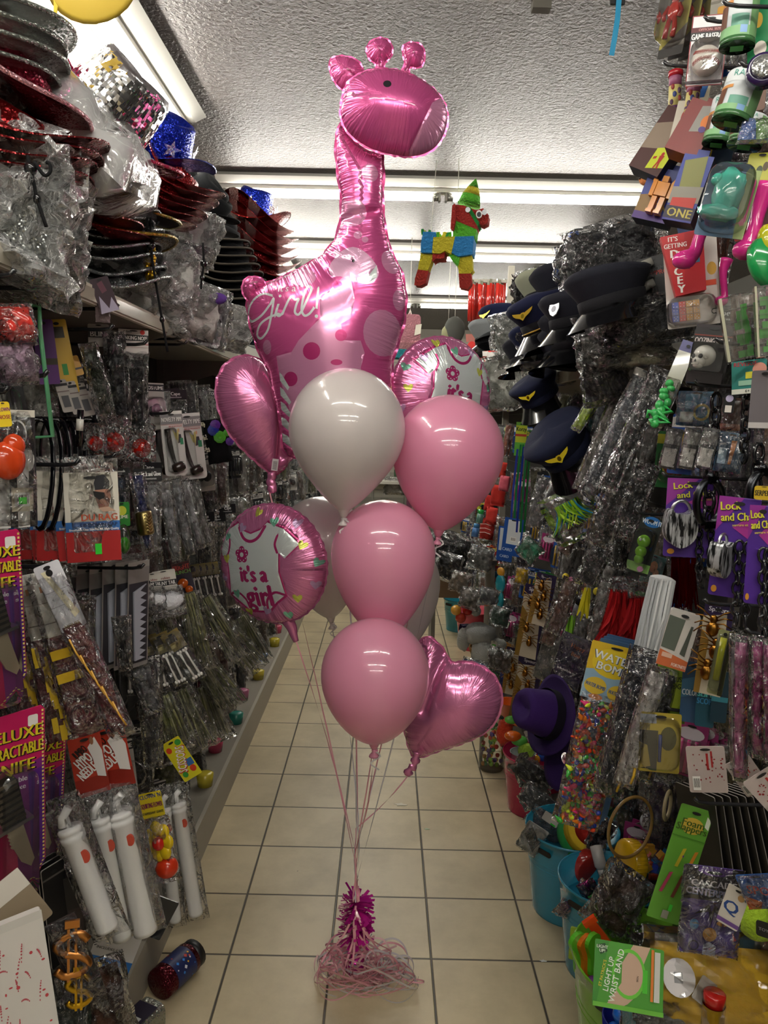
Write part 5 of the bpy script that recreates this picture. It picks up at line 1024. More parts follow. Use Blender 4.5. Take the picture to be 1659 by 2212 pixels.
# cords with toggles
for i,(pts,l) in enumerate((([(58,330),(66,365),(74,400),(80,430),(100,490)],'black chin cord with a bead hanging over the clear bags at left'),([(325,470),(326,530),(333,590),(350,690),(362,760)],'long black chin cord hanging past the shelf lip'),([(438,525),(440,570),(436,600),(434,625)],'black chin cord with a bead beside the webbed mask bag'),([(318,470),(318,505),(320,545)],'short black chin cord with a bead by the gold tinsel'))):
    d=(1.36,2.05,2.3,2.05)[i];b=MB();pp=[P(x,y,d) for x,y in pts];b.tube(crom([tuple(p) for p in pp],4),.0032,'0e0e10c',6);b.ell(tuple(pp[1]),(.011,.011,.011),'141416g',10);b.ell(tuple(pp[-2]),(.007,.007,.009),'141416g',8)
    tag(b.build('chin_cord'),l,'cord')
b=MB();pp=[P(x,y,1.36) for x,y in ((74,350),(95,378),(108,372),(108,355),(100,350))];b.tube(crom([tuple(p) for p in pp],4),.0032,'0e0e10c',6);tag(b.build('cord_loop'),'curled black cord end beside the bead at left','cord')
b=MB();pp=[P(x,y,1.6) for x,y in ((95,232),(110,262),(116,248),(106,228))];b.tube(crom([tuple(p) for p in pp],4),.003,'0e0e10c',6);tag(b.build('cord_loop'),'small black cord loop at the end of the striped hats','cord')
b=MB();rr=random.Random(4)
for k in range(60):p=P(325+rr.uniform(-8,8),520+k*1.4,2.1+rr.uniform(-.01,.01));b.ell(tuple(p),(.006,.006,.008),'b8932am',6)
tag(b.build('gold_garland'),'gold tinsel garland hanging beside the black cord','garland')
# yellow hat overhead
t=thing('yellow_paper_fan','yellow paper disc hanging above, cut by the top edge','paper fan',TP(P(195,-52,1.75))@Rm(82,8,0));b=MB();b.lathe([(0,.0),(.05,.004),(.09,0),(.1,-.006),(.09,-.008),(0,-.006)],'b3972bd',24)
b.build('disc',t);b=MB(TP((-.062,-.05,0)));b.prism([(-.006,0),(.006,.0),(.004,-.05),(0,-.065)],-.001,.001,'c9ae2ed',Rm(-82,0,0));b.build('streamer',t)
# ---------------------------------------------------------------- further hooks of goods, built kind by kind and copied along the display
def words(y):return 'bay '+('one','two','three','four','five','six','seven','eight','nine','ten','eleven','twelve','thirteen','fourteen','fifteen','sixteen')[min(int((y-.9)/.5),15)]
def rowname(r):return ('lowest row','second row','third row','fourth row','fifth row','top row')[r]
used={}
def fill(side,protos,ys,zs,xf,n,seed,lean=.12,skip=None):
    rr=random.Random(seed)
    for zi,z in enumerate(zs):
        for yi,y in enumerate(ys):
            if skip and skip(y,z):continue
            k=rr.randrange(len(protos));nm,root=protos[k];yy=y+rr.uniform(-.03,.03);x=side*(xf+rr.uniform(0,.04));a=math.radians(rr.uniform(25,60))
            dn=V((-side*rr.uniform(.3,1)*lean,0,-1));X=frame(V((x,yy,z+rr.uniform(-.03,.03))),dn,V((-side*math.sin(a),-math.cos(a),0)))
            c=rr.uniform(.85,1.12);lb=nm+', '+('left' if side<0 else 'right')+' display, '+words(yy)+', '+rowname(zi)
            used[lb]=used.get(lb,0)+1
            if used[lb]>1:lb=('','','second ','third ','fourth ','fifth ')[used[lb]]+lb
            for j in range(n if yy<4.2 else 2):
                Xj=Matrix.Translation((side*.026*j,.006*j,rr.uniform(-.004,.004)))@X@Matrix.Rotation(rr.uniform(-.07,.07),4,'Y')@Matrix.Scale(c,4)
                dup(root,Xj,lb if j==0 else lb+', behind',None if j==0 else lb+', behind')
def proto_clean(ps):
    for _,r in ps:
        for c in list(r.children):
            for g in list(c.children):bpy.data.objects.remove(g)
            bpy.data.objects.remove(c)
        bpy.data.objects.remove(r)
Z0=(Matrix(),.11,.24)
def pb(nm,cm,w=.10,h=.26,hd=None,**k):
    r=slimbag(nm,(Matrix(),w,h),cm,hd,**k);a=nm.split(' in ')[0].split();r.name=a[-1]+'_bag';return (nm,r)
def pcard(nm,w,h,col,dc,bl=None,prod=None):
    t=thing('carded_novelty',nm,'novelty',Matrix());cardmesh(w,h,.0014,col,dc).build('backing_card',t)
    if prod:prod(t,w,h)
    if bl:blister(w*.8,h*.6,.03,-h*.3).build('clear_blister',t)
    return (nm,t)
def P_ball(c,r=.02,kind='g'):
    def f(t,w,h):b=MB();b.ell((0,-.016,-h*.6),(r,r*.7,r*1.2),c+kind,12);b.build('product',t)
    return f
def P_sticks(c,n=3):
    def f(t,w,h):
        b=MB()
        for k in range(n):x=(k-(n-1)/2)*w*.22;b.tube([(x,-.01,-h*.3),(x,-.012,-h*.9)],w*.06,c+'g',8)
        b.build('product',t)
    return f
LP=[pb('black cloth in a clear bag','121216w',hd='Cape'),pb('dark grey plastic blade in a clear bag','3c3e42w',.08,.30,taper=.5),pb('olive plastic strands in a clear bag','62653ew',.10,.28),pb('black glove pair in a clear bag','0e0e12w',.09,.22,hd='Gloves'),pb('pale grey wig in a clear bag','8f8c86w',.11,.24),
      pcard('black carded novelty with a white print',.08,.17,'17171b',[('b',.05,.2,'c9c5bf'),('t','NOVELTY',0,.12,.1,'222222'),('r',-.3,.75,.3,.9,'8a8680')],True,P_sticks('2a2a30')),pcard('white carded novelty with a black product',.075,.16,'b9b5b0',[('b',.03,.18,'2a2a2e'),('t','COSTUME',0,.105,.08,'e8e6e2')],True,P_ball('1a1a20')),pb('brown fringe cloth in a clear bag','4a3428w',.10,.26),pb('dark red cloth in a clear bag','4a1418w',.09,.24),pb('dim silver tinsel in a clear bag','7c7f80s',.08,.26)]
ZS=(.36,.62,.90,1.18,1.45,1.72)
fill(-1,LP,[1.05+.17*k for k in range(22)],ZS,.76,3,11,skip=lambda y,z:False)
fill(-1,LP,[4.85+.24*k for k in range(16)],ZS,.74,2,12)
proto_clean(LP)
# ================================================================ RIGHT SIDE
SRX=.66;SRZ=PX(1300,784,SRX).z
ru=thing('display_shelf','long display unit along the right side, caps on its shelf, toys hung above','display shelf',TP((1.0,3.5,0)))
b=MB();b.box(1.10,1.12,-.4,9.0,.1,SRZ+.02,'353330d');b.box(1.10,1.12,-.4,2.35,SRZ,2.97,'353330d')
for k in range(17):b.box(1.096,1.10,-.4,9.0,.2+k*.1,.203+k*.1,'1c1b1a')
part('back_panel',b,ru)
b=MB();b.box(SRX,1.12,2.1,9.0,SRZ-.02,SRZ,'8f8a80d');b.box(SRX-.014,SRX,2.1,9.0,SRZ-.035,SRZ+.006,'b5ad98d');part('cap_shelf',b,ru)
b=MB();b.box(.70,1.12,-.4,9.0,0,.12,'55514ad');part('base_shelf',b,ru)
for y in (2.35,3.6,4.8,6.0,7.2):b=MB();b.box(1.07,1.10,y-.015,y+.015,.1,SRZ,'6a665ed');part('upright',b,ru)
def rhook(px,py,x=.62,L=.36):
    b=MB();o=PX(px,py,x);b.tube([o+V((L,0,-.004)),o+V((.03,0,0)),o+V((.008,0,.003)),o+V((0,0,.010))],.004,'2b2b2eg',7);part('peg_hook',b,ru)
for a in ((1432,142),(1520,46),(1560,12),(1598,145),(1430,1030),(1545,742),(1500,832),(1590,1082),(1395,1432),(1520,1305),(1440,1535),(1372,1110),(1500,1735),(1610,1370)):rhook(*a)
def rp(name,label,cat,a,col,dc,t=.0014,x=.70,ang=38,prod=None,bl=None,film=None,rot=0,hole=True):
    q=R_(*a,x,ang=ang);X,w,h=q;th=thing(name,label,cat,X@Rm(0,rot,0));cardmesh(w,h,t,col,dc,hole=hole).build('backing_card' if t<.01 else 'printed_box',th)
    if prod:prod(th,w,h)
    if bl:blister(w*bl[0],h*bl[1],bl[2],-h*bl[3],bl[4]*w if len(bl)>4 else 0).build('clear_blister',th)
    if film:pillow(w*1.04,h*1.02,film,FILM,int(w*999),8,12,.4).build('clear_bag',th)
    return th
# -- top row
def heroprod(t,w,h):
    b=MB();A=(-.014,-h*.5)
    b.ell((0,-.018,-h*.32),(.009,.009,.011),'8c2018g');b.ell((0,-.018,-h*.45),(.016,.010,.022),'a8281cg');
    for s in (-1,1):b.tube([(s*.014,-.018,-h*.38),(s*.024,-.02,-h*.48),(s*.02,-.022,-h*.56)],.005,'9c241ag',7);b.tube([(s*.006,-.018,-h*.54),(s*.011,-.018,-h*.68),(s*.010,-.02,-h*.8)],.0065,'8c2018g',7)
    b.build('red_figure',t)
q0=rp('carded_figure','carded red figure in a clear shell, leftmost of the fan at the very top right','toy figure',(1478,-45,1446,122,58),'6f6a62',[('p',[(-.5,.5),(.5,.2),(.5,.6),(-.5,.9)],'a9a04a'),('b',.88,1,'2c2a28')],ang=50,prod=heroprod,bl=(.9,.8,.045,.08))
for k in range(1,4):dup(q0,Matrix.Translation((.03*k,.012*k,.004*k))@q0.matrix_world,'carded red figure fanned out behind the leftmost one at the top right','carded red figures')
def ballprod(t,w,h):
    b=MB();r=w*.41;c=V((0,-r*.55,-h*.70));b.ell(tuple(c),(r,r,r),'d9d2c8g',28)
    for s in (-1,1):
        pts=[];
        for k in range(26):
            a=-1.25+2.5*k/25;p=V((math.sin(a)*.92,-math.cos(a)*.92,s*(.52-.32*math.cos(a*1.0))));p.normalize();pts.append(c+p*r*1.004)
        b.tube([tuple(p) for p in pts],.0006,'a03028',4)
        for i in range(1,25):
            p=pts[i];d=(p-c).normalized();t_=(pts[i+1]-pts[i-1]).normalized();n_=d.cross(t_)
            for e in (-1,1):b.tube([tuple(p),tuple(p+n_*e*.0042+t_*.002)],.0006,'b03a30',4)
    b.text('C',c.x-.003,c.z-r*.55,.008,'333333',c.y-r*.86,maxw=.01);b.build('baseball',t)
rp('baseball_card','white card lettered GAME BASEBALL with a stitched ball','baseball',(1537,32,1508,186,80),'e2dfdd',[('b',0,1,'8c2c34'),('p',[(-.47,.015),(.47,.015),(.47,.985),(-.47,.985)],'e2dfe2'),('b',.17,.24,'5a1c22'),('b',.24,.36,'1c1a1e'),('t','GAME BASEBALL',0,.3,.085,'f2efec',0,.95),('t','OFFICIAL SIZE',0,.205,.035,'d89a96'),('r',-.2,.39,.32,.45,'1c1a1e'),('t','SOFT CORE',.05,.42,.03,'d8d4d0',0,.4),('b',.93,.97,'3a1c28')],ang=20,prod=ballprod,bl=(.92,.50,.055,.46),rot=-4)
def canister(lab,a,x=.68):
    X,w,h=R_(*a,x,ang=20);t=thing('printed_canister',lab,'canister',X);r=w/2;n=28
    b=MB();b.lathe([(0,-h),(r*.98,-h),(r,-h+.003),(r,-.002),(r*.96,0),(0,0)],'c9cfd2',n)
    def wrap(a0,a1,z0,z1,c,e=.0006):m=max(2,int((a1-a0)/.2));b.add([((r+e)*math.sin(a0+(a1-a0)*i/m),-(r+e)*math.cos(a0+(a1-a0)*i/m),z) for z in (z0,z1) for i in range(m+1)],[(i,i+1,m+2+i,m+1+i) for i in range(m)],c,True)
    wrap(.6,3.1,-h*.98,-.004,'6f9a68');wrap(-1.5,.6,-h*.98,-h*.8,'7fb07a',.0008);wrap(-.5,.5,-h*.8,-h*.62,'5f9a86',.0007);wrap(-1.4,-.5,-h*.45,-h*.38,'c98a4a',.0009);wrap(-1.5,-.8,-h*.8,-h*.4,'6a3f2a',.0007);wrap(.05,.45,-h*.92,-h*.8,'7fa8d8',.001);wrap(-1.5,.6,-.3*h,-.004,'d9dee0',.0005)
    vs,fs,tw=textmesh('RAYA');k=h*.14/.72;b.add([((r+.0012)*math.sin(((v[0]-tw/2)*k)/r-.1),-(r+.0012)*math.cos(((v[0]-tw/2)*k)/r-.1),-h*.2+v[1]*k) for v in vs],fs,'4a9a8a')
    b.build('printed_tube',t);b=MB();b.lathe([(r*1.04,-h-.004),(r*1.04,-h+.006),(r*1.0,-h+.006)],'3f6b40g',n);b.lathe([(0,-h-.004),(r*1.04,-h-.004)],'3a5a3ag',n);b.box(-.012,.012,-.008,.014,-h-.0052,-h-.0045,'3fae3c');b.build('green_lid',t);return t
canister('white and green canister lettered RAYA, cut by the top edge',(1608,-40,1592,98,78));canister('white and green canister lettered RAYA, lower right of the baseball card',(1615,165,1580,262,84),.66);canister('white and green canister lettered RAYA, furthest left and half hidden by the one in front',(1572,215,1548,308,62),.71);canister('green based canister behind the lower RAYA canisters',(1625,255,1608,312,74),.72)
for i,a in enumerate(((1460,155,1456,246,28),(1500,180,1492,243,30))):
    X,w,h=R_(*a,.69,ang=10);t=thing('bead_tube',('yellow and purple printed tube with a red cap hanging alone against the ceiling','yellow and purple printed tube half behind the baseball card')[i],'tube',X);b=MB();r=w/2;b.lathe([(0,-h),(r,-h),(r,-.01)],'cfc27a',18);b.lathe([(r*1.01,-h*.35),(r*1.01,-h*.05)],'9a5a7a',18);b.lathe([(r*1.01,-h*.92),(r*1.01,-h*.84)],'5a2f5a',18)
    rr=random.Random(i);[b.ell((r*math.sin(a_),-r*math.cos(a_),-h*(.4+.09*k)),(.005,.002,.007),('9c3a3a','5a3a5a','3a4a8a')[k%3],8) for k,a_ in enumerate((-.5,.5,-.2,.6,-.6))];b.build('printed_tube',t);b=MB();b.lathe([(r*1.15,-.012),(r*1.2,0),(r*.6,.006),(0,.006)],'a8202cg',18);b.build('cap',t)
rp('orange_carded_toy','orange and yellow carded toy behind the baseball card','toy',(1572,10,1562,120,44),'b8862c',[('p',[(-.5,.3),(.5,.1),(.5,.4),(-.5,.7)],'c9a83a'),('b',.8,1,'3a2818')],x=.74)
rp('blue_carded_toy','pale card with a blue patch under the baseball card','toy',(1520,180,1512,224,34),'c9c4ae',[('p',[(-.2,0),(.4,0),(.2,.7),(-.3,.7)],'1f5fa8')],x=.72)
rp('clear_paper_pack','grey pack hung above the baseball card at the top edge','pack',(1560,-30,1554,30,44),'8a867c',[('b',.5,.6,'6a665c')],x=.73)
rp('game_card','dark green game card at the top right corner','game',(1640,-20,1636,190,50),'1f7a4a',[('e',0,.3,.2,.08,'c9a040'),('e',.1,.6,.3,.08,'e2d8d0'),('t','THE',-.1,.75,.05,'d08a20',90)],x=.72)
rp('comic_card','brown and red comic card between the canisters at the right edge','card',(1640,120,1630,240,46),'5a3a2a',[('p',[(-.5,.2),(.3,0),(.5,.5),(-.2,.7)],'a03a28'),('e',.1,.5,.25,.15,'c98a3a')],x=.73)
# boxes
def boxed(lab,a,dep,col,dc,side,x=.68,ang=35,rot=0,window=None,cat='toy box'):
    X,w,h=R_(*a,x,ang=ang);t=thing('toy_box',lab,cat,X@Rm(0,rot,0));b=MB();b.box(-w/2,w/2,-dep/2,dep/2,-h,0,side);b.box(-w/2,w/2,-dep/2-.0004,-dep/2,-h,0,col);deco(b,w,h,-dep/2-.0005,dc);b.build('printed_box',t)
    b=MB();b.box(-w*.2,w*.2,-.001,.001,0,.02,col);b.build('hang_tab',t)
    if window:window(t,w,h,dep)
    return t
def bot(col,s=1.0):
    def f(t,w,h,dep=.03):
        b=MB(Matrix.Translation((w*.1,-dep*.75,-h*.42))@Matrix.Scale(s*w/.07,4));b.box(-.012,.012,-.008,.008,-.014,.012,col);b.box(-.006,.006,-.007,.007,.013,.024,col)
        for e in (-1,1):b.box(e*.018-.004,e*.018+.004,-.006,.006,-.016,.014,col);b.box(e*.008-.005,e*.008+.005,-.007,.007,-.042,-.016,col);b.prism([(e*.013,.012),(e*.024,.012),(e*.021,.03)],-.004,.004,col);b.box(e*.008-.006,e*.008+.006,-.012,.007,-.048,-.042,col)
        b.build('robot_figure',t)
    return f
boxed('blue box lettered ONE with a yellow block figure, front of the toy boxes',(1450,375,1420,486,78),.05,'2a3a8c',[('p',[(-.5,.55),(.1,.45),(0,.9),(-.5,.95)],'8a6a3a'),('e',.1,.45,.18,.22,'2a5aa8'),('b',.86,1,'4a2a7a'),('t','ONE',.25,.72,.16,'1a1620',0,.5),('t','ONE',.24,.715,.14,'b9a85a',0,.5)],'1e2030',.68,32,8,bot('d98a1cg'))
boxed('blue box lettered ONE with red and silver artwork, right of the yellow figure box',(1515,345,1484,488,66),.05,'2c3a90',[('p',[(-.4,.1),(.3,.0),(.4,.5),(-.3,.5)],'7a7a3a'),('p',[(-.5,.5),(.5,.45),(.5,.7),(-.5,.75)],'8a8478'),('p',[(-.4,.66),(.4,.62),(.4,.78),(-.4,.8)],'b8281c'),('b',.78,.97,'241c38'),('t','ONE',0,.87,.13,'b9a84a'),('b',.97,1,'3a3a8a')],'1c1e30',.67,30,8)
boxed('dark box with a lime sticker of a red figure, above the ONE boxes',(1480,250,1420,388,72),.05,'4a2c2a',[('p',[(-.5,.3),(.4,.1),(.2,.6),(-.5,.7)],'8a7a6a'),('p',[(.0,.62),(.5,.52),(.5,.86),(.0,.95)],'c2cf2e'),('e',.26,.68,.045,.035,'a8281c'),('p',[(.2,.71),(.34,.69),(.32,.8),(.35,.9),(.30,.9),(.27,.82),(.24,.91),(.2,.91),(.23,.8)],'a8281c'),('p',[(.05,.75),(.14,.73),(.14,.77),(.05,.79)],'a8281c')],'1e1c1e',.70,35,12)
boxed('white topped box with red and gold figure artwork behind the canisters',(1498,225,1472,330,56),.04,'c9c2b4',[('e',0,.35,.25,.2,'a03020'),('e',.1,.6,.2,.12,'b98a2a'),('b',.78,1,'6a2420')],'6a2420',.71)
boxed('dark red window box lying diagonally under the canisters',(1535,235,1500,348,78),.06,'7a2a28',[('p',[(-.1,.1),(.4,.0),(.4,.5),(-.1,.6)],'8a8680'),('e',.2,.35,.12,.12,'d8741c'),('e',.22,.5,.1,.06,'4a2c7a')],'6a2020',.70,30,14)
t=boxed('teal hang card with a small orange plush head, left of the dark boxes',(1418,320,1408,385,26),.003,'1f6f74',[('t','infantino',-.2,.5,.3,'d8e0dc',90,2.2),('r',.1,0,.5,.7,'c8c4bc')],'c8c4bc',.71);b=MB();b.X=Matrix.Translation((-.012,-.012,-.08));b.ell((0,0,0),(.019,.015,.02),'d98a50c',14);b.ell((-.017,0,.018),(.007,.004,.009),'3f9a80c',8);b.ell((-.012,-.013,-.004),(.003,.003,.004),'2a1a14g',8);b.build('plush_head',t)
rp('striped_hex_card','black and yellow edged hexagon card behind the canisters','card',(1566,300,1545,392,50),'1c2a3a',[('p',[(-.5,.1),(-.44,.1),(-.44,.8),(.1,.96),(.1,1),(-.5,.84)],'b9a62c')],x=.74)
rp('dark_blue_card','dark blue card lettered DONKEY half hidden by the teal toy','card',(1590,350,1560,460,66),'12242e',[('p',[(-.5,.5),(.3,.3),(.3,.45),(-.5,.66)],'1c4a7a'),('t','DONKEY',-.1,.48,.09,'d8d4cc',28,.7)],x=.74)
# teal toy and pink toys
X,w,h=R_(1592,365,1550,512,108,.64,ang=25);t=thing('teal_toy_blister','teal shaggy plastic animal in a clear blister at the right edge','toy animal',X);cardmesh(w,h,.0015,'4a6a8a',[('p',[(.2,0),(.5,0),(.5,1),(.3,1)],'8a9a5a')]).build('backing_card',t)
b=fuzzball((0,-.03,-h*.42),w*.34,'2fa08cg',4,amp=.22,sq=(.9,.7,1.5));fuzzball((-w*.28,-.035,-h*.28),w*.13,'38ac96g',5,b=b);fuzzball((-w*.1,-.03,-h*.72),w*.34,'2fa08cg',7,amp=.2,b=b,sq=(1.2,.6,.5));b.build('animal',t);blister(w*.95,h*.9,.06,-h*.04).build('clear_blister',t)
for i,(pts,l,r) in enumerate((([(1560,425),(1530,470),(1512,510),(1500,545),(1478,562)],'pink glossy plastic leg shaped toy below the teal animal',.018),([(1655,400),(1640,450),(1628,500),(1612,540)],'pink glossy plastic toy at the right edge behind the teal animal',.019),([(1570,560),(1562,590),(1565,640),(1558,650)],'small pink plastic leg hanging below the teal animal',.011))):
    d=(1.62,1.5,1.75)[i];pp=[tuple(P(x,y,d)) for x,y in pts];t=thing('pink_plastic_toy',l,'toy',TP(P(*pts[0],d)));b=MB(t.matrix_world.inverted());c_=crom(pp,4);b.tube(c_,[r*(1.25-.6*math.sin(k/len(c_)*PI)) for k in range(len(c_))],'cf2f86g',14);b.ell(pp[-1],(r*1.35,r*1.2,r),'cf2f86g',12);b.build('leg',t)
b=MB(TP(P(1652,575,1.5))@Rm(75,0,20));b.lathe([(0,0),(.045,.002),(.055,.012),(.05,.03),(0,.034)],'1f8f4ag',24);tag(b.build('green_disc'),'green plastic disc at the right edge under the pink toys','toy')
b=MB(TP(P(1655,520,1.48)));b.ell((0,0,0),(.018,.014,.03),'b9b81cg',12);b.ell((-.012,0,-.035),(.012,.01,.014),'b9b81cg',12);tag(b.build('yellow_toy'),'yellow rounded toy at the right edge above the green disc','toy')
rp('yellow_comic_card','yellow arched card with dark figures at the right edge above the teal animal','card',(1650,330,1625,430,60),'a8a83a',[('e',0,.4,.12,.12,'2a3a1a'),('e',.2,.3,.1,.1,'4a3a1a'),('b',.8,1,'8a5a2a')],x=.69)
rp('gator_toy_pack','blue and green pack at the right edge beside the lower canister','pack',(1640,255,1625,310,70),'2a5aa0',[('p',[(-.1,0),(.5,0),(.5,.8),(.1,.9)],'5a8a3a'),('b',.85,1,'1c3a1c')],x=.67,film=.02)
X,w,h=R_(1648,155,1640,210,60,.66,ang=20);t=thing('glitter_putty','round silver glitter tub with a purple rim at the right edge','tub',X@Rm(80,0,0));b=MB();b.lathe([(0,.02),(.02,.02),(.022,.01)],'b4b6b4s',20);b.build('glitter',t);b=MB();b.lathe([(.022,.012),(.027,.016),(.029,-.01),(0,-.01)],'2a1a44g',22);b.build('rim',t)
# DICEY
X,w,h=R_(1488,505,1500,705,118,.66,ang=15);t=thing('dice_game_pack',"red tapered dice game pack lettered IT'S GETTING DICEY",'dice game',X@Rm(0,0,0));cardmesh(w,h,.0015,'cfc8c2',[('e',.38,.4,.09,.07,'c9a03a'),('r',.25,.52,.45,.58,'d0441c'),('o',.38,.86,.05,.03,'222222',.7)]).build('backing_card',t)
b=MB();pts=[(-w*.56,-h*.02),(w*.22,-h*.0),(w*.22,-h*.64),(-w*.34,-h*.67)];b.prism(pts,-.035,-.002,'c0222a');b.face([(w*-.12,-h*.02),(w*.22,-h*.0),(w*.22,-h*.64),(-w*.18,-h*.66)],-.0354,'b01c26')
b.text("IT'S",-w*.34,-h*.06,h*.05,'f0dcd8',-.0358,bold=.0004);b.text('GETTING',-w*.30,-h*.13,h*.05,'f0dcd8',-.0358,maxw=w*.42,bold=.0004)
for k,c in enumerate('DICEY'):b.text(c,-w*.33+k*w*.025,-h*(.215+.095*k),h*.085,'f2eee8',-.036,bold=.0012)
b.box(w*.0,w*.13,-.0365,-.036,-h*.34,-h*.26,'2f6a8a',None);b.build('red_dice_cup',t)
for r_ in range(3):
    for c_ in range(4):
        b=MB(Matrix.Translation((-w*.36+c_*w*.13,-.02,-h*.76-r_*h*.072)));s=w*.06;b.box(-s,s,-s,s,-s,s,('3a4fb8g','c02a2cg','c98a22g','c98a22g')[c_])
        for (dx,dz) in ((-.5,.5),(.5,-.5),(-.5,-.5),(.5,.5),(0,0))[:3+(r_+c_)%3]:b.face(ellp(dx*s,dz*s,s*.16,s*.16,8),-s-.0004,'f0ece8')
        b.build('die',t)
blister(w*.9,h*.32,.045,-h*.67,-w*.05).build('clear_blister',t)
rp('blue_card_edge','blue card top peeking out above the red dice game pack','card',(1490,478,1492,515,60),'4a5a8c',[],x=.72,rot=-8)
# clear organiser boxes
for i,(a,l) in enumerate((((1590,640,1610,775,84),'clear compartment case with green pieces right of the dice game'),((1655,620,1662,770,60),'clear compartment case cut by the right edge'))):
    X,w,h=R_(*a,.62,ang=20);t=thing('compartment_case',l,'case',X);b=MB();b.box(-w/2,w/2,-.03,.0,-h,0,PET);
    for k in range(1,5):b.box(-w/2+.002,w/2-.002,-.029,-.001,-h*k/5-.0008,-h*k/5+.0008,PET)
    b.box(-w*.02,w*.02,-.029,-.001,-h,0,PET);b.build('clear_case',t);b=MB();b.box(-w*.5,-w*.42,-.032,.002,-h,0,'b9b8a0g');b.build('side_label',t)
    b=MB();rr=random.Random(i)
    for k in range(9):b.box(-w*.1+rr.uniform(-.012,.012),-w*.1+rr.uniform(.014,.02),-.024,-.012,-h*rr.uniform(.2,.3)-.01*k,-h*rr.uniform(.2,.22)-.01*k+.006,'4fae4ag')
    b.build('green_pieces',t)
# skull card
X,w,h=R_(1546,702,1520,836,82,.67,ang=25);t=thing('skull_novelty_card','black card lettered OOZING SKULL with a white plastic skull','skull',X)
cardmesh(w,h,.0015,'1a1318',[('b',.0,.05,'24161c'),('p',[(-.3,.12),(-.1,.07),(0,.1),(.1,.07),(.3,.12),(.0,.16)],'0c0a0c'),('b',.165,.185,'7a2c1c'),('t','OOZING SKULL',0,.26,.1,'c8bcb8',0,.95),('b',.33,.335,'8a7c7c')],rad=.006).build('backing_card',t)
def skull(b,c,r,m='dcdad2g'):
    X_=Matrix.Translation(c)@Rm(0,0,-35);b.ell((0,.1*r,.15*r),(.86*r,1.0*r,.9*r),m,24,X_);b.ell((0,-.45*r,-.35*r),(.62*r,.5*r,.5*r),m,18,X_);b.ell((0,-.5*r,-.75*r),(.45*r,.42*r,.24*r),m,14,X_)
    for s in (-1,1):b.ell((s*.34*r,-.82*r,-.02*r),(.2*r,.16*r,.2*r),'0e0c0e',12,X_);b.ell((s*.62*r,-.5*r,-.1*r),(.2*r,.2*r,.14*r),m,10,X_)
    b.prism([(-.1*r,-.5*r),(.1*r,-.5*r),(0,-.28*r)],-.99*r,-.8*r,'0e0c0e',X_)
    for k in range(7):b.box((-.32+.1*k)*r,(-.25+.1*k)*r,-.98*r,-.85*r,-.72*r,-.6*r,m,X_)
    return b
b=MB();skull(b,(-w*.12,-.04,-h*.57),w*.33);b.build('skull',t);blister(w*.92,h*.5,.075,-h*.34,0,r=.12).build('clear_blister',t);b=MB();b.box(-w*.46,w*.46,-.05,-.002,-h*.98,-h*.8,'2c2428g');b.build('base',t)
# green goo strip
X,w,h=R_(1492,738,1412,925,34,.67,ang=25);t=thing('green_lizard_strip','translucent green rubber lizards in a slim clear pack leaning left','rubber lizard',X);cardmesh(w,h*.98,.001,'8a8a70g',[('b',0,.12,'6a6a9a')]).build('backing_card',t);b=MB();rr=random.Random(3)
for k in range(10):b.ell((rr.uniform(-.3,.3)*w,-.012,-h*(.5+.05*k)),(w*rr.uniform(.2,.35),.010,w*rr.uniform(.2,.35)),'43b860g',10)
for k in range(5):b.tube([(rr.uniform(-.2,.2)*w,-.012,-h*(.75+.04*k)),(rr.uniform(-.9,.9)*w,-.02,-h*(.78+.04*k)),(rr.uniform(-.8,.8)*w,-.014,-h*(.86+.03*k))],.0045,'43b860g',7)
b.build('lizard',t);pillow(w*1.1,h*.55,.03,FILM,3,6,14,.3,z0=-h*.42).build('clear_bag',t)
rp('teal_game_card','teal game card lettered REVERSE with playing cards print, below the skull','game',(1618,778,1608,850,76),'2a7a72',[('t','REVERSE',-.1,.1,.13,'b02a3a'),('r',-.1,.35,.1,.55,'c8c23a'),('e',.3,.3,.2,.2,'c98a7a'),('r',-.3,.6,.3,.75,'8fb8a0'),('b',.85,1,'cfd0c4'),('t','6+',-.05,.92,.09,'222222')],x=.70,rot=-8)
# chains and shackles
for i,(px,py,d,n,l) in enumerate(((1548,850,1.62,9,'black plastic chain hanging from under the skull card to the iron shackle'),(1640,960,1.5,8,'black plastic chain at the right edge beside the shackle'),(1622,760,1.56,10,'thin black chain behind the teal game card'))):
    b=chainmesh(n,.036 if i<2 else .026,.0042,M('17171ag','g') if 0 else M('17171a','g'));b.X=Matrix();o=b.build('plastic_chain');o.matrix_world=TP(P(px,py,d));tag(o,l,'chain')
for i,(px,py,d,l) in enumerate(((1532,1085,1.58,'dark iron look shackle ring in front of the lock and chain card'),(1645,1068,1.42,'dark shackle ring cut by the right edge'))):
    b=MB(TP(P(px,py,d))@Rm(0,0,20));s=1 if i==0 else .9;R_1=.034*s;b.tube([(R_1*math.sin(.25+k*.325)*.95,0,R_1*1.35*math.cos(.25+k*.325)) for k in range(9)],.0065,'3a3c40m',8,flat=1.4);b.tube([(-R_1*math.sin(.25+k*.325)*.95,0,R_1*1.35*math.cos(.25+k*.325)) for k in range(9)],.0065,'3a3c40m',8,flat=1.4)
    for e in (-1,1):b.box(-.014,.014,-.008,.008,e*R_1*1.36-.007,e*R_1*1.36+.007,'2c2e32m');b.ell((0,0,e*R_1*1.55),(.008,.008,.009),'3a3c40m',8)
    tag(b.build('shackle'),l,'shackle')
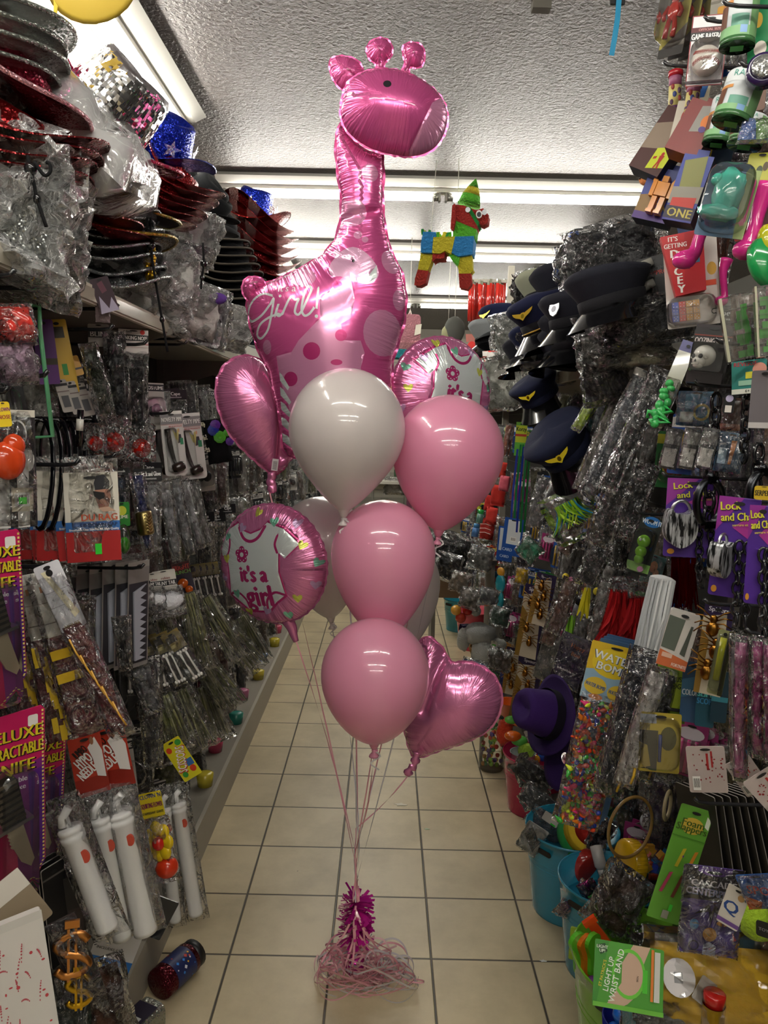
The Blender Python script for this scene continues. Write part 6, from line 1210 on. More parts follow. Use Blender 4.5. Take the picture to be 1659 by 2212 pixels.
def lockcard(lab,a,x,ang,lock=True,edge=False,seed=0):
    X,w,h=R_(*a,x,ang=ang);t=thing('lock_and_chain_card',lab,'padlock',X)
    D=[('b',0,.01,'7a5ab8'),('p',[(-.5,0),(.1,.0),(-.5,.35)],'8a2a8a'),('p',[(.5,.1),(.5,.45),(-.1,.3)],'a0308a'),('t','Lock',-.2,.09,.09,'1a0a2a',8,.5),('t','Lock',-.21,.085,.085,'d2cc3a',8,.5),('t','and Chain',.05,.19,.085,'1a0a2a',8,.9),('t','and Chain',.04,.185,.08,'d2cc3a',8,.9),('t','serrure et chaine',.2,.26,.025,'d8c83a',8),('e',-.36,.93,.07,.035,'c98a2a')]
    cardmesh(w,h,.0015,'4a2488',D,rad=.005).build('backing_card',t)
    if lock:
        A=Matrix.Translation((-w*.24 if not edge else-w*.25,-.022,-h*.62))@Rm(0,0,70 if edge else 8);b=MB(A);s=w*.0085/.0085
        k_=w/.11 if not edge else w/.09;out=[(x_*k_,z_*k_) for x_,z_ in [(-.030,.034),(-.022,.042),(-.014,.034),(0,.032),(.014,.034),(.022,.042),(.030,.034),(.034,.0),(.026,-.026),(0,-.042),(-.026,-.026),(-.034,.0)]]
        mm_=M('a8abb0','m');b.prism(smooth_poly(out,3),-.016*k_,.016*k_,lockm(),None,lockm());
        if not edge:b.face(ellp(0,.002*k_,.005*k_,.006*k_,12),-.0165*k_,'0a0a0c');b.face([(-.003*k_,0),(.003*k_,0),(.004*k_,-.016*k_),(-.004*k_,-.016*k_)],-.0165*k_,'0a0a0c');[b.ell((e*.024*k_,-.016*k_,.03*k_),(.003,.002,.003),'3a3a3c',8) for e in (-1,1)];b.ell((0,-.016*k_,-.032*k_),(.003,.002,.003),'3a3a3c',8)
        b.build('padlock_body',t);b=MB(A);b.tube([(.02*k_*math.cos(PI*k/12),0,(.034+.026*math.sin(PI*k/12))*k_) for k in range(13)],.0038*k_,'b4b6bam',8);b.build('padlock_bow',t)
    for j,u in enumerate((.12,.34)):
        b=chainmesh(8,.022,.0026,seed=j);o=b.build('chain',t);o.matrix_local=Matrix.Translation((u*w,-.008,-h*.42))@Rm(0,-4,0)
    return t
def lockm():
    if 'lockm' in MATS:return MATS['lockm']
    m,nt,b,n,l=newmat('brushed_silver_paint');tc=n.new('ShaderNodeTexCoord');mp=n.new('ShaderNodeMapping');mp.inputs['Scale'].default_value=(60,60,9);no=n.new('ShaderNodeTexNoise');no.inputs['Scale'].default_value=3;no.inputs['Detail'].default_value=5;l.new(tc.outputs['Object'],mp.inputs[0]);l.new(mp.outputs[0],no.inputs[0]);cr=n.new('ShaderNodeValToRGB');cr.color_ramp.elements[0].position=.42;cr.color_ramp.elements[1].position=.56;cr.color_ramp.elements[0].color=lin('1c1c1e');cr.color_ramp.elements[1].color=lin('d4d6da');l.new(no.outputs[0],cr.inputs[0]);l.new(cr.outputs[0],b.inputs['Base Color']);setp(b,rough=.35,metal=.6);MATS['lockm']=m;return m
lockcard('purple card lettered Lock and Chain with a silver padlock facing forward',(1500,1034,1488,1204,116),.66,12)
lockcard('second purple lock and chain card, its padlock turned edge-on',(1600,1075,1572,1290,92),.62,30,True,True)
lockcard('purple lock and chain card cut by the right edge',(1650,1092,1634,1305,60),.60,30,False)
rp('yellow_header_card','yellow arched header lettered SERPENT at the right edge above the lock cards','card',(1652,1050,1650,1080,44),'c9a82a',[('t','SERPENT',0,.5,.4,'222222')],x=.64)
# misc mid items
rp('box_of_bones_card','small box lettered FORTNITE with a clear window over grey toy parts','toy box',(1482,1322,1452,1440,66),'c9c4be',[('p',[(-.5,.72),(.5,.82),(.5,1),(-.5,1)],'c9683a'),('p',[(-.5,.1),(.05,.12),(-.02,.7),(-.5,.68)],'5a6258'),('p',[(.28,.2),(.36,.2),(.34,.75),(.16,.72)],'4a5048'),('r',-.4,.76,-.05,.84,'d8b09a'),('t','FORTNITE',.24,.93,.06,'e8d8cc',0,.5)],t=.03,x=.63,ang=20,rot=2)
def spider(b,c,s,m,X=None,seed=0):
    c=V(c);b.ell(tuple(c+V((0,0,-.010*s))),(.011*s,.008*s,.014*s),m,12,X);b.ell(tuple(c+V((0,0,.008*s))),(.007*s,.006*s,.008*s),m,10,X)
    for k in range(4):
        for e in (-1,1):z=.012-.006*k;pts=[c+V((e*.006*s,0,z*s)),c+V((e*.018*s,-.010*s,(z*1.6+.004)*s)),c+V((e*.030*s,-.002*s,(z*2.6-.004)*s))];b.tube([tuple(p) for p in pts] if X is None else [tuple(X@p) for p in pts],.0014*s,m,5)
    return b
def spidercard(lab,a,x,n,s,ang=30):
    X,w,h=R_(*a,x,ang=ang);t=thing('spider_card',lab,'toy spider',X);cardmesh(w,h,.0015,'2a1f44',[('t','Spiders',0,.06,.05,'d8d4dc'),('p',[(-.5,.15),(.3,.1),(.45,1),(-.5,1)],'bdb29c'),('p',[(-.5,.3),(-.2,.4),(-.3,1),(-.5,1)],'8a6a2a')]).build('backing_card',t)
    for k in range(n):b=MB();spider(b,((-.1+.2*(k%2))*w,-.018,-h*(.2+.72*k/max(1,n))),s,'9a6c2cm');b.build('spider',t)
    return t
spidercard('dark card of gold plastic spiders behind the white and orange box',(1555,1305,1528,1500,64),.66,3,1.1)
b=MB();spider(b,(0,0,0),1.5,'9a6c2cm');o=b.build('gold_spider');o.matrix_world=TP(P(1470,1462,1.68));tag(o,'large gold plastic spider hanging just under the white and orange box','toy spider')
for i,a in enumerate(((1160,1265,1135,1420,50),(1148,1420,1122,1560,52),(1182,1240,1160,1350,44),(1112,1400,1100,1500,34))):spidercard('pale card of gold plastic spiders '+('under the yellow bag, far along the right','lowest, above the purple hat shelf goods','partly behind the coloured pompom bag','furthest away near the grey plush')[i],a,.70,4,1.25)
# feathers and wigs
for i,(px,py,l_,w_,c,l,sd) in enumerate(((1345,1278,118,.11,['b0161ac','c21c20c','9a1016c'],'bright red feather bunch left of the white wig',3),(1380,1290,100,.07,['b0161ac','9a1016c'],'smaller red feather bunch next to the bright one',5))):
    o=PX(px,py,.70);t=thing('feather_bunch',l,'feathers',TP(o));feathers(170,l_/FP*o.y*1.05,w_,[M(q[:6],'c') for q in c],sd,.6).build('feathers',t);pillow(.06,.05,.02,FILM,3,z0=.045).build('clear_header',t)
X,w,h=R_(1432,1250,1392,1432,66,.67,ang=20);t=thing('white_wig','long straight white wig hanging among the red feathers','wig',X);b=MB();rr=random.Random(6)
for i in range(90):x0=rr.uniform(-.42,.42)*w;x1=x0*rr.uniform(.5,1.1);y=rr.uniform(-.014,.014);b.ribbon([(x0,y,0),(x0*1.1,y-.01,-h*.4),(x1+rr.uniform(-.01,.01),y,-h*rr.uniform(.8,1.02))],.0052,('cfd2d4c','e0e2e2c','b9bcc0c')[i%3],[(1,rr.uniform(-.6,.6),0)]*3)
b.build('hair',t);fuzzball((0,0,-.004),w*.45,'d4d6d8c',2,amp=.05,sq=(1,.4,.4)).build('wig_cap',t)
for i in range(3):
    X,w,h=R_(1462+16*i,1205,1458+18*i,1320,30,.72,ang=30);t=thing('red_tinsel_strand',('left','middle','right')[i]+' dark red tinsel strand in the shade under the padlock card','tinsel',X);b=MB();rr=random.Random(i);
    for k in range(40):b.ribbon([(rr.uniform(-.4,.4)*w,rr.uniform(-.01,.01),0),(rr.uniform(-.5,.5)*w,rr.uniform(-.01,.01),-h*rr.uniform(.6,1))],.003,'5a0a0em')
    b.build('strands',t)
o=P(1222,1085,2.5);t=thing('feather_boa_bag','lime and blue feather boa in a clear bag','feather boa',TP(o)@Rm(0,-30,-20));b=feathers(170,.085,.15,[M('a8d43a','c'),M('8ac82c','c'),M('1f8ab8','c'),M('bfe04a','c')],4,1.5);b.build('feathers',t);pillow(.17,.17,.06,PET,6,z0=.04).build('clear_bag',t)
rp('wooden_caterpillar_card','slim black pack with a green bobble figure and blue header','toy figure',(1410,1118,1375,1240,48),'1c2420',[('e',.05,.08,.4,.09,'1f6ab0'),('t','WOOM IT',.05,.08,.08,'d8e4e8'),('b',.8,.95,'7fae5a'),('e',.1,.9,.15,.05,'c98ab8')],x=.66,prod=lambda t,w,h:(lambda b:(b.ell((0,-.016,-h*.42),(w*.3,.014,w*.3),'7ab82cg',14),b.ell((0,-.016,-h*.6),(w*.26,.014,w*.28),'7ab82cg',14),b.ell((0,-.016,-h*.73),(w*.22,.012,w*.24),'6aa826g',14),b.ell((-w*.08,-.03,-h*.4),(.003,.003,.004),'e8e8e0g',8),b.build('bobble_figure',t)))(MB()),bl=(.85,.75,.035,.2))
rp('crab_card','blue green card with orange crabs print, behind the slim bobble pack','card',(1420,1200,1400,1262,44),'3a6a6a',[('e',0,.4,.2,.2,'b97a4a'),('e',.2,.6,.15,.15,'c98a5a')],x=.70,film=.02)
q=R_(1398,1400,1310,1720,74,.62,ang=15)
def navycape(lab,q,c='14182cw',tr='c9a02c',seed=0):
    X,w,h=q;t=thing('costume_bag',lab,'costume bag',X);pillow(w*.8,h*.92,.03,c,seed,6,14,.25,True,-h*.05).build('contents',t);b=MB();b.tube([(w*.2,-.02,-h*.8),(w*.25,-.022,-h*.86),(w*.22,-.02,-h*.93)],.003,tr+'g',6);b.build('gold_cord',t);pillow(w,h,.05,FILM,seed+1,8,18,.35,jag=.03).build('clear_bag',t);return t
navycape('long clear bag with navy cloth and a gold tassel, beside the multicolour balloon bag',q,seed=2)
navycape('long clear bag with white and black cloth in front of the white wig tip',R_(1425,1440,1345,1700,50,.60,ang=15),'b8b4b0w',seed=4)
navycape('slim dark costume bag right of the long navy one',R_(1450,1440,1388,1690,44,.64,ang=20),'101014w',seed=6)
# water bomb bag
X,w,h=R_(1335,1395,1240,1790,108,.60,ang=12);t=thing('water_balloon_bag','long clear bag of many small bright balloons with a yellow header lettered WATER BOMB','balloon bag',X)
b=cardmesh(w*1.05,h*.30,.0012,'d8b428',[('p',[(-.5,.5),(.5,.35),(.5,1),(-.5,1)],'8fb0c8'),('e',0,.33,.42,.26,'e0c42a'),('t','WATER',0,.24,.15,'1c3a6a',-6),('t','WATER',-.01,.235,.14,'e8ece8',-6),('t','BOMB',0,.42,.15,'1c3a6a',-6),('t','BOMB',-.01,.415,.14,'e8ece8',-6),('e',-.25,.76,.22,.15,'d8b83a'),('t','WATER BOMB',-.25,.76,.07,'26508a',-8,.4),('e',.22,.82,.22,.15,'d8b83a'),('t','WATER BOMB',.22,.82,.07,'26508a',-8,.4),('e',-.2,.95,.14,.05,'c8742a')]);b.build('header_card',t)
rr=random.Random(3);b=MB();bc=['d8481cg','3aa83ag','c8d82cg','2438a0g','d82a6cg','e07a1cg','d8401cg']
for k in range(330):
    v=rr.uniform(.31,.97);u=rr.uniform(-.45,.45)*(1-.15*v);a=rr.uniform(0,PI);s=rr.uniform(.009,.014);A=Matrix.Translation((u*w,rr.uniform(-.022,.0),-h*v))@Rm(rr.uniform(-60,60),rr.uniform(0,180),0)
    b.lathe([(.002,-s*1.1),(.003,-s*.7),(s*.55,0),(s*.5,s*.5),(0,s*.8)],bc[k%7],7,A)
o=b.build('small_balloons',t);o['kind']='stuff';pillow(w*.98,h*.72,.06,FILM,8,8,18,.25,z0=-h*.27,jag=.02).build('clear_bag',t)
for k in range(3):X2=Matrix.Translation((.02+.014*k,.03+.02*k,0))@X;t2=thing('blue_board',('first','second','third')[k]+' thin blue edged board behind the multicolour balloon bag','card',X2);cardmesh(w*.9,h*.98,.002,'3a5a80',[],sidecol=M('5a86b4')).build('board',t2)
# purple hat
X=TP(P(1192,1545,2.55))@Rm(0,-72,12);t=thing('purple_fedora','purple felt hat with a dark band hanging on its side','hat',X);b=MB();brim_mesh(b,.135,.155,.08,.095,.02,M('2c1650','c'),n=36);b.build('brim',t);b=MB();crown_mesh(b,.082,.098,.12,M('34195c','c'),.15);b.build('crown',t);b=MB();n=28;b.add([(.084*math.cos(2*PI*k/n),.10*math.sin(2*PI*k/n),z) for z in (.002,.034) for k in range(n)],[(k,(k+1)%n,n+(k+1)%n,n+k) for k in range(n)],'120c1cc',True);b.build('band',t)
X=TP(P(1222,1640,2.45))@Rm(0,-80,20);t=thing('purple_cloth','purple cloth brim drooping below the purple hat','cloth',X);b=MB();brim_mesh(b,.10,.12,.02,.03,.03,M('2c1650','c'),n=30);b.build('cloth',t)
for i,(a,c,l) in enumerate((((1250,1375,1215,1480,66),'2a1f44','dark purple pack with orange lettering above the purple hat'),((1205,1355,1175,1470,52),'6a6c66','grey mesh in a clear pack left of the dark purple pack'))):rp('costume_pack',l,'costume pack',a,c,[('t','Happy',.1,.2,.08,'c8683a'),('t','Boo',.1,.35,.08,'c8683a'),('t','Includes light up',-.05,.7,.04,'c8c4d0')] if i==0 else [],x=.68,film=.025)
# geology and craft cards
for i,(a,c,dc,l,x) in enumerate((((1452,1425,1448,1560,62),'8aa82c',[('r',-.4,.05,-.1,.1,'2a3a7a'),('e',0,.5,.45,.3,'a8bc3a'),('t','GOLD RUSH',0,.30,.085,'1c2a14'),('t','GEOLOGY',0,.41,.085,'1c2a14'),('b',.8,1,'6a8a2a')],'lime card lettered GOLD RUSH GEOLOGY',.64),((1498,1430,1488,1560,44),'2a4a6a',[('p',[(-.5,.3),(.5,.2),(.5,.5),(-.5,.6)],'3a6a8a'),('t','COLORS',0,.5,.1,'d8e0e8')],'blue card lettered COLORS right of the geology card',.66),((1530,1440,1520,1570,42),'1c4a5a',[('t','SLIME',0,.45,.1,'5ac8c0'),('t','SCOPE',0,.57,.1,'3a8ac0')],'teal card lettered SCOPE behind the colors card',.68),((1560,1450,1550,1560,36),'1a3a4a',[('b',.5,.6,'3a8a9a')],'dark teal card at the back of the craft cards',.70),((1425,1330,1412,1420,30),'3a4a3a',[('b',.5,.7,'8aa83a')],'narrow green card above the geology card',.68))):rp('craft_kit_card',l,'craft kit',a,c,dc,x=x,ang=22)
rp('magnifier_pack','clear blister pack with a magnifying glass and pen on a yellow card','magnifier',(1428,1540,1422,1668,90),'b8a43c',[('r',-.5,.3,-.05,.95,'3a3a36'),('r',-.5,.03,-.1,.18,'b4bcc8'),('e',.2,.42,.2,.2,'4a4a20'),('p',[(-.5,.5),(-.3,.55),(-.2,.9),(-.5,.95)],'a8944a')],x=.60,ang=12,bl=(.96,.86,.02,.08),prod=lambda t,w,h:(lambda b:(b.tube([(0,-.006,-h*.35),(0,-.006,-h*.8)],.004,'1f3a8ag',8),b.build('pen',t)))(MB()))
for i,(a,c,l) in enumerate((((1604,1372,1598,1690,34),'c86aa0','pink long wig in a slim clear bag right of the white sword'),((1640,1372,1640,1640,34),'b03a80','deep pink long wig in a slim clear bag at the right edge'),((1662,1380,1664,1650,30),'9c2f74','darker pink wig bag cut by the right edge'))):
    X,w,h=R_(*a,.60,ang=35);t=thing('wig_bag',l,'wig',X);pillow(w*.85,h*.92,.03,M(c,'g'),i+3,5,12,.1,True,-h*.05).build('contents',t);pillow(w,h,.045,FILM,i,6,16,.3,jag=.02).build('clear_bag',t)
X,w,h=R_(1588,1368,1590,1665,26,.60,ang=25);t=thing('toy_sword_bag','white toy sword with a black grip detail in a slim bag','toy sword',X);b=MB();b.prism([(-w*.3,-h*.1),(w*.3,-h*.1),(w*.35,-h*.8),(0,-h*.99),(-w*.35,-h*.8)],-.008,.0,'cfcdd4g');b.build('blade',t);b=MB();b.tube([(-w*.2,-.012,-h*.5),(w*.25,-.014,-h*.56),(-w*.1,-.012,-h*.6)],.0035,'1a1a1eg',6);b.build('grip',t);pillow(w*1.1,h,.03,FILM,5,5,14,.3).build('clear_bag',t)
rp('yellow_marker_pack','yellow marker on a pale card between the spiders and sword','marker',(1570,1362,1542,1500,34),'8a8c60',[('r',.2,0,.5,1,'3a3a20')],x=.64,prod=lambda t,w,h:(lambda b:(b.tube([(0,-.01,-h*.1),(0,-.01,-h*.75)],.006,'c8cc22g',10),b.build('marker',t)))(MB()),bl=(.8,.85,.02,.08))
# blood spatter tags
for i,(a,l,r) in enumerate((((1522,1612,1532,1712,84),'pale tag with red spatter and barcode lines, facing forward',0),((1590,1640,1602,1720,60),'pale spatter tag curling behind the forward one',-25),((1640,1668,1660,1770,96),'pale spatter tag tilted at the right edge',-30))):
    rr=random.Random(i+2);D=[('r',.0,.15,.06,.5,'b0282c'),('r',.12,.1,.17,.45,'b0282c')]+[('e',rr.uniform(-.35,.45),rr.uniform(.15,.75),rr.uniform(.01,.03),rr.uniform(.01,.025),'8a1a20') for k in range(26)]+[('c',-.4,.6,.2,.3)];rp('blood_print_tag',l,'tag',a,'bcaeaa',D,x=.62,ang=18,rot=r)
# black hangers fan
for i in range(9):
    X=HG(1500+i*16,1705,1512+i*19,1800+5*i,90,.66+.012*i,side=1,ang=62)[0];t=thing('board_backed_pack',('first','second','third','fourth','fifth','sixth','seventh','eighth','ninth')[i]+' thin black board seen edge-on right of the green foam card','pack',X);cardmesh(.10,.19+.01*(i%3),.0025,'1a1816',[],sidecol=M('8f8a84')).build('board',t)
# foam slappers card
rp('foam_stick_card','tall green card lettered Foam Slappers with four patterned sticks','foam sticks',(1508,1745,1430,1988,74),'5f9a34',[('p',[(.35,.05),(.48,.08),(.48,.16),(.35,.14)],'d8dcc8'),('e',0,.16,.34,.07,'c8a83c'),('t','Foam',0,.135,.06,'3a5a1a'),('t','Slappers',0,.18,.06,'3a5a1a'),('b',.26,.27,'4a8028'),('p',[(-.06,.36),(.04,.35),(-.06,.52),(-.16,.52)],'b8aa2c'),('p',[(.3,.36),(.4,.35),(.28,.54),(.18,.54)],'c8842c'),('p',[(-.24,.58),(-.14,.57),(-.28,.76),(-.38,.76)],'a83a5a'),('p',[(.12,.58),(.22,.57),(.1,.78),(.0,.78)],'6a3a2a'),('e',0,.42,.02,.01,'6a2a8a'),('r',-.1,.9,.1,.97,'8f8f80'),('r',.05,.84,.15,.9,'3fc83a')],x=.66,ang=8)
rp('halloween_centerpiece','purple pack lettered CASCADE CENTERPIECE with spider web print','centerpiece',(1545,1873,1528,2062,128),'5a4a94',[('b',0,.38,'17121c'),('p',[(-.28,0),(.3,0),(.3,.06),(.12,.10),(-.12,.10),(-.28,.06)],'5a2a88'),('t','CASCADE',0,.19,.075,'e4e0e4'),('t','CENTERPIECE',0,.29,.085,'7a9ad0',-2,.94),('t','CENTERPIECE',-.01,.287,.075,'c4bcd8',-2,.92),('p',[(-.05,.42),(0,.5),(.05,.42),(.35,.6),(.05,.5),(.0,.66),(-.05,.5),(-.3,.55)],'1c1420'),('e',0,.76,.12,.08,'c98a2a'),('e',.2,.62,.1,.03,'c98a2a'),('e',-.28,.66,.08,.06,'4a8ac8'),('p',[(-.1,.88),(.0,.84),(.12,.88),(.12,.99),(-.1,.99)],'b8c4e0'),('o',-.26,.9,.09,.06,'2a1a4a',.75),('p',[(.38,.7),(.46,.78),(.4,.8)],'c8384a')],x=.66,ang=10,film=.03)
rp('letter_card','white card with a large Q beside the centerpiece pack','card',(1598,1920,1590,2010,52),'cfc9c0',[('t','Q',-.1,.5,.3,'2a4a8a'),('e',.2,.2,.15,.08,'b08a5a'),('b',.85,.95,'6a4a8a')],x=.68,rot=12)
rp('blue_sport_pack','blue pack with red lettering at the right edge above the tennis ball','pack',(1630,1888,1640,1960,96),'1f5aa8',[('t','SPORT',.1,.5,.25,'b02a4a',-10),('p',[(-.5,.6),(-.1,.8),(-.2,1),(-.5,1)],'c8642a')],x=.68,rot=-16,film=.02)
b=MB(TP(P(1636,1985,1.5)));b.ell((0,0,0),(.042,.042,.042),'a8cc2cf',20);tag(b.build('tennis_ball'),'yellow green tennis ball at the right edge under the blue pack','ball')
rp('black_label_box','small black label box in front of the tennis ball','box',(1652,1992,1652,2025,40),'141416',[('t','TOYS',0,.5,.2,'8a8a8c')],x=.64)
# ---------------------------------------------------------------- caps and bags on the right shelf
def cap_at(lab,px,py,d,rx,ry,rz,**k):return peaked_cap(lab,TP(P(px,py,d))@Rm(rx,ry,rz),**k)
cap_at('big black peaked cap with a shiny visor nearest on the right shelf',1325,665,2.0,12,-10,-50,s=.85)
cap_at('black police cap with a silver shield badge',1250,705,2.35,10,-6,-48,badge='shield',s=.85)
cap_at('navy officer cap with a gold cord and gold leaf badge',1190,705,2.75,20,-14,-50,top='161b38c',badge='c9a83am',cord='b08a3ag')
cap_at('black cap with a plain visor under the shield badge cap',1252,752,2.6,8,-4,-48)
cap_at('upside leaning black cap at the shelf edge with a bright visor',1232,790,2.62,-8,-4,-48,s=.9)
cap_at('pale olive and black cap high on the pile beside the grey mask pinata bag',1190,655,2.95,4,-8,-60,top='8e927ec',s=.95)
cap_at('black cap with a stiff crown above the navy officer cap',1228,650,2.85,4,-10,-50,s=1.0)
cap_at('small navy cap at the far end of the shelf',1092,712,3.9,4,-10,-60,top='1a2244c',badge='c9b23am',s=.95)
cap_at('grey cap with a green badge at the far end of the shelf',1072,745,3.9,4,-6,-70,top='8d9294c',band='16161ac',s=1.0)
cap_at('navy beret style cap between the crumpled bags',1172,765,3.0,6,-10,-60,top='141c3cc',s=.9)
cap_at('black cap below the beret style cap',1150,790,3.1,2,-10,-60,s=.85)
cap_at('black cap with a silver braid left of the shield badge cap',1202,742,2.8,8,-8,-60,cord='b9b9bcm',s=.85)
for i,(px,py,d,w,h,c,l) in enumerate(((1310,500,2.3,.30,.24,'15151aw','large clear bag of black hats over the cap pile, topmost'),(1262,540,2.4,.20,.22,'2a2c30w','clear bag draped down behind the black peaked cap'),(1355,600,2.1,.18,.2,'1c1d20w','clear bag beside the black and white card'),(1385,665,2.0,.24,.13,'202226w','crumpled black film bag under the dice game'),(1290,700,2.2,.14,.26,'1a1b20w','tall black film bag standing in front of the cap shelf'),(1330,730,2.1,.22,.12,'3c3c38w','flat film bag on the shelf right of the tall black film bag'),(1128,690,3.3,.30,.24,'8d918cw','big shiny crumpled bag at the far end of the cap shelf'),(1082,790,3.6,.20,.26,'9a9c94w','clear bag hanging off the far shelf end'),(1160,740,2.95,.16,.14,'7c8088w','small shiny bag with grey cloth on the cap shelf'),(1150,605,3.2,.18,.16,'3c3a38w','clear bag of black and coloured ribbons hanging from the ceiling'),(1135,625,3.15,.12,.12,'1c1c20w','black film bag at the end of the cap shelf'))):
    lump(l,'plastic bag',TP(P(px,py-25,d))@Rm(0,-10,-30),w,h,.11,c,i*5+2,nx=16,nz=16,amp=.9)
for i,a in enumerate(((1440,758,1330,770,26),(1205,812,1140,830,14))):
    lump(('olive cloth bundle on the shelf in clear film, left of the green lizards','olive cap bundle on the shelf edge at the far end')[i],'cloth bundle',TP(P(a[0]-70*(i==0),a[1]-12,2.05 if i==0 else 3.0))@Rm(0,-4,-40),.22 if i==0 else .12,.06,.08,'8a8873w',3+i)
rp('tan_leather_strap','tan leather strap slanting between the navy cap and shield cap','strap',(1285,590,1215,685,20),'9a6f48',[],t=.004,x=.72,hole=False)
b=MB(TP(P(1240,508,2.5)));
for k in range(7):b.ell((.008*math.sin(k*2.2),.006*math.cos(k*1.7),-.021*k),(.024,.016,.016),'2458b8f',10)
tag(b.build('blue_garland'),'bright blue fluffy garland hanging left of the large clear hat bag','garland')
q=rp('toy_cup_card','black card with two grey tapered cups and a green price tag','card',(1405,555,1395,665,62),'17171a',[('r',-.5,.25,-.3,.4,'6fbf4a'),('t','HOME',.25,.25,.09,'3a3a3c'),('t','PRO',.35,.33,.09,'a8302a')],x=.66,ang=30,rot=-10,prod=lambda t,w,h:[(lambda b:(b.lathe([(w*.14,0),(w*.2,-h*.30),(w*.17,-h*.31),(w*.1,-.002),(0,0)],'8e8b84g',18),b.build('cup',t)))(MB(Matrix.Translation((w*.12,-.02,-h*(.12+.42*k)))@Rm(0,72,0))) for k in range(2)])
# olive / lime leaning goods under the shelf
def longbag(lab,a,c,x=.66,seed=0,ang=15,sheath=None,th=.035):
    X,w,h=R_(*a,x,ang=ang);t=thing('costume_bag',lab,'costume bag',X);pillow(w*.72,h*.9,th*.6,c,seed,5,12,.25,True,-h*.06,taper=.15).build('contents',t)
    if sheath:cardmesh(w*.9,h*.18,.001,sheath,[('b',.3,.5,'3a3a3c'),('c',-.3,.6,.6,.25)]).build('header_card',t)
    pillow(w,h,th,FILM,seed+1,8,18,.45,jag=.04,taper=.15).build('clear_bag',t);return t
for i,(a,c,l,sh) in enumerate((((1432,795,1310,1060,52),'17181cw','long clear bag of black cloth slanting from under the green lizards',None),((1395,800,1265,1075,50),'4a4e58w','long clear bag with blue grey cloth left of the black one','a9a59a'),((1350,830,1250,1060,40),'6b6760w','long clear bag with brown grey cloth',None),((1400,1000,1345,1165,60),'141417w','black costume bag under the long slanting bags',None),((1345,1040,1290,1180,74),'2c2a2aw','dark grey netting bag left of the slim green bobble pack',None),((1300,1180,1262,1260,56),'0f0f12w','glossy black costume bag above the red feathers',None),((1310,1250,1280,1390,30),'8c8f8aw','long pale film bag left of the red feathers',None),((1300,1395,1272,1490,30),'b9bab2w','white film strip bag above the water balloon bag',None),((1240,1250,1195,1370,46),'6b4a40w','clear bag with flesh coloured novelty',None),((1215,1300,1180,1395,44),'8a5c4aw','clear bag with a pinkish mask, above the grey mesh pack',None),((1262,1080,1215,1200,44),'6a4a3aw','slanting brown cloth bag by the feather boa',None),((1240,1010,1210,1090,40),'50545aw','grey cloth bag over the feather boa',None),((1180,1030,1150,1140,40),'77787aw','clear bag with grey gloves left of the feather boa',None),((1200,1050,1180,1100,30),'c8603ag','orange topped clear bag left of the feather boa',None),((1225,1000,1170,1110,36),'8c8e90w','shiny clear bag with silver cloth far right wall',None),((1335,1440,1345,1560,40),'2c2c2ew','dark clear bag between the white sleeve bag and the geology card',None))):longbag(l,a,c,.655+.004*(i%4),i,sheath=sh)
rp('white_cord_card','white card with a black cord motif left of the long slanting bags','card',(1268,975,1228,1078,56),'b9bcbe',[('b',0,.15,'a9ac98'),('o',-.1,.7,.25,.18,'3a3c3e',.85),('p',[(-.3,.25),(.3,.4),(.28,.43),(-.3,.28)],'3a3c3e')],x=.66,rot=4)
for i,px in enumerate((1442,1482,1520)):
    rp('white_label_blister',('left','middle','right')[i]+' of three clear packs with white labels above the lock and chain card','pack',(px+18,925,px-2,1012,36),'3c3a3a',[('r',-.4,.5,.4,.95,'c9c5c0'),('b',.1,.4,'6a6664')],x=.665,ang=30,film=.02)
rp('tropical_fish_pack','blue clear pack with a yellow crescent under the skull card','pack',(1508,845,1500,920,84),'1c4a6a',[('p',[(-.3,.1),(.4,.0),(.4,.9),(-.3,.8)],'2a6a8a'),('o',.15,.6,.22,.25,'b9a84a',.7),('r',-.4,.6,-.05,.9,'b0b8b4')],x=.70,film=.02)
rp('orange_ring_pack','brown orange rounded pack under the teal game card','pack',(1590,860,1580,930,56),'5a3420',[('b',.8,1,'8a4a2a')],x=.72,film=.02)
rp('blue_window_pack','blue pack with an orange figure print behind the iron shackle','pack',(1585,935,1568,1020,60),'1c3f5a',[('p',[(.0,.2),(.2,.2),(.1,.8),(0,.8)],'b9702c'),('r',-.4,.4,-.1,.8,'7a9ab0')],x=.70,film=.02)
rp('grey_flat_pack','grey flat pack with a white bottom label at the right edge','pack',(1655,800,1645,925,60),'6a6468',[('b',.9,1,'b9b4b4')],x=.66)
rp('round_sticker_card','black strip card with a round purple sticker beside the chain','card',(1578,850,1572,893,24),'1a1a1c',[('e',0,.25,.35,.18,'b8b0d0'),('r',-.3,.6,.3,.95,'cfcac4')],x=.68)
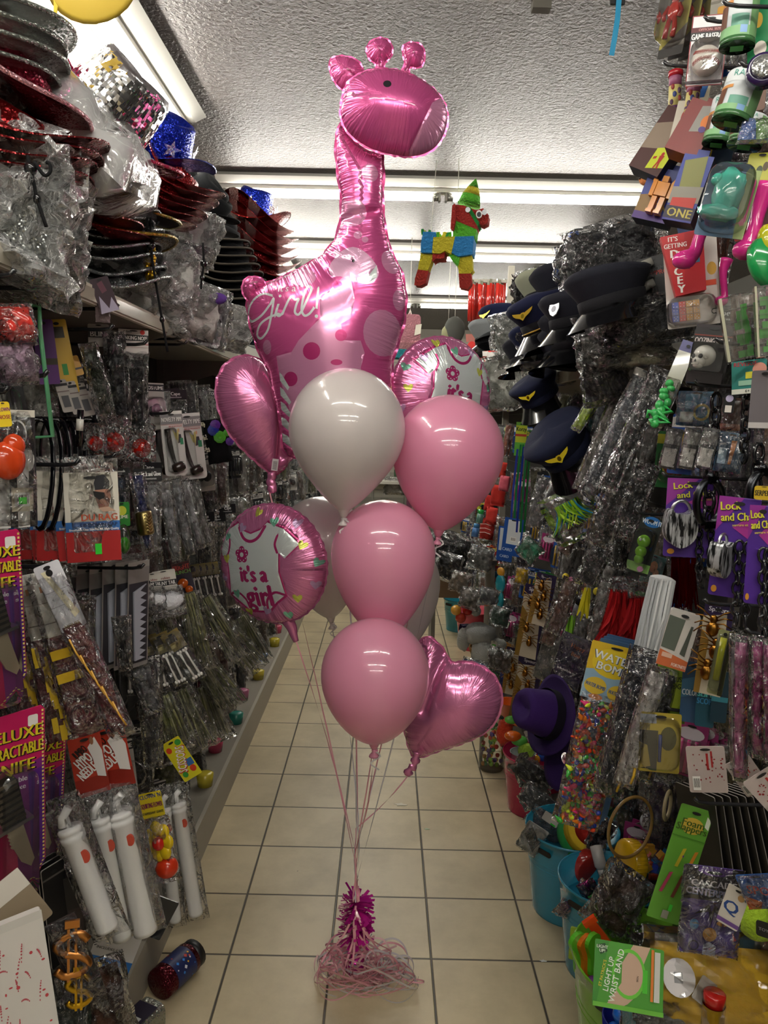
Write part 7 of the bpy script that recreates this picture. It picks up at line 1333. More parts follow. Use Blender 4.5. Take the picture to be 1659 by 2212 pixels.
# lime toy and small goods
X,w,h=R_(1318,815,1245,925,30,.64,ang=20);t=thing('lime_foil_pack','lime green pointed foil pack slanting under the cap shelf','pack',X);pillow(w,h,.03,'9dbf2ag',4,6,12,.2,True,taper=.3).build('foil',t);pillow(w*1.15,h*1.05,.04,FILM,5,6,12,.5,taper=.3).build('clear_bag',t)
cap_at('navy pilot cap with yellow wings hanging under the cap shelf',1168,860,2.75,30,-20,-35,top='171d36c',band='171d36c',badge='d8c42ag',s=.72)
cap_at('navy pilot cap with yellow wings hanging lower, under the lime foil pack',1228,975,2.55,38,-35,-30,top='171d36c',band='171d36c',badge='d8c42ag',s=.95)
rp('blue_bubble_pack','bright blue hair clip pack with yellow dots beside the upper pilot cap','pack',(1195,845,1182,895,26),'2f78c0',[('b',0,.25,'8a8c8e'),('e',-.2,.8,.2,.08,'d8c43a'),('e',.2,.75,.2,.08,'b96aa8')],x=.68)
for i,a in enumerate(((1222,850,1205,900,26),(1258,850,1225,910,34),(1285,905,1270,950,30),(1180,900,1172,940,30),(1215,905,1200,945,36),(1300,870,1285,950,26),(1336,880,1315,980,30))):longbag(('olive camouflage','silver black','teal','dark green','pale mask','grey blue','brown')[i]+' small clear bag in the cluster between the two pilot caps',a,('8c8a5cw','2a2a2ew','1f6a6aw','2c4a30w','b8b09cw','5a666cw','5c4a3cw')[i],.68,i+30)
# far middle small goods
rp('green_yellow_card','yellow and green card lettered Korzy far along the right display','card',(1128,912,1122,985,24),'b8c42c',[('b',0,.1,'6aa83a'),('t','Korzy',0,.2,.13,'1c2a14'),('b',.35,.42,'a8342a'),('b',.6,1,'5aa83a')],x=.70)
for i,(px,py,c) in enumerate(((1125,960,'1f7a3ac'),(1132,965,'1a2a8ac'),(1140,958,'1f6a34c'),(1118,970,'2a3c9cc'))):
    d=.68*FP/(px-833);a_=P(px,py,d);e_=P(px-16,1150,d);b=MB();b.ribbon([a_,a_.lerp(e_,.5)+V((-.004,0,0)),e_],.010,c,[(1,-.4,0)]*3);b.ribbon([a_+V((.014,.01,0)),e_+V((.02,.01,0))],.010,c,[(1,-.4,0)]*2);tag(b.build('lanyard'),('green lanyard strap, leftmost','blue lanyard strap, second','green lanyard strap, third','blue lanyard strap, outermost')[i]+' over the white and blue pass cards','lanyard')
rp('id_card_pack','front blue pass card with a white panel hanging on lanyards','card',(1112,1120,1102,1200,42),'1f4f9c',[('r',-.3,.05,.4,.7,'cfd4d8'),('c',-.1,.5,.3,.12),('t','CARD',-.2,.85,.08,'b8c8e0')],x=.66)
rp('id_card_pack','second blue pass card slightly lower and left of the front one','card',(1095,1138,1088,1212,34),'1f4f9c',[('r',-.4,.05,.4,.7,'c4c8cc'),('c',-.1,.5,.3,.12),('t','CARD',0,.85,.08,'b8c8e0')],x=.69)
for i,(px,py,s,c) in enumerate(((1078,1078,30,'b02a22'),(1060,1092,22,'a82420'),(1064,1120,24,'b8322a'),(1055,1150,30,'a02c26'),(1092,1050,22,'c85a6a'),(1085,1020,22,'b83228'),(1100,1180,20,'d8d0c8'))):
    X,w,h=R_(px,py-s,px-5,py+s*.5,s,.70);t=thing('ornament_pack',('red tag shaped ornament','small red ornament','red stocking ornament','red striped ornament with white lines','pink plush ornament','upper red ornament','white plush ornament')[i]+' packed among the far right goods beside the pink balloon','ornament',X);pillow(w,h,w*.4,c+'c',i,6,8,.3,True).build('body',t)
    if i==3:b=MB();[b.tube([(-w*.4,-w*.25,-h*(.3+.2*k)),(0,-w*.27,-h*(.25+.2*k)),(w*.4,-w*.25,-h*(.3+.2*k))],.0015,'d8d0c8',5) for k in range(3)];b.build('stripes',t)
for i,(px,py,c1,c2,l) in enumerate(((1040,1115,'2fae4a','6a9a8a','green capped bottle on the right, below the large pink balloon'),(1030,1145,'4a8ac0','5a8ac8','blue capped bottle on the right, below the green capped bottle'))):
    X,w,h=R_(px,py-14,px-5,py+14,13,d=4.3);t=thing('bubble_bottle',l,'bottle',X);b=MB();b.lathe([(0,-h),(w/2,-h),(w/2,-h*.35),(w*.3,-h*.28)],c2+'g',12);b.build('bottle',t);b=MB();b.lathe([(w*.42,-h*.32),(w*.42,0),(0,0)],c1+'g',12);b.build('cap',t)
lump('yellow duck shaped toy in a clear bag above the gold spiders','toy',R_(1130,1225,1120,1280,40,.68)[0],.07,.09,.04,'d0a81eg',6)
lump('green patterned foil pack under the feather boa','pack',R_(1160,1170,1130,1240,56,.66)[0]@Rm(0,20,0),.11,.10,.03,'2f7a5aw',5)
X,w,h=R_(1082,1235,1078,1320,22,.64);t=thing('foot_shaped_toy','turquoise foot shaped plastic toy with an orange top','toy',X);b=MB();b.ell((0,0,-h*.3),(w*.5,.014,h*.24),'2a9aaag',12);b.ell((0,0,-h*.72),(w*.42,.013,h*.24),'2a9aaag',12);b.build('body',t);b=MB();b.ell((0,0,0),(w*.4,.012,w*.4),'d89a2cg',12);b.build('top',t)
for i,(px,py,r,c) in enumerate(((1232,1255,9,'d86a9ac'),(1240,1270,9,'c8302cc'),(1232,1290,10,'c8ccd8c'),(1238,1310,10,'d0d4e0c'),(1248,1300,8,'202024c'),(1250,1258,9,'d0c84ac'),(1290,1278,9,'c8b83ac'),(1222,1245,7,'e0c83ac'))):
    b=fuzzball((0,0,0),r/FP*2.9,c,i,amp=.1);o=b.build('pompom');o.matrix_world=TP(P(px,py,2.9));tag(o,('pink pompom','red pompom','upper pale blue pompom','lower pale blue pompom','black pompom','pale yellow pompom','mustard pompom apart from the others','smallest yellow pompom')[i]+' in the cluster left of the red feathers','pompom')
for i,(px,py) in enumerate(((1222,1350),(1228,1380),(1262,1320))):
    X,w,h=R_(px+8,py-50,px-4,py+30,16,.68);t=thing('neon_feather',('pink neon feather','lime neon feather','yellow neon strip')[i]+' below the pompom cluster','feather',X);feathers(16,h,w*1.4,[M(('c82a7a','8ac83a','d0c82c')[i],'c')],i,.2).build('feather',t)
# ---------------------------------------------------------------- bins and their contents
def bucket(lab,X,r0,r1,h,c,hollow=.92,handle=True,group=None):
    t=thing('plastic_bucket',lab,'bucket',X);b=MB();n=40
    b.lathe([(0,0),(r0,0),(r0,.006),(r1*.98,h*.86),(r1,h),(r1+.004,h),(r1+.004,h-.008),(r1-.004,h-.006),(r0-.006,.008),(0,.008)],c,n)
    for z in (.62,.68):rr_=r0+(r1-r0)*z+.0008;b.lathe([(rr_,h*z-.002),(rr_+.0012,h*z),(rr_,h*z+.002)],c,n)
    b.build('body',t)
    if handle:
        for s in (0,PI):
            b=MB();rr_=r0+(r1-r0)*.88;b.X=Matrix.Rotation(s-.9,4,'Z')@Matrix.Translation((0,-(rr_+.0015),h*.86)) ;b.prism([(x,z) for x,z in rrect(.07,.018,.008,0,.009)],-.002,.0,'101214');b.build('handle_slot',t)
    return t
gp=lambda px,py:PZ(px,py,0)
def bk(lab,pxl,pyb,pxr,c,top,r=None):
    """bucket from its left and right outline at the foot and the height of its rim"""
    a=gp(pxl,pyb);return a
b1=V((.665,2.78,0));bucket('magenta bucket with bright toys, third from the near end on the right',TP((.665,3.13,0)),.115,.14,.245,M('b01c48','g'))
bucket('turquoise bucket with a round tub and crumpled bags, behind the near turquoise one',TP((.648,2.45,0)),.12,.15,.285,M('2b8aa8','g'))
bucket('turquoise bucket with a slot handle, nearest of the two',TP((.688,2.16,0)),.115,.145,.285,M('2b8aa8','g'))
bucket('lime green bucket overflowing with packs at the bottom right corner',TP((.69,1.76,0)),.165,.20,.32,M('6fae2c','g'))
bucket('turquoise bucket far back beside the white latex balloon',TP((.63,6.0,0)),.12,.145,.25,M('2f9ab0','g'));bucket('red pink bucket far back beside the grey plush',TP((.68,5.5,0)),.12,.14,.28,M('b8384a','g'))
bucket('dark blue bucket half under the grey plush basket',TP((.72,4.4,0)),.13,.16,.27,M('14267a','g'))
# basket with plush
t=thing('wicker_basket','round wicker basket holding the grey plush','basket',TP((.64,4.35,.24)));b=MB()
for k in range(9):z=.012*k;r=.10+.004*k;b.tube([(r*math.cos(2*PI*j/36),r*math.sin(2*PI*j/36),z+.003*math.sin(9*2*PI*j/36+k*PI)) for j in range(36)],.0065,'a5763ad',6,closed=True)
b.build('weave',t);b=MB();b.lathe([(0,0),(.10,0)],'8a5f2ed',24);b.build('base',t)
o=P(1035,1370,4.3);t=thing('plush_toy','curly pale grey plush animal slumped in the wicker basket','plush toy',TP(o));b=fuzzball((0,0,0),.085,'a9acaaf',3,amp=.14,sq=(1.1,.9,.8));fuzzball((.02,-.04,-.10),.075,'b4b7b4f',4,amp=.14,b=b,sq=(.9,.8,1.1));fuzzball((-.02,-.07,-.165),.045,'bdbfbbf',5,amp=.14,b=b);fuzzball((-.09,-.01,-.03),.045,'b4b7b4f',6,amp=.14,b=b,sq=(.8,.8,1.5));fuzzball((.10,-.02,-.05),.042,'b4b7b4f',7,amp=.14,b=b,sq=(1.3,.8,.8));b.build('body',t)
rp('plush_tag','small green and grey paper tag hanging from the grey plush','tag',(1068,1385,1066,1408,14),'a9a89c',[('r',-.3,.3,.3,.6,'4aa83a')],x=.615)
b=MB(TP(P(1014,1348,4.6)));pillow(.12,.07,.06,M('3a2a5a','s'),5,b=b,smooth=False);tag(b.build('purple_tinsel'),'purple and silver metallic tinsel behind the grey plush','tinsel')
def lay(name,lab,cat,p,sz,c,rot,dc=(),t=.002,film=None,side=None):
    X=TP(p)@Rm(*rot) ;th=thing(name,lab,cat,X);cardmesh(sz[0],sz[1],t,c,dc,hole=False,sidecol=side).build('printed_pack',th)
    if film:pillow(sz[0]*1.06,sz[1]*1.06,film,FILM,int(sz[0]*999),10,12,.5).build('clear_bag',th)
    return th
def blob(name,lab,cat,px,py,d,r,c,sq=(1,1,1),kind='g'):b=MB();b.ell((0,0,0),tuple(r*s for s in sq),c+kind,20);o=b.build(name);o.matrix_world=TP(P(px,py,d));return tag(o,lab,cat)
# magenta bucket contents
blob('toy_ball','lime ball on top of the magenta bucket','ball',1136,1622,3.12,.034,'9cc43a',kind='f');blob('toy_ball','blue ball inside the magenta bucket','ball',1118,1636,3.2,.028,'1c4a9a');blob('toy_ball','small yellow ball in the magenta bucket','ball',1158,1640,3.16,.018,'d8b02c');blob('toy_ball','blue ball at the right of the magenta bucket','ball',1172,1634,3.2,.022,'2a5ab8')
t=thing('plastic_cup','white rimmed cup holding the lime ball in the magenta bucket','cup',TP((.60,3.1,.185)));b=MB();b.lathe([(.045,0),(.052,.07),(.055,.072),(.050,.068),(.043,0)],'c8ccd4g',24);b.build('cup',t)
t=thing('orange_cup','orange plastic cup standing behind the red feather bunch','cup',TP(P(1100,1528,3.72)-V((0,0,.02))));b=MB();b.lathe([(.045,-.06),(.058,.05),(.061,.052),(.055,.046),(.04,-.055),(0,-.055)],'d8621ag',28);b.build('cup',t)
fb=fuzzball((0,0,0),.045,'d0401ef',5,amp=.3,sq=(.8,.8,1.35));fb=fb.build('orange_fluff');fb.matrix_world=TP(P(1090,1582,3.35));tag(fb,'orange red fluffy toy left of the magenta bucket','toy')
rr=random.Random(9)
t=thing('clear_toy_jar','tall clear jar of small bright toys left of the orange fluff','jar',TP((.53,3.5,0)));b=MB();b.lathe([(0,0),(.055,0),(.06,.01),(.06,.22),(.05,.25)],PET,24);b.build('jar',t);b=MB()
for k in range(60):a=rr.uniform(0,6.28);r=rr.uniform(0,.045);b.ell((r*math.cos(a),r*math.sin(a),rr.uniform(.015,.20)),(.011,.011,.011),('3a8a4ag','c8483ag','d8a02cg','5a3a8ag','8ac83ag')[k%5],7)
o=b.build('small_toys',t);o['kind']='stuff'
lay('price_tag_card','white hang tag at the rim of the magenta bucket','tag',P(1140,1578,3.1),(.04,.05),'b8b4b0',(10,-25,-30),[('b',.5,.55,'3a3a3c')])
for i,(px,py,c,l) in enumerate(((1105,1555,'5ab83a','lime cap of a toy seen above the orange fluff'),(1120,1560,'d8702c','orange toy piece above the magenta bucket'),(1128,1548,'24242a','black toy piece above the magenta bucket'))):blob('toy_piece',l,'toy',px,py,3.3,.026,c,(1.2,.9,.7))
# between magenta and turquoise: black film bags spilling
for i,(px,py,w,h,c,l) in enumerate(((1165,1675,.16,.10,'1c1c20w','black cloth in clear film over the magenta bucket rim'),(1180,1735,.15,.09,'3a3c40w','grey black cloth in clear film above the turquoise bucket'),(1200,1785,.14,.10,'50525aw','crinkled silver grey pack with a price label on the turquoise bucket'))):
    lump(l,'costume bag',TP(P(px,py-20,2.75-.12*i))@Rm(10,30,-20),w,h,.06,c,i+40,nx=14,nz=12,amp=.8)
lay('white_price_label','white price label with a green sticker on the crinkled silver pack','label',P(1195,1762,2.42),(.055,.032),'b9b4ac',(0,25,-25),[('r',.1,.8,.4,1,'3fc83a')])
lay('black_white_pack','black and white patterned pack standing in the rear turquoise bucket','pack',P(1165,1785,2.37),(.07,.10),'8f9090',(0,25,-20),[('p',[(-.3,.1),(.4,.5),(.3,.9),(-.4,.5)],'1c1c20')],film=.02)
X=TP(P(1250,1850,2.34))@Rm(100,0,25);t=thing('spice_tub','round tub with grey base and red label, on its side in the rear turquoise bucket','tub',X);b=MB();b.lathe([(0,-.03),(.05,-.03),(.052,-.02),(.052,.03),(.045,.034),(0,.034)],'6e7278g',28);b.build('tub',t);b=MB();b.lathe([(.053,-.0),(.053,.06),(.048,.062),(0,.062)],'a02a22g',28);b.build('label',t)
b.X=Matrix();b=MB();vs,fs,tw=textmesh('Pinacolada');b.add([(.0538*math.sin((v[0]-tw/2)*.018/.0538),-.0538*math.cos((v[0]-tw/2)*.018/.0538),.02+v[1]*.018) for v in vs],fs,'e0dcd8');b.build('lettering',t)
t=thing('rasta_beanie','green, yellow and red fabric hat behind the round tub','hat',TP(P(1255,1815,2.37))@Rm(30,20,0));b=MB();prof=[(.085*math.cos(k*.26),.05*math.sin(k*.26)) for k in range(7)]
for (a,c,m_) in ((0,3,'1f7a3ac'),(2,5,'d0b02cc'),(4,6,'b0281ec')):b.lathe(prof[a:c+1],M(m_[:6],'c'),24)
b.build('panels',t)
t=thing('white_squeeze_bottle','small white bottle with a cap lying between the tub and the yellow jar','bottle',TP(P(1290,1840,2.27))@Rm(155,0,30));b=MB();b.lathe([(0,-.02),(.018,-.018),(.019,.04),(.013,.05)],'bab8b4g',18);b.build('bottle',t);b=MB();b.lathe([(.013,.048),(.013,.068),(0,.07)],'c8c6c2g',16);b.build('cap',t)
t=thing('brick_jar','clear jar of blue, orange and yellow building pieces with a yellow lid, on its side','jar',TP(P(1372,1860,2.07))@Rm(0,-82,15));b=MB();b.lathe([(0,-.10),(.052,-.095),(.058,-.08),(.058,-.01),(.05,.0)],PET,28);b.build('jar',t);b=MB();b.lathe([(.055,-.005),(.058,.0),(.058,.032),(.05,.036),(0,.036)],'e0b41cg',28)
for k in range(36):a=2*PI*k/36;b.tube([(.0583*math.cos(a),.0583*math.sin(a),.0),(.0583*math.cos(a),.0583*math.sin(a),.03)],.0012,'e0b41cg',4)
b.build('lid',t);b=MB()
for k in range(38):a=rr.uniform(0,6.28);r=rr.uniform(.01,.042);A=Matrix.Translation((r*math.cos(a),r*math.sin(a),rr.uniform(-.085,-.012)))@Rm(rr.uniform(0,90),rr.uniform(0,90),0);b.box(-.011,.011,-.008,.008,-.006,.006,('2a3cb8g','d8501cg','d8a01cg','1f7ac0g')[k%4],A)
o=b.build('building_pieces',t);o['kind']='stuff'
blob('red_toy_piece','red glossy toy piece above the yellow lidded jar','toy',1380,1835,2.12,.022,'b8281c',(1.4,1,.8));blob('red_gel_ring','red segmented candy toy left of the yellow lidded jar','toy',1318,1905,2.12,.024,'8c1420',(1.5,1,.8))
for i,(px,py,r,d,c,rot,l) in enumerate(((1362,1787,62,2.0,'9a7a44',(0,0,25),'large bamboo coloured hoop hanging over the toy jars'),(1442,1740,26,1.95,'b9ab86',(0,0,55),'small bone coloured double ring right of the large hoop'))):
    b=MB(TP(P(px,py,d))@Rm(*rot));R_0=r/FP*d*1.03;b.tube([(R_0*math.cos(2*PI*k/48)*(1 if i==0 else 1),0,R_0*1.12*math.sin(2*PI*k/48)) for k in range(48)],.0045 if i==0 else .008,c+'g',8,closed=True,flat=1 if i==0 else .6);tag(b.build('hoop'),l,'hoop')
blob('white_ball','white ball in a net bag hanging behind the large hoop','ball',1402,1775,2.24,.027,'c9ccd4');lump('grey net sleeve above the white ball','sleeve',TP(P(1395,1670,2.26)),.04,.10,.03,'8c8a8ew',9)
lay('brown_box_card','grey brown card leaning under the white ball','card',P(1385,1775,2.3),(.08,.06),'6a665e',(0,-30,-20))
lump('black metallic streamers beside the hoop','streamers',TP(P(1320,1770,2.32))@Rm(0,30,0),.07,.16,.04,'2c2c30s',12)
lump('brown netted costume bag slumped behind the green foam card','costume bag',TP(P(1375,1885,1.92))@Rm(0,25,-20),.13,.20,.08,'4a3a34w',14)
# near turquoise bucket contents
for i,(px,py,w,h,c,rot,l) in enumerate(((1262,1905,.045,.13,'8a2f6a',(25,-30,0),'pink glitter pen pack with a green price sticker in the near turquoise bucket'),(1300,1975,.09,.05,'3a2a4a',(40,0,-20),'spotted purple black pack in the near turquoise bucket'),(1245,1955,.07,.07,'55306a',(30,20,0),'purple pack deep in the near turquoise bucket'))):
    X=TP(P(px,py,2.1))@Rm(*rot);t=thing('glitter_pack',l,'pack',X);pillow(w,h,.02,M(c,'s'),i,6,10,.3,True).build('contents',t);pillow(w*1.2,h*1.1,.03,FILM,i+5,8,12,.5).build('clear_bag',t)
    if i==0:b=MB();b.box(-.012,.012,-.018,-.0165,-.055,-.045,'3fc84a');b.build('price_sticker',t)
# bottom right heap
for i,(px,py,c,rot) in enumerate(((1252,2060,'5ab82cg',(0,-15,30)),(1268,2065,'d8701cg',(0,-12,34)),(1282,2062,'5ab82cg',(0,-10,38)))):
    b=MB(TP(P(px,py,1.8))@Rm(*rot));pts=smooth_poly([(0,.06),(.024,.045),(.022,.0),(.026,-.045),(0,-.065),(-.022,-.045),(-.018,0),(-.024,.045)],4);b.prism(pts,-.006,.006,c);o=b.build('flip_flop');tag(o,('outer lime foam sole','orange foam sole between two lime ones','inner lime foam sole')[i]+' at the rim of the lime bucket','sandal')
b=MB(TP(P(1305,2030,1.82))@Rm(0,-38,0));b.box(-.012,.012,-.004,.004,-.07,.06,'d8481cg');b.box(-.018,.018,-.006,.006,.055,.07,'d8481cg');tag(b.build('toy_shovel'),'bright orange plastic handle sticking out of the lime bucket','handle')
b=MB(TP(P(1322,2062,1.77))@Rm(20,40,0));b.tube([(.03*math.cos(k*.4),0,.03*math.sin(k*.4)) for k in range(9)],.008,'d8a81cg',10);tag(b.build('yellow_hook'),'curved yellow plastic piece beside the orange handle','toy')
lay('lime_box_edge','lime cardboard box edge behind the foam soles','box',P(1270,2010,1.94),(.09,.08),'8fae2c',(-15,0,-20),t=.01)
lay('light_up_wristband_card',"green card lettered St Patrick's LIGHT UP WRIST BAND with a hand print",'wristband',P(1360,2040,1.44),(.135,.115),'4a9a2c',(-28,6,-5),[('p',[(-.5,0),(-.3,0),(-.45,1),(-.5,1)],'3a8a28'),('p',[(.05,0),(.3,0),(.2,.3),(.25,.6),(.0,.9),(-.15,1),(-.3,.95),(-.1,.6),(-.1,.3)],'c8a890'),('o',.0,.45,.24,.38,'6ac83a',.85),('r',.2,.35,.27,.7,'4ac02a'),('t','LIGHT UP',-.29,.5,.09,'e8f0e0',80,.6),('t','WRIST BAND',-.18,.5,.10,'e8f0e0',80,.8),('t',"ST PATRICK'S",-.38,.5,.05,'d8c83a',80,.4),('p',[(-.47,.08),(-.36,.04),(-.32,.16),(-.42,.22)],'1f4a1c'),('t','LIGHT',-.4,.1,.05,'d8e8d0'),('t','UP!',-.4,.16,.05,'d8e8d0'),('r',.36,.05,.44,.8,'cfd0c8'),('r',.31,.02,.35,.8,'d87a2c'),('b',.93,1,'6ab83a'),('t','SKIN',.12,.5,.03,'2a1a14',85)])
X=TP(P(1625,2050,1.52))@Rm(-35,-4,-12);t=thing('yellow_costume_bag','folded yellow costume with a white round label in a clear bag','costume bag',X);pillow(.40,.15,.05,M('c09a2a','c'),4,14,10,.35,True,0).build('cloth',t)
b=MB();b.prism(ellp(-.155,-.065,.032,.036,20),-.0325,-.0305,'d4cfd0');b.box(-.165,-.148,-.0335,-.0326,-.075,-.055,'8a8a8c')
for z in (-.05,-.11):b.box(.08,.16,-.034,-.033,z-.004,z+.004,'b8541c')
b.build('label',t);pillow(.44,.20,.075,PET,7,18,14,.35,z0=.03,jag=.02).build('clear_bag',t)
t=thing('purple_bottle','purple glitter gel bottle with a purple cap, at the left of the lime bucket','bottle',TP(P(1290,2155,1.72))@Rm(8,-18,0));b=MB();b.lathe([(0,-.06),(.022,-.058),(.024,.02),(.014,.03)],'8a6a8cg',18);b.build('bottle',t);b=MB();b.lathe([(.017,.028),(.017,.05),(0,.052)],'7a3aa0g',16);b.build('cap',t)
t=thing('pink_bottle','pink capped clear bottle behind the purple capped one','bottle',TP(P(1308,2120,1.76))@Rm(8,-18,0));b=MB();b.lathe([(0,-.05),(.018,-.048),(.02,.01),(.012,.018)],'a86a90g',18);b.build('bottle',t);b=MB();b.lathe([(.012,.016),(.006,.04),(0,.042)],'d83a6ag',16);b.build('cap',t)
b=MB();rr=random.Random(2)
for k in range(14):b.ell((rr.uniform(-.028,.028),rr.uniform(-.02,.02),-.012*k+.05+rr.uniform(-.01,.01)),(.017,.016,.017),'1c6ad0g',12)
o=b.build('blue_bead_toy');o.matrix_world=TP(P(1342,2195,1.54));tag(o,'bright blue knobbly plastic toy in the lime bucket','toy')
t=thing('mesh_bucket_blue','dark blue cup holding the knobbly blue toy','cup',TP(P(1350,2225,1.55)));b=MB();b.lathe([(.04,-.08),(.05,.03),(.046,.03),(.036,-.08)],'14207ag',24);b.build('cup',t)
lay('teal_lime_pack','teal and lime printed bag under the yellow costume','pack',P(1440,2150,1.52),(.18,.16),'4a9aa0',(-25,4,-6),[('r',-.2,0,.5,1,'8a9a2c'),('r',-.4,.2,-.25,.9,'7ab0b8'),('e',-.05,.6,.12,.22,'3a8a90'),('t','BALLS',.2,.45,.1,'b88a3a')],film=.04)
lump('smoky grey film bag over the teal and lime pack','plastic bag',TP(P(1430,2155,1.5))@Rm(-30,0,0),.13,.06,.04,'55534ew',21,nx=16)
t=thing('glue_stick','yellow tube with a red top standing at the bottom edge','tube',TP(P(1543,2160,1.45)));b=MB();b.lathe([(.022,-.09),(.022,-.008),(.0225,-.008)],'e0b81cg',24);b.build('body',t);b=MB();b.lathe([(.0215,-.008),(.0215,.014),(.019,.016),(0,.016)],'b8201cg',24);b.build('cap',t)
lay('white_sign_card','white card lettered MIND THE at the bottom right corner','card',P(1570,2145,1.48),(.13,.05),'b9b5ac',(-20,38,0),[('t','MIND THE',.02,.5,.3,'26262a')])
blob('grey_plush_top','grey brown fuzzy toy at the bottom edge','toy',1452,2218,1.5,.035,'6a5c54',(1.5,1,.6),'f')
lump('black speckled pack at the bottom right edge under the yellow costume','pack',TP(P(1610,2165,1.49))@Rm(-20,0,0),.14,.07,.03,'1c1e18s',33)
for i,(px,py,w,h,c,l) in enumerate(((1590,2090,.22,.2,'2a2a28w','dark goods bag filling the lower right under the yellow costume'),(1480,2030,.16,.2,'3c3a30w','dark brown goods bag behind the centerpiece pack'),(1600,1960,.18,.2,'24221ew','black goods bag behind the tennis ball'),(1420,2000,.16,.22,'2c2420w','brown black goods bag behind the wristband card'))):lump(l,'costume bag',TP(P(px,py,1.9))@Rm(-10,0,0),w,h,.10,c,i+60,nx=12,nz=12)
# far right heaps
lump('black bin bag style heap far right below the large pink balloon','plastic bag',TP(P(985,1150,4.6))@Rm(0,20,0),.34,.30,.14,'0f0f11w',71,film=FILM,nx=14,nz=14)
t=thing('cardboard_box','open cardboard box far back under the black bag heap','box',TP((.52,5.9,.30)));b=MB();b.box(-.13,.13,-.13,.13,0,.22,'6b5840d');b.build('box',t)
for i,(px,py,d,s,c,l) in enumerate(((975,1215,4.4,.16,'141416w','black glossy mask heap above the far turquoise bucket'),(1000,1255,4.2,.12,'8a7a68w','brown doll in clear film above the far buckets'),(1045,1200,4.2,.14,'6a6c6aw','clear grey pack with gold letters above the far buckets'),(1020,1290,4.1,.12,'77706aw','silver cutlery pack in the far heap'),(1060,1290,4.0,.10,'5a5c60w','grey straps dangling in the far heap'),(1085,1330,3.6,.10,'3c5a4cw','orange green tub wrapped in film in the far heap'),(1030,1445,3.5,.13,'1c3a7aw','dark blue rubbery toy below the wicker basket'),(1062,1465,3.4,.09,'3a8a4aw','green clipped pack below the wicker basket'),(1085,1420,3.4,.11,'5c5248w','brown pack between the basket and spider cards'))):lump(l,'pack',TP(P(px,py-20,d))@Rm(0,10,-20),s,s,.07,c,i+80,nx=10,nz=10)
for i,(px,py,c,l) in enumerate(((1052,1298,'d8581c','orange cylinder tub in the far heap'),(995,1335,'c8402c','red ball toy in the far heap'),(1010,1318,'b8201c','red bow toy in the far heap'),(985,1318,'d8a03c','yellow toy beside the red bow'),(1028,1320,'9aa0a4','clear grey ball in the far heap'),(1052,1380,'c86a2c','orange box corner beside the grey plush'))):blob('small_toy',l,'toy',px,py,4.3,.03,c)
for i,(px,py,c) in enumerate(((1108,1590,'d8641c'),(1122,1600,'5ab84a'))):blob('plastic_toy',('orange scooped toy in the magenta bucket','green gripped toy in the magenta bucket')[i],'toy',px,py,3.14,.03,c,(1.2,1,.7))
# ---------------------------------------------------------------- hanging pinatas and the far end
def crepe(h):
    key='crepe'+h
    if key in MATS:return MATS[key]
    m,nt,b,n,l=newmat('crepe_'+h);b.inputs['Base Color'].default_value=lin(h);setp(b,rough=.8)
    tc=n.new('ShaderNodeTexCoord');sp=n.new('ShaderNodeSeparateXYZ');l.new(tc.outputs['Object'],sp.inputs[0]);wv=n.new('ShaderNodeTexWave');wv.bands_direction='Z';wv.wave_profile='SAW';wv.inputs['Scale'].default_value=16;wv.inputs['Distortion'].default_value=3;wv.inputs['Detail Scale'].default_value=6;l.new(tc.outputs['Object'],wv.inputs[0]);bu=n.new('ShaderNodeBump');bu.inputs['Distance'].default_value=.015;l.new(wv.outputs['Fac'],bu.inputs['Height']);l.new(bu.outputs[0],b.inputs['Normal']);MATS[key]=m;return m
D=4.25;sc=D/FP
X=TP(P(985,560,D))@Rm(0,0,-12);t=thing('donkey_pinata','multicoloured crepe paper donkey pinata with a green pointed hat, hung by strings','pinata',X)
def q(px,py):return ((px-985)*sc,(560-py)*sc)
CR,CG,CB,CYl,CG2=crepe('a82c24'),crepe('5ab82e'),crepe('2f86c8'),crepe('cdbf2e'),crepe('1f8a3c')
def slab(name,pts,y0,y1,m,X_=None):
    b=MB();o=[q(*p) for p in pts];b.prism(o,y0*sc,y1*sc,m,X_)
    oo=b.build(name,t);bev=oo.modifiers.new('bevel','BEVEL');bev.width=.008;bev.segments=2;return oo
slab('front_leg',[(993,555),(1020,555),(1021,580),(1024,585),(1018,592),(994,592),(990,572)],-14,14,CYl);slab('front_hoof',[(993,592),(1018,588),(1021,612),(1012,624),(996,620)],-13,13,CR)
slab('hind_leg',[(912,548),(940,552),(932,575),(928,585),(907,582)],-14,14,CYl);slab('hind_hoof',[(907,580),(930,584),(924,610),(912,616),(900,614),(901,600)],-13,13,CR)
slab('haunch',[(918,508),(945,510),(945,552),(914,550),(914,530)],-26,26,CB);slab('belly',[(940,520),(985,520),(978,556),(965,548),(955,553),(938,552)],-27,27,CYl)
slab('belly_band',[(938,549),(965,546),(962,562),(945,562),(938,568)],-20,20,CR);slab('chest',[(980,520),(1024,520),(1022,556),(992,560),(978,552)],-26,26,CB);slab('breast',[(976,550),(996,556),(992,578),(980,566),(972,556)],-20,20,CG)  # red crepe band along the underside of the belly
slab('neck',[(980,486),(1028,500),(1026,524),(980,522)],-22,22,CG);slab('head',[(982,456),(1000,458),(1030,470),(1032,484),(1028,506),(982,486)],-24,24,CR);slab('ear',[(978,460),(984,456),(986,486),(982,510),(976,506)],-6,6,CR,Matrix.Translation((0,-.07,0)))
slab('muzzle',[(1018,468),(1040,463),(1052,478),(1050,492),(1040,497),(1026,490)],-16,16,CR);slab('bridle',[(1005,462),(1014,462),(1034,494),(1030,500)],-26,26,CG2)
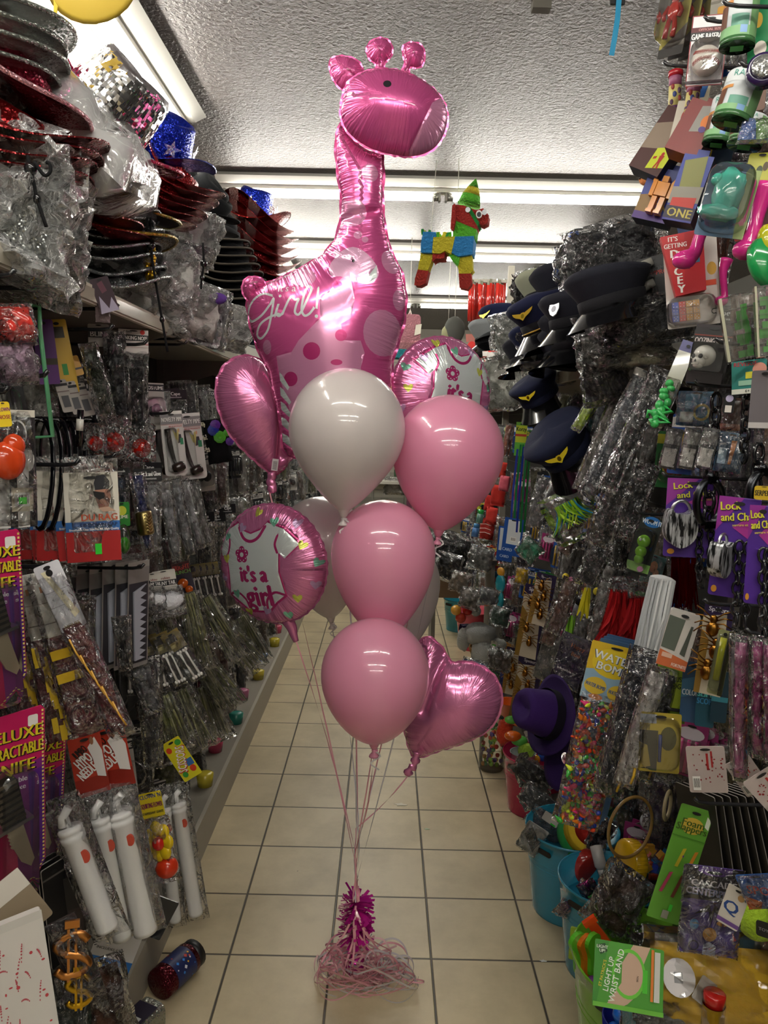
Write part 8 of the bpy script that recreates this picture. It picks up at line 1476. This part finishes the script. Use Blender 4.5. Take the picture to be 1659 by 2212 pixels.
b=MB();c_=q(1008,452);b.X=Matrix.Translation((c_[0],0,c_[1]))@Rm(0,14,0);b.lathe([(.062,0),(.050,.05)],CG,16);b.lathe([(.050,.05),(.03,.09)],CYl,16);b.lathe([(.03,.09),(.0,.14)],CG,16);b.build('party_hat',t)
b=MB();rr=random.Random(2)
for k in range(60):u=rr.uniform(915,995);z_=q(u,512+8*math.sin((u-915)/80*PI));d_=V((rr.uniform(-.5,.5),rr.uniform(-1,1),1)).normalized();p_=V((z_[0],rr.uniform(-.06,.06),z_[1]));b.ribbon([p_,p_+d_*.025,p_+d_*.04+V((0,0,-.01))],.014,M(('6ad83a','1f8a3c','cdbf2e')[k%3],'d'))
b.build('paper_fringe',t)
b=MB();c_=q(1033,478);b.prism(ellp(c_[0],c_[1],.016,.02),-.075,-.068,'e8e4e0');b.prism(ellp(c_[0],c_[1]-.002,.011,.013),-.077,-.075,'1c1c24');c2_=q(1010,469);b.prism(ellp(c2_[0],c2_[1],.013,.013),-.080,-.072,'c9ccd0m');c3_=q(1043,472);b.prism(ellp(c3_[0],c3_[1],.013,.014),-.052,-.046,'c9ccd0m');b.build('eye',t)
b=MB();a_=q(985,460);b.tube([(a_[0],0,a_[1]),(a_[0],0,CEIL-X.translation.z)],.0022,'d8d4c8',5);a_=q(930,512);b.tube([(a_[0],0,a_[1]),(a_[0]+.02,0,CEIL-X.translation.z)],.0016,'d8d4c8',5);b.build('string',t)
D2=6.0;s2=D2/FP;t=thing('pink_pinata','pink frilled pinata with a white tag, hanging beyond the giraffe','pinata',TP(P(885,715,D2)))
b=MB();b.prism(rrect(44*s2,62*s2,8*s2,0,32*s2),-22*s2,22*s2,crepe('c98a96'));b.build('body',t);b=MB();b.prism(rrect(50*s2,14*s2,5*s2,0,-26*s2),-24*s2,24*s2,crepe('b98088'));b.build('skirt',t)
b=MB();b.prism(rrect(52*s2,18*s2,5*s2,-14*s2,-40*s2),-24*s2,24*s2,crepe('2f9aa8'));b.build('teal_skirt',t);b=MB();b.prism([(12*s2,10*s2),(24*s2,12*s2),(22*s2,-8*s2),(9*s2,-12*s2)],-25*s2,-24*s2,'c9c4b4');b.build('paper_tag',t);b=MB();b.tube([(-3*s2,0,32*s2),(0,0,44*s2),(3*s2,0,32*s2)],.006,'d8d4c8',6);b.tube([(0,0,44*s2),(0,0,CEIL-P(885,715,D2).z)],.002,'d8d4c8',5);b.build('loop',t)
# far red costume wand packs on a pole display
o0=P(1008,610,5.2);s5=5.2/FP
def redpack(lab,X):
    t=thing('red_wand_pack',lab,'costume wand',X);b=MB();b.tube([(0,0,0),(0,0,-78*s5)],.0125,'a8261eg',7);b.build('red_tube',t);b=MB();b.box(-.008,.008,-.004,.004,.0,.028,'6a6a5ag');b.build('header',t);b=MB();b.tube([(0,-.004,-78*s5),(0.004,0,-90*s5)],.006,'2a2220w',5);b.build('tip',t);return t
r0=redpack('leftmost long red wand pack in the hanging row below the donkey pinata',TP(P(1016,612,5.2)))
for k in range(1,16):dup(r0,TP(P(1016+k*4.9,612+(k%3)*2,5.2+.03*(k%4)))@Rm(0,(k%5-2)*1.5,k*40),'long red wand pack in the hanging row below the donkey pinata','red wand packs')
b=MB();b.box(0,.26,-.01,.01,-.01,.01,'8a867cd');o=b.build('display_rail');o.matrix_world=TP(P(1010,606,5.25));tag(o,'pale rail the long red wand packs hang from','rail')
t=thing('display_post','tall pale post at the right of the long red wand packs','post',TP((P(1100,700,5.4).x,5.4,0)));b=MB();b.box(-.02,.02,-.02,.02,0,P(1100,575,5.4).z,'9a968ad');b.build('post',t)
def mitt(lab,X):
    t=thing('santa_hat_pack',lab,'hat',X);s=5/FP;b=MB();b.prism([(-14*s,0),(14*s,0),(12*s,-16*s),(-12*s,-16*s)],-.003,0,'9a5a50');b.build('header',t);b=MB();b.prism(ellp(0,-28*s,11*s,13*s,16),-.012,.012,'c01c18');b.box(-12*s,12*s,-.016,.014,-44*s,-34*s,'d8d4d0');b.build('hat',t);b=MB();b.prism([(-10*s,-44*s),(10*s,-44*s),(8*s,-66*s),(-8*s,-66*s)],-.006,.006,'a8301c');b.build('tail',t);return t
m0=mitt('leftmost red hat pack with a white band under the long red wand packs',TP(P(1020,722,5.0)))
for k,l in ((1,'middle'),(2,'rightmost')):dup(m0,TP(P(1020+23*k,722+2*k,5.0)),l+' red hat pack with a white band under the long red wand packs')
for i,(px,py,r,c,l) in enumerate(((982,712,22,'4a4c48','round grey wrapped hat near the pink pinata'),(968,720,14,'8a8a6a','olive rimmed cap behind the round grey wrapped hat'))):
    b=fuzzball((0,0,0),r/FP*5.6,c+'c',i,amp=.05,sq=(1,.6,1.25));o=b.build('wrapped_hat');o.matrix_world=TP(P(px,py,5.6));tag(o,l,'hat');st_=MB();st_.tube([(0,0,0),(0,0,CEIL-o.location.z)],.002,'d8d4c8',5);st_.build('string',o)
# far shelving and stock at the back
t=thing('back_shelf','pale slatted shelving on the far wall with small stock','display shelf',TP((.3,11.0,0)))
for z in (.3,.75,1.2,1.65,2.1):b=MB();b.box(-1.35,1.6,.3,.58,z-.02,z,'c9c5b6d');part('shelf',MB(TP((.3,11.0,0))).box(-1.35,1.6,.2,.58,z-.02,z,'c9c5b6d'),t)
rr=random.Random(12);cs=['2a6a7a','6a2a2a','3a5a3a','8a8a7a','c8642a','28282c','3a6aa8','a8a8a0','7a3a5a','c8b83a']
pr=thing('stock_box','x','box',Matrix());MB().box(-.05,.05,-.05,.05,0,.16,'8a8a8a').build('box',pr)
protos=[]
for c in cs:p_=thing('stock_box','proto','box',Matrix());MB().box(-.055,.055,-.05,.05,0,.16,c).build('box',p_);protos.append(p_)
for zi,z in enumerate((.3,.75,1.2,1.65,2.1)):
    for k in range(17):
        if rr.random()<.15:continue
        dup(protos[rr.randrange(10)],TP((-1.0+k*.17+rr.uniform(-.02,.02),11.35,z))@Matrix.Diagonal((1,1,rr.uniform(.6,1.6),1)),'small stock box on the '+('lowest','second','third','fourth','top')[zi]+' shelf of the far wall','far wall stock, shelf '+str(zi+1))
proto_clean([('',p_) for p_ in protos+[pr]])
# goods crossing the aisle far behind the balloons
for i,(px,py,d,w,h,c,l) in enumerate(((622,1025,7.2,.13,.34,'d8481eg','bright orange long pack between the heart balloon tail and the white balloon'),(640,1000,7.4,.12,.2,'c8401cg','second orange pack beside the bright long one'),(625,1040,7.0,.18,.18,'a89a70w','kraft card lettered pack behind the heart balloon tail'),(600,1085,6.0,.16,.12,'b8902cs','gold tinsel crown near the top of the round foil balloon'),(650,1100,6.5,.14,.14,'8a8c8aw','clear pack far back left of the white balloon'),(690,1040,9.0,.3,.3,'8a8a86w','pale goods far back between the giraffe and white balloons'),(860,1050,8.5,.3,.2,'b0aca4w','white crate goods seen between the pearly and pink balloons'),(1020,1000,5.5,.2,.3,'3a5a3cw','green red small goods right of the large pink balloon'))):
    lump(l,'pack',TP(P(px,py-20,d)),w,h,.1,c,i+95,nx=8,nz=8)
for k in range(14):
    X=TP((-.70-.03*(k%2),3.0+k*.33,.15));col=('c8b83a','c84a6a','3a9a8a','b86a8a','d8c84a','5a7ab0')[k%6]
    t=thing('shelf_toy',('yellow','pink','teal','rose','pale yellow','blue')[k%6]+' small toy tub on the left base shelf, '+('first','second','third','fourth','fifth','sixth','seventh','eighth','ninth','tenth','eleventh','twelfth','thirteenth','fourteenth')[k]+' from the near end','toy',X);b=MB();b.lathe([(0,-.02),(.03,-.02),(.035,.03),(.02,.035),(0,.035)],col+'g',14);b.build('tub',t)
# floor litter
for i,(px,py,c,s,l) in enumerate(((865,1738,'cfc8b4',.03,'torn pale paper scrap on the floor tiles'),(922,1791,'9fb89a',.012,'tiny green paper scrap on the floor tiles'),(1173,2076,'d0d4d4',.012,'tiny white paper scrap on the floor near the turquoise buckets'))):
    p=PZ(px,py,.001);b=MB(TP(p));rr=random.Random(i);o_=[(s*(1-.5*(k%2))*math.cos(k*.7),s*.5*(1-.4*(k%2))*math.sin(k*.7)) for k in range(9)];b.add([(x,y,0) for x,y in o_]+[(x,y,.001) for x,y in o_],[tuple(range(9))[::-1],tuple(range(9,18))]+[(k,(k+1)%9,9+(k+1)%9,9+k) for k in range(9)],c);tag(b.build('paper_scrap'),l,'paper scrap')
# blue streamer at the top
t=thing('blue_streamer','light blue ribbon hanging from the ceiling at the top','ribbon',TP(P(1335,20,2.35)));b=MB(t.matrix_world.inverted());b.ribbon([P(1338,-12,2.35),P(1334,40,2.35),P(1328,80,2.34),P(1321,120,2.35)],.016,'3aa0cc',[(1,.2,0)]*4);b.build('ribbon',t);b=MB(t.matrix_world.inverted());p=P(1335,3,2.36);b.box(p.x-.02,p.x+.02,p.y,p.y+.01,p.z-.006,p.z+.02,'1c1c1e');b.build('clip',t)
t=thing('ceiling_bracket','small metal bracket on the ceiling cut by the top edge','bracket',TP((P(1145,0,2.95).x,2.72,CEIL-.015)));b=MB();b.box(-.03,.03,-.02,.02,-.01,.015,'6a675ed');b.build('plate',t)
# right side fill
RPp=[pb('black cloth in clear film','141418w',hd='Cape'),pb('dark purple cloth in clear film','2a1c40w',.09,.22),pb('olive brown novelty in clear film','5c5434w',.09,.22),pb('silver grey cloth in clear film','8a8c8ew',.09,.24),pcard('green carded toy',.09,.15,'2c7a3c',[('b',.05,.22,'c8c83a'),('t','TOYS',0,.135,.1,'1c2a1c'),('e',0,.6,.3,.2,'d8d84a')],True,P_ball('c8401c')),pcard('blue carded toy',.09,.15,'1f4f9a',[('b',.05,.22,'d8d8d8'),('t','PARTY',0,.135,.1,'1c2a6a')],True,P_sticks('d8b02c')),pcard('red carded toy',.08,.14,'a82420',[('b',.06,.2,'d8c83a'),('t','FUN',0,.13,.1,'a01c1c')],True,P_ball('2a8ac0')),pb('brown mask in clear film','6a4a38w',.10,.18),pb('orange feather in clear film','a8501cw',.07,.2),pcard('pink carded toy',.08,.14,'a83a7a',[('e',0,.2,.4,.12,'e0d8e0')],True,P_sticks('d83a8a')),pb('white gloves in clear film','a9aaa8w',.08,.18)]
fill(1,RPp,[1.25+.17*k for k in range(18)],(.40,.62,.86,1.10,1.36,1.62),.80,3,21,skip=lambda y,z:False)
fill(1,RPp,[4.2+.24*k for k in range(14)],(.50,.75,1.0,1.3,1.6),.74,2,22)
fill(1,RPp,[1.45+.16*k for k in range(6)],(1.95,2.2,2.45,2.7,2.92),.84,2,23,lean=.05)
proto_clean(RPp)
for i,(x,y,z,l) in enumerate(((.05,8.5,.98,'pale display stand far back under the white crate goods'),(.45,4.85,.78,'low dark stand under the black bag heap on the right'))):
    t=thing('display_stand',l,'display stand',TP((x+.05*i,y,0)));b=MB();b.box(-.2,.2,-.15,.15,z-.03,z,('b9b5aad','3a3834d')[i]);b.build('top',t)
    for sx in (-.18,.18):b=MB();b.box(sx-.012,sx+.012,-.13,.13,0,z-.03,'77736ad');b.build('leg',t)
